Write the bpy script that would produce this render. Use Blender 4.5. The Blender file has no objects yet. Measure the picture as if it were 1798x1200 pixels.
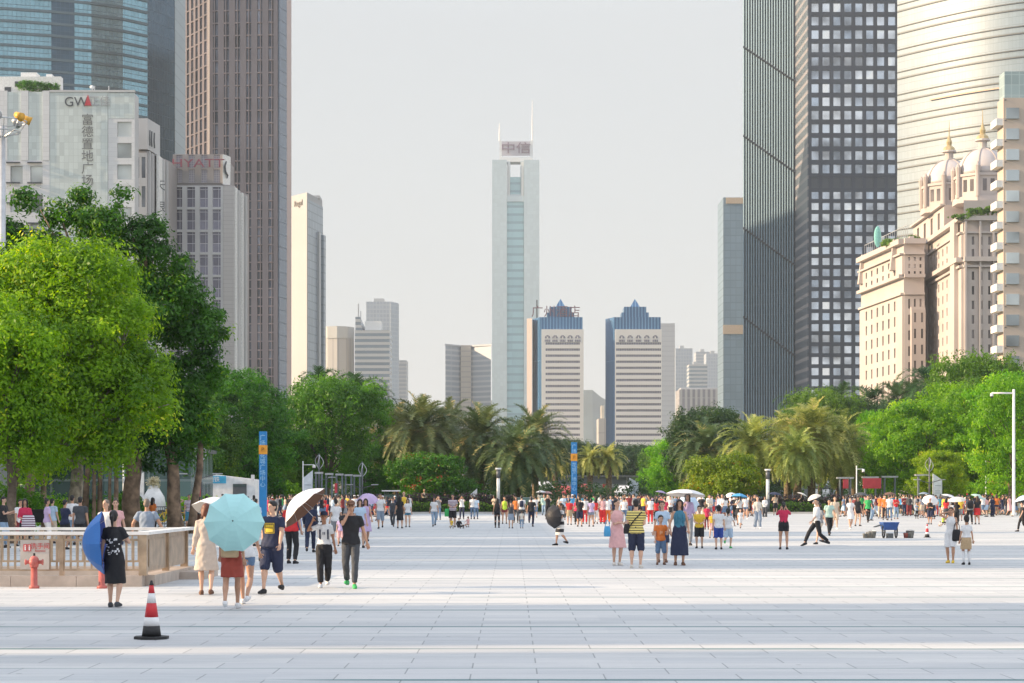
import bpy, math, random
import numpy as np
from mathutils import Vector, Matrix
R = math.radians
sc = bpy.context.scene
COL = sc.collection
FPX, HZ, CX, H = 3600.0, 867.0, 899.0, 1.8   # focal length in photo pixels, horizon row, centre column, eye height
def X(px, z): return (px - CX) / FPX * z
def ZZ(py, z): return H + (HZ - py) / FPX * z
def DF(fy): return FPX * H / (fy - HZ)

# ---------------------------------------------------------------- camera, sky, sun, exposure
cam = bpy.data.cameras.new('camera'); camo = bpy.data.objects.new('camera', cam); COL.objects.link(camo)
camo.location = (0, 0, H); camo.rotation_euler = (R(90), 0, 0)
cam.sensor_width = 36; cam.lens = 36 * FPX / 1798; cam.shift_y = (HZ - 600) / 1798
cam.clip_start = 0.5; cam.clip_end = 20000
sc.camera = camo
SUN_EL, SUN_AZ = 19.0, 4.0      # degrees above the horizon; degrees behind the camera's side
w = bpy.data.worlds.new('World'); sc.world = w; w.use_nodes = True
nt = w.node_tree; bg = nt.nodes['Background']
sky = nt.nodes.new('ShaderNodeTexSky'); sky.sky_type = 'NISHITA'; sky.sun_disc = False
sky.sun_elevation = R(SUN_EL); sky.sun_rotation = R(-90 - SUN_AZ)
sky.air_density = 1.2; sky.dust_density = 2.0; sky.ozone_density = 1.0; sky.altitude = 0
hs = nt.nodes.new('ShaderNodeHueSaturation'); hs.inputs['Saturation'].default_value = 0.8
nt.links.new(sky.outputs[0], hs.inputs['Color']); 
hz_ = nt.nodes.new('ShaderNodeMix'); hz_.data_type = 'RGBA'; hz_.inputs[0].default_value = .93
# hazy sky: even and pale near the horizon, brighter and bluer overhead
tcw = nt.nodes.new('ShaderNodeTexCoord'); spw = nt.nodes.new('ShaderNodeSeparateXYZ'); mrw = nt.nodes.new('ShaderNodeMapRange'); mrw.inputs[1].default_value = .22; mrw.inputs[2].default_value = .85
mxw = nt.nodes.new('ShaderNodeMix'); mxw.data_type = 'RGBA'; mxw.inputs[6].default_value = (1.56, 1.58, 1.60, 1); mxw.inputs[7].default_value = (2.6, 2.85, 3.3, 1)
nt.links.new(tcw.outputs['Generated'], spw.inputs[0]); nt.links.new(spw.outputs[2], mrw.inputs[0]); nt.links.new(mrw.outputs[0], mxw.inputs[0]); nt.links.new(mxw.outputs[2], hz_.inputs[7])
nt.links.new(hs.outputs[0], hz_.inputs[6]); nt.links.new(hz_.outputs[2], bg.inputs[0])
bg.inputs[1].default_value = 0.15
sl = bpy.data.lights.new('sun', 'SUN'); so = bpy.data.objects.new('sun', sl); COL.objects.link(so)
sl.energy = 2.9; sl.angle = R(0.5); sl.color = (1.0, 0.76, 0.50)
ldir = Vector((math.cos(R(SUN_AZ)) * math.cos(R(SUN_EL)), math.sin(R(SUN_AZ)) * math.cos(R(SUN_EL)), -math.sin(R(SUN_EL))))
so.rotation_euler = ldir.to_track_quat('-Z', 'Y').to_euler()
so.location = (-200, -20, 150)
sc.view_settings.view_transform = 'Standard'; sc.view_settings.look = 'None'
sc.view_settings.gamma = 1; sc.view_settings.use_curve_mapping = False
sc.view_settings.exposure = 1.6
sc.render.engine = 'CYCLES'
cy = sc.cycles
cy.max_bounces = 5; cy.diffuse_bounces = 3; cy.glossy_bounces = 3; cy.transmission_bounces = 4; cy.volume_bounces = 0
cy.transparent_max_bounces = 8; cy.sample_clamp_indirect = 6; cy.use_denoising = True
cy.caustics_reflective = False; cy.caustics_refractive = False
cy.volume_max_steps = 64

# ---------------------------------------------------------------- helpers
rnd = random.Random(7)
def tag(o, label=None, cat=None, group=None, kind=None):
    if label: o['label'] = label
    if cat: o['category'] = cat
    if group: o['group'] = group
    if kind: o['kind'] = kind
    return o
def empty(name, loc=(0, 0, 0), rz=0, label=None, cat=None, group=None):
    o = bpy.data.objects.new(name, None); COL.objects.link(o); o.location = loc; o.rotation_euler = (0, 0, rz)
    o.empty_display_size = 0.3
    return tag(o, label, cat, group)
def link(name, me, parent=None, mat=None, own=False):
    o = bpy.data.objects.new(name, me); COL.objects.link(o)
    if parent: o.parent = parent
    if mat is not None:
        if own:
            if len(me.materials) == 0: me.materials.append(mat)
            o.material_slots[0].link = 'OBJECT'; o.material_slots[0].material = mat
        elif len(me.materials) == 0: me.materials.append(mat)
    return o
def quick_mesh(name, V, F, smooth=False, attr=None):
    """V n x 3, F m x k array (all faces with k corners)"""
    V = np.asarray(V, np.float32); F = np.asarray(F, np.int32); k = F.shape[1]
    me = bpy.data.meshes.new(name)
    me.vertices.add(len(V)); me.vertices.foreach_set('co', V.ravel())
    me.loops.add(F.size); me.loops.foreach_set('vertex_index', F.ravel())
    me.polygons.add(len(F)); me.polygons.foreach_set('loop_start', np.arange(0, F.size, k, dtype=np.int32))
    me.polygons.foreach_set('loop_total', np.full(len(F), k, np.int32))
    if smooth: me.polygons.foreach_set('use_smooth', np.ones(len(F), bool))
    if attr is not None:
        a = me.attributes.new('tone', 'FLOAT', 'POINT'); a.data.foreach_set('value', np.asarray(attr, np.float32))
    me.update(); me.validate()
    return me
class MB:
    def __init__(s): s.v = []; s.f = []; s.m = []
    def add(s, V, F, mi=0):
        b = len(s.v); s.v += [tuple(p) for p in V]; s.f += [tuple(b + i for i in f) for f in F]; s.m += [mi] * len(F); return s
    def box(s, x0, x1, y0, y1, z0, z1, mi=0):
        V = [(x0,y0,z0),(x1,y0,z0),(x1,y1,z0),(x0,y1,z0),(x0,y0,z1),(x1,y0,z1),(x1,y1,z1),(x0,y1,z1)]
        return s.add(V, [(0,3,2,1),(4,5,6,7),(0,1,5,4),(1,2,6,5),(2,3,7,6),(3,0,4,7)], mi)
    def bar(s, a, b, w, h=None, mi=0, up=(0,0,1)):
        a = Vector(a); b = Vector(b); h = h or w; d = (b - a).normalized(); u = Vector(up)
        if abs(d.dot(u)) > .99: u = Vector((0, 1, 0))
        sx = d.cross(u).normalized() * w / 2; sz = sx.cross(d).normalized() * h / 2
        V = [a-sx-sz, a+sx-sz, a+sx+sz, a-sx+sz, b-sx-sz, b+sx-sz, b+sx+sz, b-sx+sz]
        return s.add(V, [(3,2,1,0),(4,5,6,7),(0,1,5,4),(1,2,6,5),(2,3,7,6),(3,0,4,7)], mi)
    def prism(s, pts, z0, z1, mi=0, top=None):
        """pts: list of (x, y) anticlockwise seen from above"""
        n = len(pts); top = top or pts
        V = [(p[0], p[1], z0) for p in pts] + [(p[0], p[1], z1) for p in top]
        return s.add(V, [tuple(range(n))[::-1], tuple(range(n, 2*n))] + [(i, (i+1) % n, (i+1) % n + n, i + n) for i in range(n)], mi)
    def tube(s, P, rad, n=8, mi=0, axes=None):
        """closed tube along P with radii r or (rx, ry); axes fixes the section's frame"""
        P = [Vector(p) for p in P]; rings = []
        pv = None
        for i, p in enumerate(P):
            r = rad[i]; rx, ry = (r, r) if not isinstance(r, (tuple, list)) else r
            if axes: ax, ay = Vector(axes[0]), Vector(axes[1])
            else:
                d = (P[min(i+1, len(P)-1)] - P[max(i-1, 0)]).normalized()
                if pv is None: pv = Vector((1, 0, 0)) if abs(d.x) < .8 else Vector((0, 1, 0))
                ax = (pv - d * pv.dot(d)).normalized(); ay = d.cross(ax); pv = ax
            rings.append([p + ax * rx * math.cos(2*math.pi*k/n) + ay * ry * math.sin(2*math.pi*k/n) for k in range(n)])
        V = [q for r_ in rings for q in r_]; F = [tuple(range(n))[::-1], tuple(range((len(P)-1)*n, len(P)*n))]
        for i in range(len(P)-1):
            for k in range(n): F.append((i*n+k, i*n+(k+1) % n, (i+1)*n+(k+1) % n, (i+1)*n+k))
        return s.add(V, F, mi)
    def ball(s, c, r, nu=12, nv=8, mi=0, rot=None):
        c = Vector(c); r = (r, r, r) if not isinstance(r, (tuple, list)) else r
        V = [(0, 0, 1)]
        for j in range(1, nv):
            t = math.pi * j / nv
            V += [(math.sin(t)*math.cos(2*math.pi*k/nu), math.sin(t)*math.sin(2*math.pi*k/nu), math.cos(t)) for k in range(nu)]
        V.append((0, 0, -1))
        W = []
        for q in V:
            q = Vector((q[0]*r[0], q[1]*r[1], q[2]*r[2]))
            if rot: q = rot @ q
            W.append(c + q)
        F = [(0, 1+k, 1+(k+1) % nu) for k in range(nu)]
        for j in range(nv-2):
            a = 1 + j*nu; b = a + nu
            F += [(a+k, b+k, b+(k+1) % nu, a+(k+1) % nu) for k in range(nu)]
        a = 1 + (nv-2)*nu; e = len(V)-1
        F += [(a+k, e, a+(k+1) % nu) for k in range(nu)]
        return s.add(W, F, mi)
    def mesh(s, name, smooth=False):
        me = bpy.data.meshes.new(name); me.from_pydata([tuple(v) for v in s.v], [], s.f); me.update()
        if any(s.m): me.polygons.foreach_set('material_index', s.m)
        if smooth: me.polygons.foreach_set('use_smooth', [True]*len(s.f))
        return me
    def build(s, name, mat=None, parent=None, smooth=False, uv=False):
        me = s.mesh(name, smooth)
        for m in (mat if isinstance(mat, (list, tuple)) else [mat]):
            if m: me.materials.append(m)
        if uv: wall_uv(me)
        return link(name, me, parent)
def wall_uv(me):
    """metres along the wall and metres up, per face"""
    uv = me.uv_layers.new(name='uv')
    for p in me.polygons:
        n = p.normal
        t = Vector((-n.y, n.x, 0)).normalized() if abs(n.z) < .9 else Vector((1, 0, 0))
        for li in p.loop_indices:
            v = me.vertices[me.loops[li].vertex_index].co
            uv.data[li].uv = (v.dot(t), v.z if abs(n.z) < .9 else v.y)

# ---------------------------------------------------------------- materials
_mc = {}
def nd(nt, t, **k):
    n = nt.nodes.new(t)
    for a, b in k.items(): setattr(n, a, b)
    return n
def mat(name, col, rough=.6, metal=0., var=.06, scale=3., bump=0., spec=.5, sub=0, rnd_=0.):
    key = (name,)
    if key in _mc: return _mc[key]
    m = bpy.data.materials.new(name); m.use_nodes = True; nt = m.node_tree; b = nt.nodes['Principled BSDF']
    b.inputs['Roughness'].default_value = rough; b.inputs['Metallic'].default_value = metal
    b.inputs['Specular IOR Level'].default_value = spec
    tc = nd(nt, 'ShaderNodeTexCoord'); no = nd(nt, 'ShaderNodeTexNoise'); no.inputs['Scale'].default_value = scale; no.inputs['Detail'].default_value = 4
    nt.links.new(tc.outputs['Object'], no.inputs['Vector'])
    h = nd(nt, 'ShaderNodeHueSaturation'); h.inputs['Color'].default_value = (*col, 1)
    mr = nd(nt, 'ShaderNodeMapRange'); mr.inputs[1].default_value = .3; mr.inputs[2].default_value = .7
    mr.inputs[3].default_value = 1 - var * 2; mr.inputs[4].default_value = 1 + var * 2
    nt.links.new(no.outputs[0], mr.inputs[0])
    if rnd_:
        oi = nd(nt, 'ShaderNodeObjectInfo'); m2 = nd(nt, 'ShaderNodeMapRange'); m2.inputs[3].default_value = 1 - rnd_; m2.inputs[4].default_value = 1 + rnd_
        nt.links.new(oi.outputs['Random'], m2.inputs[0]); mu = nd(nt, 'ShaderNodeMath', operation='MULTIPLY')
        nt.links.new(mr.outputs[0], mu.inputs[0]); nt.links.new(m2.outputs[0], mu.inputs[1]); nt.links.new(mu.outputs[0], h.inputs['Value'])
    else: nt.links.new(mr.outputs[0], h.inputs['Value'])
    nt.links.new(h.outputs[0], b.inputs['Base Color'])
    if bump:
        bp = nd(nt, 'ShaderNodeBump'); bp.inputs['Strength'].default_value = bump; bp.inputs['Distance'].default_value = .02
        nt.links.new(no.outputs[0], bp.inputs['Height']); nt.links.new(bp.outputs[0], b.inputs['Normal'])
    _mc[key] = m
    return m
def grid_mat(name, glass, line, pu, pv, lu, lv, rough=.12, metal=.6, var=.15, line_rough=.5, bandv=0, band=None, flat=0.0):
    """curtain wall: panels of pu x pv metres (uv), joints lu, lv wide; every panel a little different; bandv: share of the storey that is an opaque band"""
    m = bpy.data.materials.new(name); m.use_nodes = True; nt = m.node_tree; b = nt.nodes['Principled BSDF']; L = nt.links.new
    uv = nd(nt, 'ShaderNodeUVMap'); sp = nd(nt, 'ShaderNodeSeparateXYZ'); L(uv.outputs[0], sp.inputs[0])
    def M(op, a, bb=None, c=None):
        n = nd(nt, 'ShaderNodeMath', operation=op)
        for i, q in enumerate((a, bb, c)):
            if q is None: continue
            if isinstance(q, (int, float)): n.inputs[i].default_value = q
            else: L(q, n.inputs[i])
        return n.outputs[0]
    u = M('DIVIDE', sp.outputs[0], pu); v = M('DIVIDE', sp.outputs[1], pv)
    fu = M('FRACT', u); fv = M('FRACT', v); iu = M('FLOOR', u); iv = M('FLOOR', v)
    isl = M('MAXIMUM', M('LESS_THAN', fu, lu / pu), M('LESS_THAN', fv, lv / pv))
    cb = nd(nt, 'ShaderNodeCombineXYZ'); L(iu, cb.inputs[0]); L(iv, cb.inputs[1])
    wn = nd(nt, 'ShaderNodeTexWhiteNoise', noise_dimensions='2D'); L(cb.outputs[0], wn.inputs[0])
    no = nd(nt, 'ShaderNodeTexNoise'); no.inputs['Scale'].default_value = .06; no.inputs['Detail'].default_value = 2; L(uv.outputs[0], no.inputs['Vector'])
    val = M('ADD', M('MULTIPLY', M('SUBTRACT', wn.outputs[0], .5), var), M('ADD', 1., M('MULTIPLY', M('SUBTRACT', no.outputs[0], .5), var)))
    h = nd(nt, 'ShaderNodeHueSaturation'); h.inputs['Color'].default_value = (*glass, 1); L(val, h.inputs['Value'])
    out = h.outputs[0]
    if bandv:
        mx0 = nd(nt, 'ShaderNodeMix', data_type='RGBA'); L(M('GREATER_THAN', fv, 1 - bandv), mx0.inputs[0]); L(out, mx0.inputs[6]); mx0.inputs[7].default_value = (*(band or line), 1); out = mx0.outputs[2]
        isb = M('MAXIMUM', isl, M('GREATER_THAN', fv, 1 - bandv))
    else: isb = isl
    mx = nd(nt, 'ShaderNodeMix', data_type='RGBA'); L(isl, mx.inputs[0]); L(out, mx.inputs[6]); mx.inputs[7].default_value = (*line, 1)
    L(mx.outputs[2], b.inputs['Base Color'])
    L(M('ADD', M('MULTIPLY', isb, line_rough - rough), rough), b.inputs['Roughness'])
    L(M('MULTIPLY', M('SUBTRACT', 1., isb), metal), b.inputs['Metallic'])
    # panes are never perfectly flat
    bp = nd(nt, 'ShaderNodeBump'); bp.inputs['Strength'].default_value = .15; bp.inputs['Distance'].default_value = .05
    L(M('ADD', M('MULTIPLY', wn.outputs[0], 0.2), no.outputs[0]), bp.inputs['Height']); L(bp.outputs[0], b.inputs['Normal'])
    return m
def window_mat(name, lo, hi, metal=.6, rough=.1):
    m = bpy.data.materials.new(name); m.use_nodes = True; nt = m.node_tree; b = nt.nodes['Principled BSDF']; L = nt.links.new
    g = nd(nt, 'ShaderNodeNewGeometry'); oi = nd(nt, 'ShaderNodeObjectInfo')
    a = nd(nt, 'ShaderNodeMath', operation='ADD'); L(g.outputs['Random Per Island'], a.inputs[0]); L(oi.outputs['Random'], a.inputs[1])
    f = nd(nt, 'ShaderNodeMath', operation='FRACT'); L(a.outputs[0], f.inputs[0])
    mx = nd(nt, 'ShaderNodeMix', data_type='RGBA'); L(f.outputs[0], mx.inputs[0]); mx.inputs[6].default_value = (*lo, 1); mx.inputs[7].default_value = (*hi, 1)
    no = nd(nt, 'ShaderNodeTexNoise'); no.inputs['Scale'].default_value = .11; L(g.outputs['Position'], no.inputs['Vector'])  # broad tone patches paint uneven reflections into the pane colour
    h = nd(nt, 'ShaderNodeHueSaturation'); mr = nd(nt, 'ShaderNodeMapRange'); mr.inputs[1].default_value = .35; mr.inputs[2].default_value = .65; mr.inputs[3].default_value = .38; mr.inputs[4].default_value = 1.2
    L(no.outputs[0], mr.inputs[0]); L(mr.outputs[0], h.inputs['Value']); L(mx.outputs[2], h.inputs['Color']); L(h.outputs[0], b.inputs['Base Color'])
    b.inputs['Metallic'].default_value = metal; b.inputs['Roughness'].default_value = rough
    return m
def text(parent, s, size, loc, rot, m, name='lettering', align='CENTER', depth=.02, vertical=False):
    cu = bpy.data.curves.new(name, 'FONT'); cu.body = '\n'.join(s) if vertical else s; cu.size = size; cu.align_x = align; cu.align_y = 'CENTER'
    cu.extrude = depth; cu.space_line = 1.0
    o = bpy.data.objects.new(name, cu); COL.objects.link(o)
    dg = bpy.context.evaluated_depsgraph_get(); me = bpy.data.meshes.new_from_object(o.evaluated_get(dg))
    bpy.data.objects.remove(o); me.materials.clear(); me.materials.append(m)
    t = link(name, me, parent); t.location = loc; t.rotation_euler = rot
    return t

# ---------------------------------------------------------------- the ground
def paving():
    m = bpy.data.materials.new('granite paving'); m.use_nodes = True; nt = m.node_tree; b = nt.nodes['Principled BSDF']; L = nt.links.new
    g = nd(nt, 'ShaderNodeNewGeometry'); mp = nd(nt, 'ShaderNodeMapping'); L(g.outputs['Position'], mp.inputs[0])
    mp.inputs['Location'].default_value = (-150.73, 0, 0)
    def brick(w, h, mort, off, c1, c2, cm, sm=.1, loc=None):
        bt = nd(nt, 'ShaderNodeTexBrick'); bt.offset = off; bt.inputs['Scale'].default_value = 1
        bt.inputs['Brick Width'].default_value = w; bt.inputs['Row Height'].default_value = h; bt.inputs['Mortar Size'].default_value = mort
        bt.inputs['Mortar Smooth'].default_value = sm; bt.inputs['Bias'].default_value = 0
        for i, c in zip(('Color1', 'Color2', 'Mortar'), (c1, c2, cm)): bt.inputs[i].default_value = (*c, 1)
        L(mp.outputs[0], bt.inputs['Vector']); return bt
    b1 = brick(1.32, .66, .008, .5, (.60, .605, .61), (.67, .665, .655), (.36, .37, .375))
    b2 = brick(600., 3.96, .09, .37, (1, 1, 1), (.97, .97, .98), (.22, .40, .41))
    b3 = brick(400., 5.28, .035, .23, (1, 1, 1), (.95, .94, .93), (.5, .62, .60))
    no = nd(nt, 'ShaderNodeTexNoise'); no.inputs['Scale'].default_value = .22; no.inputs['Detail'].default_value = 6
    mp2 = nd(nt, 'ShaderNodeMapping'); mp2.inputs['Scale'].default_value = (.35, 1.6, 1); L(g.outputs['Position'], mp2.inputs[0]); L(mp2.outputs[0], no.inputs['Vector'])
    no2 = nd(nt, 'ShaderNodeTexNoise'); no2.inputs['Scale'].default_value = 6; no2.inputs['Detail'].default_value = 6; no2.inputs['Roughness'].default_value = .7; L(mp2.outputs[0], no2.inputs['Vector'])
    def mul(a, bb, f=1.):
        mx = nd(nt, 'ShaderNodeMix', data_type='RGBA', blend_type='MULTIPLY'); mx.inputs[0].default_value = f; L(a, mx.inputs[6]); L(bb, mx.inputs[7]); return mx.outputs[2]
    def ramp(a, lo, hi, clo, chi):
        r = nd(nt, 'ShaderNodeValToRGB'); r.color_ramp.elements[0].position = lo; r.color_ramp.elements[1].position = hi
        r.color_ramp.elements[0].color = (*clo, 1); r.color_ramp.elements[1].color = (*chi, 1); L(a, r.inputs[0]); return r.outputs[0]
    # the long expansion joints only show in places
    mk = nd(nt, 'ShaderNodeMix', data_type='RGBA'); mk.inputs[6].default_value = (1, 1, 1, 1); L(b2.outputs[0], mk.inputs[7])
    gate = nd(nt, 'ShaderNodeTexNoise'); gate.inputs['Scale'].default_value = .5; gate.inputs['Detail'].default_value = 3; mpg = nd(nt, 'ShaderNodeMapping'); mpg.inputs['Scale'].default_value = (.16, 1, 1); L(g.outputs['Position'], mpg.inputs[0]); L(mpg.outputs[0], gate.inputs['Vector'])
    gr = nd(nt, 'ShaderNodeMapRange'); gr.inputs[1].default_value = .43; gr.inputs[2].default_value = .47; L(gate.outputs[0], gr.inputs[0]); L(gr.outputs[0], mk.inputs[0])
    c = mul(b1.outputs[0], mk.outputs[2]); c = mul(c, b3.outputs[0], .8)
    c = mul(c, ramp(no.outputs[0], .35, .65, (.86, .87, .88), (1.04, 1.035, 1.02)))
    c = mul(c, ramp(no2.outputs[0], .3, .7, (.93, .93, .93), (1.04, 1.04, 1.04)))
    # old repairs and darker slabs, spots of gum and dirt
    st = nd(nt, 'ShaderNodeTexNoise'); st.inputs['Scale'].default_value = 1.0; st.inputs['Detail'].default_value = 8; st.inputs['Roughness'].default_value = .75; mp3 = nd(nt, 'ShaderNodeMapping'); mp3.inputs['Scale'].default_value = (.12, .9, 1); mp3.inputs['Location'].default_value = (3, 8, 0); L(g.outputs['Position'], mp3.inputs[0]); L(mp3.outputs[0], st.inputs['Vector'])
    c = mul(c, ramp(st.outputs[0], .34, .52, (.80, .83, .85), (1, 1, 1)))
    vo = nd(nt, 'ShaderNodeTexVoronoi'); vo.inputs['Scale'].default_value = 1.1; L(g.outputs['Position'], vo.inputs['Vector']); c = mul(c, ramp(vo.outputs['Distance'], .025, .04, (.55, .56, .56), (1, 1, 1)))
    b5 = brick(5.28, 1.32, .0, .31, (1, 1, 1), (.86, .88, .90), (1, 1, 1)); c = mul(c, b5.outputs[0], .55)
    L(c, b.inputs['Base Color']); b.inputs['Roughness'].default_value = .55; b.inputs['Specular IOR Level'].default_value = .18
    rr = nd(nt, 'ShaderNodeMapRange'); rr.inputs[3].default_value = .42; rr.inputs[4].default_value = .7; L(no.outputs[0], rr.inputs[0]); L(rr.outputs[0], b.inputs['Roughness'])
    bp = nd(nt, 'ShaderNodeBump'); bp.inputs['Distance'].default_value = .006; bp.inputs['Strength'].default_value = .5
    ad = nd(nt, 'ShaderNodeMath', operation='ADD'); L(no2.outputs[0], ad.inputs[0]); L(b1.outputs['Fac'], ad.inputs[1]); ad.inputs[1].default_value = 0
    sb = nd(nt, 'ShaderNodeMath', operation='SUBTRACT'); L(no2.outputs[0], sb.inputs[0]); L(b1.outputs['Fac'], sb.inputs[1]); L(sb.outputs[0], bp.inputs['Height']); L(bp.outputs[0], b.inputs['Normal'])
    return m
KZ = 183.0                               # where the plaza ends
M_ASPH = mat('asphalt', (.06, .06, .062), .85, scale=.5)
M_SOIL = mat('ground soil and paths', (.16, .17, .12), .9, scale=.05, var=.12)
M_LAWN = mat('lawn', (.07, .13, .03), .9, scale=1.2, var=.2)
M_KERB = mat('kerb granite', (.50, .48, .45), .7, scale=2)
MB().box(-9000, 9000, -300, 14000, -3, -.012).build('ground', M_SOIL)['kind'] = 'structure'
MB().add([(-120, -25, 0), (120, -25, 0), (120, KZ, 0), (-120, KZ, 0)], [(0, 1, 2, 3)]).build('plaza_paving', paving())['kind'] = 'structure'
MB().box(-120, 29.4, KZ, KZ + .35, -.01, .16).build('kerb', M_KERB)['kind'] = 'structure'
MB().add([(-120, KZ+.35, .1), (29.4, KZ+.35, .1), (29.4, KZ+45, .1), (-120, KZ+45, .1)], [(0, 1, 2, 3)]).build('lawn', M_LAWN)['kind'] = 'structure'
MB().add([(-900, KZ+60, .004), (900, KZ+60, .004), (900, KZ+76, .004), (-900, KZ+76, .004)], [(0, 1, 2, 3)]).build('road', M_ASPH)['kind'] = 'structure'
# ---------------------------------------------------------------- buildings
class Bld:
    """a building standing at its own distance; polygon corners are given in plan metres"""
    def __init__(s, name, label, cat='building', group=None, at=(0, 0)):
        s.o = empty(name, (at[0], at[1], 0), 0, label, cat, group); s.at = Vector((at[0], at[1], 0)); s.nw = {}
    def put(s, mb, name, m, uv=False, smooth=False, label=None):
        o = mb.build(name, m, s.o, smooth, uv); o.location = -s.at
        if label: o['label'] = label
        return o
    def facade(s, a, b, z0, z1, nu, nv, wf, hf, mw, mg, depth=.35, name='facade', win='window', u0=0, u1=0, v0=0, v1=0, cap=100, off=.02):
        """wall sheet with real openings from a to b; panes set back in them. wf/hf: open share of a bay/storey"""
        a = Vector((a[0], a[1], 0)); b = Vector((b[0], b[1], 0)); Lw = (b - a).length; t = (b - a) / Lw; n = Vector((t.y, -t.x, 0))
        pu = (Lw - u0 - u1) / nu; pv = (z1 - z0 - v0 - v1) / nv
        us = [0]
        for i in range(nu): us += [u0 + pu * (i + (1 - wf) / 2), u0 + pu * (i + (1 + wf) / 2)]
        us.append(Lw)
        vs = [z0]
        for j in range(nv): vs += [z0 + v0 + pv * (j + (1 - hf) / 2), z0 + v0 + pv * (j + (1 + hf) / 2)]
        vs.append(z1)
        P = lambda u, v, d: a + t * u + n * d + Vector((0, 0, v))
        mb = MB(); D = depth + off
        nuu, nvv = len(us), len(vs)
        V = [P(u, v, D) for v in vs for u in us]; F = []
        for j in range(nvv - 1):
            for i in range(nuu - 1):
                if i % 2 == 1 and j % 2 == 1: continue
                k = j * nuu + i; F.append((k, k + 1, k + 1 + nuu, k + nuu))
        mb.add(V, F)
        wins = []
        for j in range(1, nvv - 1, 2):
            for i in range(1, nuu - 1, 2):
                x0, x1, y0, y1 = us[i], us[i + 1], vs[j], vs[j + 1]
                q = [P(x0, y0, D), P(x1, y0, D), P(x1, y1, D), P(x0, y1, D)]; r = [P(x0, y0, off), P(x1, y0, off), P(x1, y1, off), P(x0, y1, off)]
                mb.add(q + r, [(0, 4, 5, 1), (1, 5, 6, 2), (2, 6, 7, 3), (3, 7, 4, 0)])
                wins.append((x0, y0))
        # the sheet's edges turn back to the core
        c = [P(0, z0, D), P(Lw, z0, D), P(Lw, z1, D), P(0, z1, D), P(0, z0, 0), P(Lw, z0, 0), P(Lw, z1, 0), P(0, z1, 0)]
        mb.add(c, [(0, 1, 5, 4), (1, 2, 6, 5), (2, 3, 7, 6), (3, 0, 4, 7)])
        s.put(mb, name, mw, uv=True)
        ww, wh = pu * wf, pv * hf
        used = s.nw.get(win, 0); wins.sort(key=lambda q: -q[1])
        me = None; rest = MB()
        for q in wins:
            if used < cap:
                if me is None:
                    e = MB(); e.add([t * 0, t * ww, t * ww + Vector((0, 0, wh)), Vector((0, 0, wh))], [(0, 1, 2, 3)]); me = e.mesh(win); me.materials.append(mg); wall_uv(me)
                w_ = link(win, me, s.o); w_.location = P(q[0], q[1], off) - s.at; used += 1
            else: rest.add([P(q[0], q[1], off), P(q[0] + ww, q[1], off), P(q[0] + ww, q[1] + wh, off), P(q[0], q[1] + wh, off)], [(0, 1, 2, 3)])
        s.nw[win] = used
        if rest.f: s.put(rest, win, mg, uv=True)['kind'] = 'stuff'
def pz(px, z): return (X(px, z), z)
def vlerp(a, b, t): return (a[0] + (b[0] - a[0]) * t, a[1] + (b[1] - a[1]) * t)
def each(n, mb, name, m, B, step, uv=False):
    """n copies of one mesh, step apart (a vector)"""
    me = mb.mesh(name); me.materials.append(m)
    if uv: wall_uv(me)
    for i in range(n):
        o = link(name, me, B.o); o.location = Vector(step) * i - B.at

M_STONE = mat('pale concrete panels', (.52, .52, .53), .7, scale=.08, var=.05)
M_STONE2 = mat('grey stone', (.31, .29, .29), .7, scale=.06, var=.07)
M_DARK = mat('dark steel', (.06, .07, .085), .4, scale=.2)
M_WHITE = mat('white paint', (.78, .78, .77), .5)
M_LGREY = mat('light grey metal', (.5, .51, .52), .45, .3)
M_DGREY = mat('dark grey metal', (.12, .13, .14), .45, .3)
M_REDSIGN = mat('red sign paint', (.50, .05, .07), .5)
M_GWIN = window_mat('tinted window glass', (.16, .18, .22), (.36, .39, .43), .5)

# 1. curved blue glass tower far left
B = Bld('curved_glass_tower', 'blue curved glass tower with thin floor bands behind the white panelled block', at=pz(120, 700))
arc = [pz(-140, 690), pz(-60, 693), pz(20, 697), pz(90, 701), pz(160, 706), pz(215, 712), pz(258, 720)]
g1 = grid_mat('blue tower glass', (.24, .43, .52), (.09, .14, .18), 1.5, 4.0, .09, .18, .1, .75, .22)
g1d = grid_mat('deep blue glass and reflection', (.06, .11, .16), (.05, .08, .11), 1.5, 4.0, .10, .15, .1, .7, .25)
s0 = MB().prism(arc + [pz(305, 735), pz(326, 760), pz(-140, 790)], 0, 215); B.put(s0, 'core', M_DARK, uv=True)
def ribbon(pts, z0, z1, d, thick=.0):
    mb = MB(); n = len(pts); P = []
    for i, p in enumerate(pts):
        a = Vector(pts[max(i-1, 0)]); b = Vector(pts[min(i+1, n-1)]); t = (b - a).normalized(); nn = Vector((t.y, -t.x)); q = Vector(p)
        P.append(((q + nn * d), (q + nn * (d - thick)) if thick else q))
    V = []
    for z in (z0, z1): V += [(a.x, a.y, z) for a, b in P]
    if not thick: return mb.add(V, [(i, i+1, n+i+1, n+i) for i in range(n-1)])
    for z in (z0, z1): V += [(b.x, b.y, z) for a, b in P]
    F = []
    for i in range(n-1): F += [(i, i+1, n+i+1, n+i), (n+i, n+i+1, 3*n+i+1, 3*n+i), (2*n+i, 2*n+i+1, i+1, i), (3*n+i, 3*n+i+1, 2*n+i+1, 2*n+i)]
    F += [(0, n, 3*n, 2*n), (n-1, 2*n+n-1, 3*n+n-1, n+n-1)]
    return mb.add(V, F)
B.put(ribbon(arc[:4], 0, 215, .3), 'glass_wall', g1, uv=True)
B.put(ribbon([arc[3], pz(130, 703.5)], 0, 215, .3), 'dark_glass_or_reflection_strip', g1d, uv=True)  # another tower's reflection, painted as a dark strip
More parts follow.
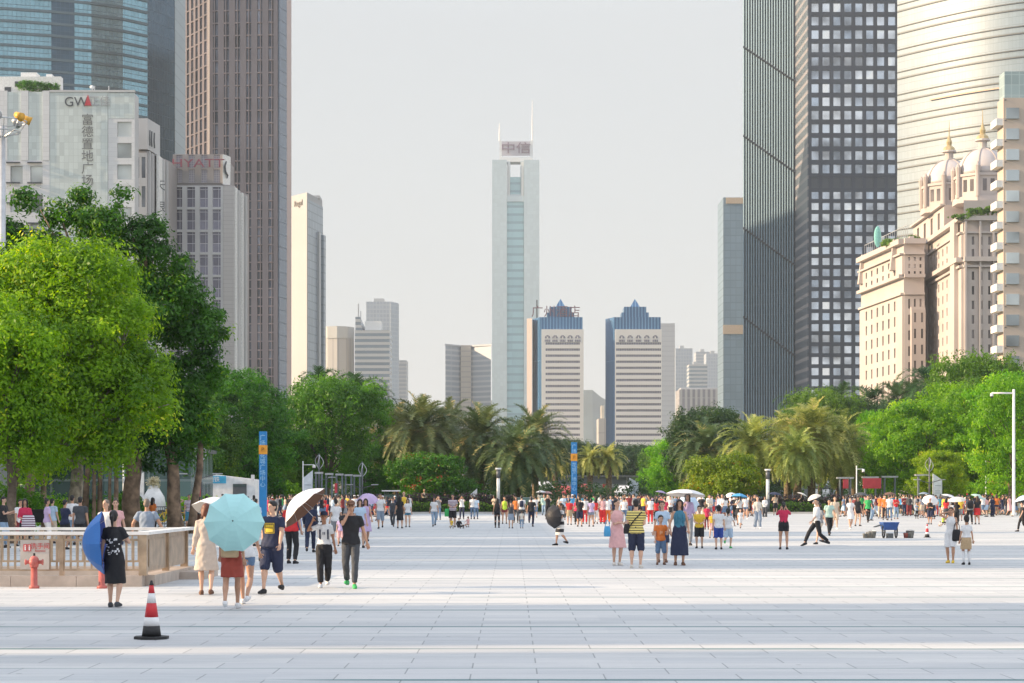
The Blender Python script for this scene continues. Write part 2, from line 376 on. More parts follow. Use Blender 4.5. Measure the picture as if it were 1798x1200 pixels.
B.put(ribbon([pz(130, 703.6)] + arc[4:], 0, 215, .3), 'glass_wall', g1, uv=True)
B.put(ribbon([pz(258, 720.3), pz(305, 735)], 0, 215, .3), 'dark_glass_or_reflection_strip', g1d, uv=True)
B.put(ribbon([pz(305, 735.3), pz(327, 760)], 0, 215, .5, .3), 'end_wall', grid_mat('blue grey slab cladding', (.34, .40, .43), (.2, .24, .27), 30, 4.0, .1, .25, .5, .1, .1), uv=True)
each(50, ribbon(arc, 2, 2.9, .75, .35), 'floor_band', mat('blue grey spandrel', (.12, .17, .20), .4, .4), B, (0, 0, 4.1))

# 2. tall brown ribbed tower
B = Bld('brown_ribbed_tower', 'tall pinkish brown tower with dark vertical window strips, taller than the frame', at=pz(420, 650))
q = [pz(328, 668), pz(367, 652), pz(488, 650), pz(501, 657), pz(509, 668), pz(509, 700), pz(328, 700)]
M_BR = mat('brown granite piers', (.215, .18, .19), .55, scale=.05, var=.10)
M_BR2 = mat('dark brown cladding', (.12, .10, .115), .5, scale=.05, var=.10)
B.put(MB().prism(q, 0, 195), 'core', M_BR2, uv=True)
wb = window_mat('strip windows', (.05, .065, .10), (.20, .22, .28), .5)
zc = ZZ(322, 650); zd = ZZ(282, 650)
B.facade(q[1], q[2], 0, zc, 6, 36, .46, .86, M_BR, wb, .5, u0=.4, u1=.4, cap=50)
B.facade(q[1], q[2], zc, zd, 6, 2, .5, .84, M_BR, M_DARK, .5, win='louvre', u0=.4, u1=.4, off=.03)
B.facade(q[1], q[2], zd, 195, 6, 22, .46, .90, M_BR, wb, .5, u0=.4, u1=.4, cap=100)
B.facade(q[0], q[1], 0, 195, 5, 48, .55, .9, M_BR2, wb, .4, u0=.2, u1=.2, cap=100)
mb = MB()
for i in range(6):
    for s_ in (-.32,):
        p = vlerp(q[1], q[2], (i + .5) / 6.); mb.box(p[0] - .12, p[0] + .12, p[1] - 1.0, p[1] - .52, 0, 195)
B.put(mb, 'mullion', M_BR)
B.put(ribbon([q[2], q[3]], 0, 195, .5, .5), 'corner_glass', grid_mat('navy corner glass', (.12, .16, .22), (.08, .10, .14), 1.2, 4, .1, .2), uv=True)
B.put(ribbon([q[3], q[4]], 0, 195, .5, .5), 'edge_pier', mat('rose stone edge', (.50, .36, .33), .5), uv=True)
B.put(ribbon([(q[1][0] - .35, q[1][1] - .6), (q[1][0] + .35, q[1][1] - .6)], 0, 195, .4, .4), 'edge_fin', mat('pale edge fin', (.8, .62, .5), .4))

# 3. white panelled block with vertical sign
Z3 = 400; B = Bld('panelled_office_block', 'white and pale green panelled block with black vertical characters and a small red triangle', at=pz(110, Z3))
f3 = lambda px: X(px, Z3)
zt = ZZ(165, Z3)
B.put(MB().box(f3(-60), f3(237), Z3, Z3 + 4, 0, zt), 'core', M_STONE, uv=True)
pg = grid_mat('pale green patterned glass', (.58, .63, .62), (.50, .55, .54), .9, 1.3, .07, .07, .35, .15, .2)
pw = grid_mat('white stone cladding', (.68, .68, .70), (.54, .54, .56), 2.2, .9, .03, .05, .6, 0, .06)
B.put(MB().box(f3(88), f3(190), Z3 - .5, Z3, 0, zt + .2), 'patterned_panel', pg, uv=True)
B.put(MB().box(f3(190.5), f3(237), Z3 - .45, Z3, ZZ(209, Z3), zt + .1), 'patterned_panel', pg, uv=True)
zw = ZZ(283, Z3)
for x0, x1 in ((14, 38), (51, 76)): B.put(MB().box(f3(x0), f3(x1), Z3 - .45, Z3, zw, zt + .3), 'patterned_panel', pg, uv=True)
for x0, x1 in ((-62, 14), (38.2, 50.8), (76.2, 87.8)): B.put(MB().box(f3(x0), f3(x1), Z3 - .6, Z3, zw + .01, zt + .5), 'stone_pier', pw, uv=True)
wl = window_mat('pale office window', (.50, .54, .54), (.66, .69, .68), .3, .2)
B.facade((f3(-60), Z3), (f3(88), Z3), 0, zw, 4, 12, .62, .62, pw, wl, .5, u0=.3, u1=.6)
B.facade((f3(190.5), Z3), (f3(237), Z3), 0, ZZ(209, Z3) - .02, 1, 18, .70, .7, pw, wl, .4, u0=1.2, u1=.0)
for i in range(12):
    z = zw - 3.93 * i - .55
    for x0, x1 in ((13, 37), (50, 75)): B.put(MB().box(f3(x0), f3(x1), Z3 - 1.1, Z3 - .62, z, z + .22), 'window_hood', M_DARK)
B.put(MB().box(f3(190), f3(238), Z3 - .6, Z3 + .2, zt + .3, zt + .55).box(f3(88.3), f3(238), Z3 - .65, Z3 - .05, zt + .22, zt + .6), 'parapet', M_STONE)
text(B.o, '富德置地广场', 2.75, (f3(155) - B.at.x, -.75, ZZ(266, Z3)), (R(90), 0, 0), mat('grey sign letters', (.17, .18, .19)), 'vertical_lettering', vertical=True).scale = (.88, .86, 1)
lg = text(B.o, 'GW', 2.6, (f3(135) - B.at.x, -.75, ZZ(181, Z3)), (R(90), 0, 0), M_DARK, 'lettering')
lg = text(B.o, '正佳', 2.1, (f3(176) - B.at.x, -.75, ZZ(180, Z3)), (R(90), 0, 0), mat('pale grey letters', (.40, .41, .43)), 'lettering')
tri = MB().add([(f3(150), Z3-.9, ZZ(187, Z3)), (f3(162), Z3-.9, ZZ(187, Z3)), (f3(156), Z3-.9, ZZ(168, Z3)), (f3(150), Z3-.6, ZZ(187, Z3)), (f3(162), Z3-.6, ZZ(187, Z3)), (f3(156), Z3-.6, ZZ(168, Z3))], [(0,1,2),(5,4,3),(0,3,4,1),(1,4,5,2),(2,5,3,0)])
B.put(tri, 'red_triangle', M_REDSIGN)
B.put(MB().box(f3(-60), f3(103), Z3 + 2, Z3 + 3.9, zt, ZZ(131, Z3)).box(f3(30), f3(58), Z3 + 3, Z3 + 6, ZZ(131, Z3), ZZ(122, Z3)).box(f3(75), f3(85), Z3 + 3, Z3 + 6, ZZ(131, Z3), ZZ(125, Z3)), 'penthouse', M_WHITE)
B.put(MB().box(f3(4), f3(15), Z3 + 1.8, Z3 + 2, ZZ(158, Z3), ZZ(150, Z3)).box(f3(22), f3(34), Z3 + 1.8, Z3 + 2, ZZ(149, Z3), ZZ(140, Z3)), 'penthouse_window', M_DARK)
mb = MB()
for p in (155, 159, 184): mb.bar((f3(p), Z3 + 4, zt), (f3(p), Z3 + 4, ZZ(144, Z3)), .12)
mb.ball((f3(154), Z3 + 4, ZZ(147, Z3)), .45)
B.put(mb, 'antenna', M_WHITE)

# 4. narrow stone block with tall white crown box
Z4 = 420; B = Bld('narrow_stone_block', 'narrow grey stone block with a white crown box and two black characters', at=pz(268, Z4))
f4 = lambda px, z=Z4: X(px, z)
a, b_, c_, d_ = pz(236, Z4 - 2), pz(258, Z4 - 2), pz(300, Z4 + 12), pz(236, Z4 + 22)
B.put(MB().prism([a, b_, c_, (c_[0], c_[1] + 12), d_], 0, ZZ(268, Z4)), 'core', M_STONE2, uv=True)
B.facade(a, b_, 0, ZZ(272, Z4), 2, 12, .62, .72, M_STONE, M_GWIN, .3)
cr = MB().prism([pz(239, Z4 - 2.6), pz(259, Z4 - 2.6), pz(281, Z4 + 6), pz(281, Z4 + 18), pz(239, Z4 + 18)], ZZ(266, Z4), ZZ(212, Z4)); B.put(cr, 'crown_box', M_STONE, uv=True)
mb = MB()
for px, zz in ((265, Z4), (268.5, Z4 + 1.2), (273, Z4 + 3)): mb.tube([(X(px, zz) , zz - 1.2, ZZ(258, Z4)), (X(px - 1.5, zz), zz - 1.4, ZZ(245, Z4)), (X(px, zz), zz - 1.2, ZZ(231, Z4))], [.16, .3, .14], 6)
B.put(mb, 'emblem', M_DARK)
for i, px in enumerate((262, 267, 273, 287, 293)):
    t_ = (px - 258) / 42.; p = vlerp(b_, c_, t_)
    B.put(MB().box(p[0] - .28, p[0] + .28, p[1] - .8, p[1] + .1, 0, ZZ(268 + i, Z4)), 'pier', M_STONE)
B.put(MB().box(X(274.5, Z4+4), X(284, Z4+6), Z4 + 2.2, Z4 + 8, 0, ZZ(269, Z4)), 'sign_pier', M_WHITE)
text(B.o, '天', 2.4, (X(279.3, Z4+3) - B.at.x, 3.95, ZZ(322, Z4)), (R(90), 0, 0), M_DARK, 'vertical_lettering'); text(B.o, '银', 2.4, (X(279.3, Z4+3) - B.at.x, 3.95, ZZ(360, Z4)), (R(90), 0, 0), M_DARK, 'vertical_lettering')

# 5. hotel with red letters
Z5 = 440; B = Bld('hotel_tower', 'grey stone hotel tower with red capital letters under its roofline and stepped shoulders', at=pz(365, Z5))
f5 = lambda px: X(px, Z5)
B.put(MB().box(f5(296), f5(404), Z5, Z5 + 26, 0, ZZ(325, Z5)), 'core', M_STONE2, uv=True)
B.put(MB().box(f5(303), f5(391), Z5 + .5, Z5 + 18, ZZ(325, Z5), ZZ(271, Z5)), 'crown', M_STONE2, uv=True)
B.facade((f5(303), Z5 + .5), (f5(391), Z5 + .5), ZZ(322, Z5), ZZ(271, Z5), 4, 2, .5, .9, M_STONE2, grid_mat('louvred crown bays', (.26, .25, .30), (.42, .40, .42), .5, .5, .12, .1, .4, .3), .2, name='crown_wall', win='crown_bay')
B.facade((f5(301), Z5), (f5(392), Z5), 0, ZZ(327, Z5), 4, 14, .64, .90, M_STONE, grid_mat('hotel panes', (.16, .16, .21), (.58, .57, .60), 1.22, 1.9, .07, .10, .1, .5, .5), .4, u0=.1)
sc5 = MB().prism([pz(391, Z5 - .6), pz(397, Z5 + .5), pz(404, Z5 + 3), pz(404, Z5 + 16), pz(391, Z5 + 16)], ZZ(325, Z5) + .05, ZZ(272, Z5), top=[pz(391, Z5 - .6), pz(397, Z5 + .5), pz(405, Z5 + 3), pz(405, Z5 + 16), pz(391, Z5 + 16)]); B.put(sc5, 'crown_return', M_WHITE, uv=True)
mb = MB().tube([(X(397.6, Z5) , Z5 - .1, ZZ(284, Z5)), (X(395.2, Z5), Z5 - .5, ZZ(293, Z5)), (X(396, Z5), Z5 - .3, ZZ(302, Z5)), (X(399, Z5), Z5 + .6, ZZ(308, Z5)), (X(398, Z5), Z5 + .4, ZZ(313, Z5))], [.16, .24, .24, .2, .12], 6)
B.put(mb, 'emblem', M_DARK)
stn = grid_mat('striped stone cladding', (.50, .48, .475), (.40, .38, .38), 4, .9, .03, .1, .6, 0, .06)
B.put(MB().box(f5(392.3), f5(412), Z5 - .4, Z5 + 24, 0, ZZ(327, Z5)), 'stone_shoulder', stn, uv=True)
sh = MB().prism([pz(412, Z5 + .4), pz(437, Z5 + 8), pz(437, Z5 + 22), pz(412, Z5 + 22)], 0, ZZ(333, Z5)); B.put(sh, 'shoulder_block', M_STONE2, uv=True)
for i, px in enumerate((414, 419, 425, 431.5)):
    p = vlerp(pz(412, Z5 + .4), pz(437, Z5 + 8), (px - 412) / 25.); B.put(MB().box(p[0] - .35, p[0] + .3, p[1] - 1., p[1] + .4, 0, ZZ(330 + 2.5 * i, Z5)), 'fin', M_WHITE if i in (0, 2) else M_STONE)
text(B.o, 'HYATT', 3.1, (f5(349) - B.at.x, -1.2, ZZ(289, Z5)), (R(90), 0, 0), mat('dull red letters', (.34, .10, .13)), 'red_lettering', depth=.15).scale = (1.15, .8, 1)

# 6. slim white tower
Z6 = 900; B = Bld('white_slab_tower', 'slim tower with one blank cream wall and one grey glass side, behind the brown tower', at=pz(540, Z6))
a, b_, c_ = pz(505, 915), pz(539, Z6), pz(566, 925)
B.put(MB().prism([a, b_, c_, (X(540, 960), 960)], 0, ZZ(338, Z6)), 'core', mat('cream render', (.43, .43, .44), .7, scale=.03, var=.02), uv=True)
gs = grid_mat('grey blue slab glass', (.33, .38, .43), (.25, .29, .33), 2.6, 3.6, .5, .5, .3, .3, .15)
B.put(ribbon([(b_[0] + .05, b_[1] + .01), c_], 0, ZZ(350, Z6), .3, .3), 'side_wall', gs, uv=True)
B.put(ribbon([vlerp(b_, c_, .62), vlerp(b_, c_, .72)], 0, ZZ(400, Z6), 1.3, 1.0), 'fin', M_LGREY); B.put(ribbon([vlerp(b_, c_, .86), vlerp(b_, c_, 1.0)], 0, ZZ(402, Z6), 1.6, 1.3), 'fin', gs, uv=True)
ang = math.atan2(b_[1] - a[1], b_[0] - a[0])
text(B.o, 'Regal', 3.6, (X(521, Z6) - B.at.x, 6.3, ZZ(354, Z6)), (R(90), 0, ang), mat('bronze letters', (.25, .22, .2)), 'lettering', depth=.1)
mb = MB().box(X(545, 915), X(560, 915), 918, 930, ZZ(338, Z6) - .02, ZZ(333, Z6)); B.put(mb, 'roof_plant', M_LGREY)

# 7. far cluster on the left
def tower(name, label, px0, px1, top, z, front, side=None, spx=0, side_left=False, depth=30, base=0, group=None, extra=None, sdz=14):
    B = Bld(name, label, group=group, at=pz((px0 + px1) / 2, z)); zt = ZZ(top, z)
    if side is None:
        B.put(MB().box(X(px0, z), X(px1, z), z, z + depth, 0, zt), 'wall', front, uv=True)
    else:
        if side_left: P = [pz(px0, z + sdz), pz(px0 + spx, z), pz(px1, z), (X(px1, z), z + depth), (X(px0, z + sdz), z + depth)]
        else: P = [pz(px0, z), pz(px1 - spx, z), pz(px1, z + sdz), (X(px1, z + sdz), z + depth), (X(px0, z), z + depth)]
        n = 5; mb = MB().prism(P, 0, zt); B.put(mb, 'wall', front, uv=True)
        e = (P[0], P[1]) if side_left else (P[1], P[2])
        B.put(ribbon(list(e), 0, zt - .5, .4, .4), 'side_wall', side, uv=True)
    if extra: extra(B, z, zt)
    return B
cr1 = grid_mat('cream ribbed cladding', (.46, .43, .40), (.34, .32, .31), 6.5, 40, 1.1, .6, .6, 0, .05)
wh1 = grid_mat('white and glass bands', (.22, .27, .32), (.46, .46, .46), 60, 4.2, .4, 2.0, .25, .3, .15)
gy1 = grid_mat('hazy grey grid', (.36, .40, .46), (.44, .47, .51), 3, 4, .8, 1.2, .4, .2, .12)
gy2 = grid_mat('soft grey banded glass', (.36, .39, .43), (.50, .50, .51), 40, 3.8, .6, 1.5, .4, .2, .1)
def roofcap(px0, px1, top, m=None, name='roof_plant', dz=8):
    return lambda B, z, zt: B.put(MB().box(X(px0, z), X(px1, z), z + 3, z + 3 + dz, zt, ZZ(top, z)), name, m or M_LGREY)
Z7 = 1500
B = Bld('curved_cream_block', 'hazy cream block with a rounded front and a plain white crown', at=pz(592, Z7))
ac = [pz(567, Z7 + 12), pz(575, Z7 + 3), pz(592, Z7), pz(610, Z7 + 3), pz(622, Z7 + 12)]
B.put(MB().prism(ac + [pz(622, Z7 + 40), pz(567, Z7 + 40)], 0, ZZ(594, Z7)), 'wall', cr1, uv=True)
B.put(MB().prism([(p[0], p[1] - .6) for p in ac] + [pz(622, Z7 + 38), pz(567, Z7 + 38)], ZZ(594, Z7) + .02, ZZ(573, Z7)), 'crown', mat('white crown', (.46, .45, .43)), uv=True)
def ex7(B, z, zt):
    B.put(MB().prism([pz(624, z + 3), pz(636, z + 3), pz(645, z + 20), pz(624, z + 20)], zt, ZZ(556, z), top=[pz(624, z + 3), pz(632, z + 3), pz(634, z + 20), pz(624, z + 20)]), 'stepped_crown', wh1, uv=True)
    B.put(MB().box(X(640, z), X(668, z), z + 5, z + 20, zt, ZZ(563, z)), 'roof_plant', M_WHITE)
    B.put(MB().bar((X(628, z), z + 8, zt), (X(628, z), z + 8, ZZ(532, z)), .9).bar((X(632, z), z + 8, zt), (X(632, z), z + 8, ZZ(545, z)), .6), 'mast', M_LGREY)
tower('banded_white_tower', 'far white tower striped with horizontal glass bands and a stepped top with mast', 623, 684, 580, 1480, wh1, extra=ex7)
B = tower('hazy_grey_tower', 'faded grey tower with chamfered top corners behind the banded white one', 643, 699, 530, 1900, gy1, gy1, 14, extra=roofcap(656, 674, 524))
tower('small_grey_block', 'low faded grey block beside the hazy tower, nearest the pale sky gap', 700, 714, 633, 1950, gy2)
# 8. grey block with cream strip
Z8 = 1500; B = Bld('grey_banded_block', 'wide grey banded block with a cream strip down its middle', at=pz(822, Z8)); zt = ZZ(607, Z8)
P8 = [pz(782, Z8), pz(809, Z8 + 14), pz(828, Z8 + 14), pz(862, Z8 + 2)]
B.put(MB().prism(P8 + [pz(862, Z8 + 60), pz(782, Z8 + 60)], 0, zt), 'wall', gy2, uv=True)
B.put(MB().prism([pz(809, Z8 + 12), pz(827, Z8 + 12), pz(827, Z8 + 20), pz(809, Z8 + 20)], 0, zt + 1), 'centre_strip', grid_mat('cream centre strip', (.5, .44, .37), (.40, .35, .32), 40, 3.8, .1, .8, .6, 0, .05), uv=True)
B.put(MB().prism([pz(781, Z8 - 1), pz(809, Z8 + 13), pz(827, Z8 + 13), pz(863, Z8 + 1), pz(863, Z8 + 5), pz(826, Z8 + 17), pz(810, Z8 + 17), pz(781, Z8 + 4)], zt, zt + 1.2), 'parapet', M_STONE)

# 9. tallest central tower
Z9 = 2050; B = Bld('tallest_tower', 'tallest pale tower in the middle with two masts and a framed sign on its crown', at=pz(905, Z9)); f9 = lambda p: X(p, Z9)
zt = ZZ(281, Z9)
p9 = grid_mat('pale tower cladding', (.58, .66, .68), (.53, .61, .63), 3, 3.9, .15, .2, .35, .4, .08)
gl9 = grid_mat('aqua recessed glass', (.38, .57, .61), (.27, .42, .47), 50, 8.0, .2, 2.4, .3, .4, .1)
B.put(MB().box(f9(890.5), f9(919.5), Z9 + 6, Z9 + 44, 0, ZZ(340, Z9)), 'core', p9, uv=True)
for x0, x1 in ((864, 890), (920, 947)): B.put(MB().box(f9(x0), f9(x1), Z9, Z9 + 50, 0, zt), 'corner_shaft', p9, uv=True)
B.put(MB().box(f9(890.3), f9(919.7), Z9 + 3, Z9 + 6, 0, ZZ(354, Z9)), 'recessed_glass', gl9, uv=True)
B.put(MB().box(f9(890.3), f9(919.7), Z9 + 1, Z9 + 6.5, ZZ(354, Z9), ZZ(344, Z9)), 'glass_cap', p9, uv=True)
B.put(MB().box(f9(896), f9(914), Z9 + 8, Z9 + 40, ZZ(340, Z9), ZZ(309, Z9)), 'upper_glass', gl9, uv=True)
for x0, x1 in ((892.5, 895), (915.5, 919.5)): B.put(MB().box(f9(x0), f9(x1), Z9 + 2, Z9 + 8, ZZ(344, Z9), ZZ(284, Z9)), 'crown_fin', M_WHITE)
B.put(MB().box(f9(891), f9(896), Z9 + 9, Z9 + 40, ZZ(340, Z9), zt).box(f9(914), f9(920), Z9 + 9, Z9 + 40, ZZ(340, Z9), zt), 'crown_block', p9, uv=True)
B.put(MB().box(f9(877), f9(936), Z9 + 12, Z9 + 30, zt, ZZ(273, Z9)).box(f9(877), f9(881), Z9 + 12, Z9 + 16, ZZ(273, Z9), ZZ(243, Z9)).box(f9(931), f9(936), Z9 + 12, Z9 + 16, ZZ(273, Z9), ZZ(243, Z9)), 'crown_frame', M_WHITE)
B.put(MB().box(f9(881), f9(931), Z9 + 12, Z9 + 14, ZZ(270, Z9), ZZ(245, Z9)), 'sign_board', mat('mauve sign board', (.52, .48, .52)))
text(B.o, '中信', 14, (f9(906) - B.at.x, 11.3, ZZ(258, Z9)), (R(90), 0, 0), mat('plum letters', (.22, .14, .2)), 'lettering', depth=.4).scale = (1.1, .85, 1)
for px in (877, 935):
    tp = 212 if px == 877 else 172
    B.put(MB().tube([(f9(px), Z9 + 15, ZZ(243, Z9)), (f9(px), Z9 + 15, ZZ(225, Z9)), (f9(px), Z9 + 15, ZZ(tp, Z9))], [.9, .7, .25], 6), 'mast', M_WHITE)

# 10. twin office towers
ZT = 1360
bl = grid_mat('blue ribbed glass', (.025, .13, .30), (.12, .26, .42), 2.1, 90, .7, .2, .2, .4, .12)
M_TW = mat('cream tower panels', (.74, .70, .66), .6, scale=.02, var=.02)
gT = grid_mat('strip window panes', (.20, .20, .25), (.46, .42, .42), 1.15, 40, .3, .1, .25, .4, .35)
def twin(x0, xa, x1, shaft, label, red, xl):
    B = Bld('twin_office_tower', label, group='twin office towers with blue glass crowns', at=pz((x0 + x1) / 2, ZT)); zt = ZZ(557, ZT); zc = ZZ(579, ZT)
    F = lambda p, z=ZT: X(p, z)
    B.put(MB().prism([pz(xl, ZT + 16), pz(shaft, ZT + 1), pz(x1, ZT + 1), (F(x1), ZT + 34), pz(xl, ZT + 36)], 0, zt), 'glass_core', bl, uv=True)
    B.put(MB().box(F(xa), F(x1 + 1.5), ZT - 1.6, ZT + 20, 0, zc - .01), 'core_wall', M_TW, uv=True)
    nr = 17; z0 = ZZ(765, ZT); dz = (ZZ(604, ZT) - z0) / 15.1
    rows = [ZZ(604, ZT) - dz * i for i in range(26) if ZZ(604, ZT) - dz * i > 4]
    # white face with strip openings
    lo = rows[-1] - dz / 2; hi = rows[0] + dz / 2
    B.facade((F(xa), ZT - 1.6), (F(x1 + 1.5), ZT - 1.6), lo, hi, 1, len(rows), .82 if red else .97, .40, M_TW, gT, .5)
    B.put(MB().box(F(xa), F(x1 + 1.5), ZT - 2.12, ZT - 1.6, hi + .01, zc), 'crown_wall', M_TW, uv=True)
    for k in range(5):
        xc = xa + (x1 + 1.5 - xa) * (.14 + .18 * k) ; r = 1.9
        mb = MB(); n = 8; V = [(F(xc) + r * math.cos(math.pi * i / n), ZT - 2.2, ZZ(595, ZT) + r * 1.15 * math.sin(math.pi * i / n)) for i in range(n + 1)]
        V2 = [(v[0], ZT - 2.0, v[2]) for v in V]; mb.add(V + V2, [tuple(range(n, -1, -1)), tuple(range(n + 1, 2 * n + 2))] + [(i, i + 1, n + 2 + i, n + 1 + i) for i in range(n)])
        B.put(mb, 'arched_window', gT, uv=True)
        B.put(MB().box(F(xc) - r, F(xc) + r, ZT - 2.2, ZT - 2.0, ZZ(601, ZT), ZZ(597, ZT)), 'window', gT, uv=True)
        B.put(MB().box(F(xc) - .35, F(xc) + .35, ZT - 2.3, ZT - 2.2, ZZ(595, ZT), ZZ(592, ZT)), 'arch_key', M_TW)
    c = (shaft + x1) / 2 - (1 if red else 3)
    st = MB()
    for w_, t0, t1 in ((24, 558, 548), (19.5, 548, 538)): st.box(F(c - w_), F(c + w_), ZT + 4, ZT + 22, ZZ(t0, ZT) - .05 * (t0 < 550), ZZ(t1, ZT))
    B.put(st, 'stepped_crown', bl, uv=True)
    py = MB(); w_ = 8.5; zb = ZZ(538, ZT); b4 = [(F(c - w_), ZT + 5), (F(c + w_), ZT + 5), (F(c + w_), ZT + 12), (F(c - w_), ZT + 12)]
    py.add([(p[0], p[1], zb) for p in b4] + [(F(c), ZT + 8, ZZ(523, ZT))], [(0,1,4),(1,2,4),(2,3,4),(3,0,4)]); B.put(py, 'roof', bl, uv=True)
    return B
B = twin(925, 951, 1023, 948, 'cream and blue office tower with red rooftop characters, beside the tallest tower', True, 935)
B.put(MB().prism([pz(925, ZT + 8), pz(934, ZT + 5), pz(934, ZT + 30), pz(925, ZT + 30)], 0, ZZ(558, ZT)), 'rear_wing', mat('rose wing', (.38, .31, .29)), uv=True)
text(B.o, '广州酒店', 8.2, (X(976, ZT) - B.at.x, 2.5, ZZ(548, ZT)), (R(90), 0, 0), mat('maroon roof letters', (.17, .07, .09)), 'red_lettering', depth=.3)
B.put(MB().bar((X(943, ZT), ZT + 8, ZZ(557, ZT)), (X(943, ZT), ZT + 8, ZZ(525, ZT)), .9).bar((X(1016, ZT), ZT + 8, ZZ(557, ZT)), (X(1016, ZT), ZT + 8, ZZ(550, ZT)), .7), 'mast', M_DGREY)
twin(1063, 1080, 1160, 1078, 'cream and blue office tower with a bare blue pyramid top, no lettering', False, 1063)
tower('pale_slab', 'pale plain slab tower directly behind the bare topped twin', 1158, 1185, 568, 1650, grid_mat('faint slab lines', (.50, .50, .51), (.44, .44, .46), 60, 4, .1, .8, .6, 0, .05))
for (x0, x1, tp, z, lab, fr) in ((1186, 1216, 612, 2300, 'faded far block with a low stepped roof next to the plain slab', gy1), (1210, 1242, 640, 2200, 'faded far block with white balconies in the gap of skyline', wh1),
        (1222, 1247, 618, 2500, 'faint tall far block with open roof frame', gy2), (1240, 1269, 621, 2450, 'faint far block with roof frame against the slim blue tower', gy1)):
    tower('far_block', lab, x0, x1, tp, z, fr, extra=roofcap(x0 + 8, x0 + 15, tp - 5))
B = tower('ribbed_white_block', 'white ribbed block of middle height with planting on its roof, right of the plain slab', 1193, 1265, 684, 1250, grid_mat('white ribs', (.26, .25, .28), (.46, .45, .44), 3.1, 60, 1.5, .3, .5, .1, .2))
B.put(MB().box(X(1196, 1250), X(1262, 1250), 1253, 1270, ZZ(684, 1250), ZZ(681, 1250)), 'parapet', M_STONE)
tower('cream_stub_block', 'thin cream block peeking out left of the bare topped twin', 1051, 1064, 735, 1300, cr1, extra=roofcap(1056, 1061, 712, mat('cream cap', (.7, .62, .52))))
tower('low_cream_block', 'low cream block over the palms at the foot of the finned black tower', 1264, 1300, 727, 900, cr1)
# 12. slim blue tower
B = tower('slim_blue_tower', 'slim blue grey glass tower with a tan band, just left of the finned black tower', 1270, 1307, 347, 1100, grid_mat('slate blue glass', (.24, .33, .40), (.18, .25, .31), 3, 4, .3, .5, .3, .4, .15))
mt = mat('tan band', (.55, .42, .30))
B.put(MB().box(X(1269.5, 1100), X(1307.2, 1100), 1099.4, 1100, ZZ(587, 1100), ZZ(571, 1100)), 'tan_band', mt); B.put(MB().box(X(1275, 1100), X(1307.2, 1100), 1099.4, 1100, ZZ(358, 1100), ZZ(347.5, 1100)), 'top_band', mt)

# 13. black grid tower with a finned side
Z13 = 770; B = Bld('black_grid_tower', 'black tower with square window grid on one face and pale vertical fins on the other', at=pz(1440, Z13)); HT = 212
a, b_, c_, d_ = pz(1307, 812), pz(1398, 800), pz(1420, Z13), pz(1575, Z13)
B.put(MB().prism([a, b_, c_, d_, pz(1575, 840), pz(1307, 860)], 0, HT), 'core', M_DARK, uv=True)
M_BK = mat('slate black cladding', (.045, .055, .075), .35, .3, scale=.03, var=.08)
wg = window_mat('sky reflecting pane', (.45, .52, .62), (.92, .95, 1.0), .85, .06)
zm0, zm1 = ZZ(334, Z13), ZZ(309, Z13)
B.facade(c_, d_, 0, zm0, 8, 28, .66, .66, M_BK, wg, .5, cap=60, u0=.3)
B.facade(c_, d_, zm0, zm1, 8, 1, .66, .75, M_BK, M_DARK, .3, win='louvre', u0=.3)
B.facade(c_, d_, zm1, HT, 8, 18, .66, .66, M_BK, wg, .5, cap=100, u0=.3)
wpn = window_mat('side strip pane', (.12, .16, .20), (.22, .27, .31), .5)
cham = grid_mat('chamfer strips', (.10, .12, .15), (.26, .24, .25), 90, 4.0, .1, 1.3, .4, .3, .1)
B.put(ribbon([b_, c_], 0, HT, .4, .4), 'chamfer_wall', cham, uv=True)
B.put(ribbon([a, b_], 0, HT, .3, .3), 'side_wall', grid_mat('finned side glass', (.035, .055, .075), (.03, .04, .05), 6, 4.0, .1, .5, .2, .5, .4), uv=True)
nf = 20; me = None
t_ = (Vector(b_) - Vector(a)).normalized(); n_ = Vector((t_.y, -t_.x))
for i in range(nf):
    p = Vector(vlerp(a, b_, (i + .15) / nf)); 
    if me is None:
        e = MB(); e.bar((0, 0, 0), (0, 0, HT + 1), .32, .75); me = e.mesh('fin'); me.materials.append(mat('pale aluminium fin', (.28, .40, .48), .4, .3))
    o = link('fin', me, B.o); o.location = Vector((p.x + n_.x * .7, p.y + n_.y * .7, 0)) - B.at; o.rotation_euler = (0, 0, math.atan2(t_.y, t_.x))
for y0, y1 in ((78, 150), (235, 308), (398, 470), (555, 628)):
    for i in range(nf):
        p = Vector(vlerp(a, b_, (i + .15) / nf)); yy = y0 + (y1 - y0) * i / nf
        if y0 < 100 and i % 1: continue
        B.put(MB().box(p.x - .75, p.x + .75, p.y - 1.4 , p.y - .7, ZZ(yy + 2.2, 806), ZZ(yy - 1.6, 806)), 'bracket', M_DARK)

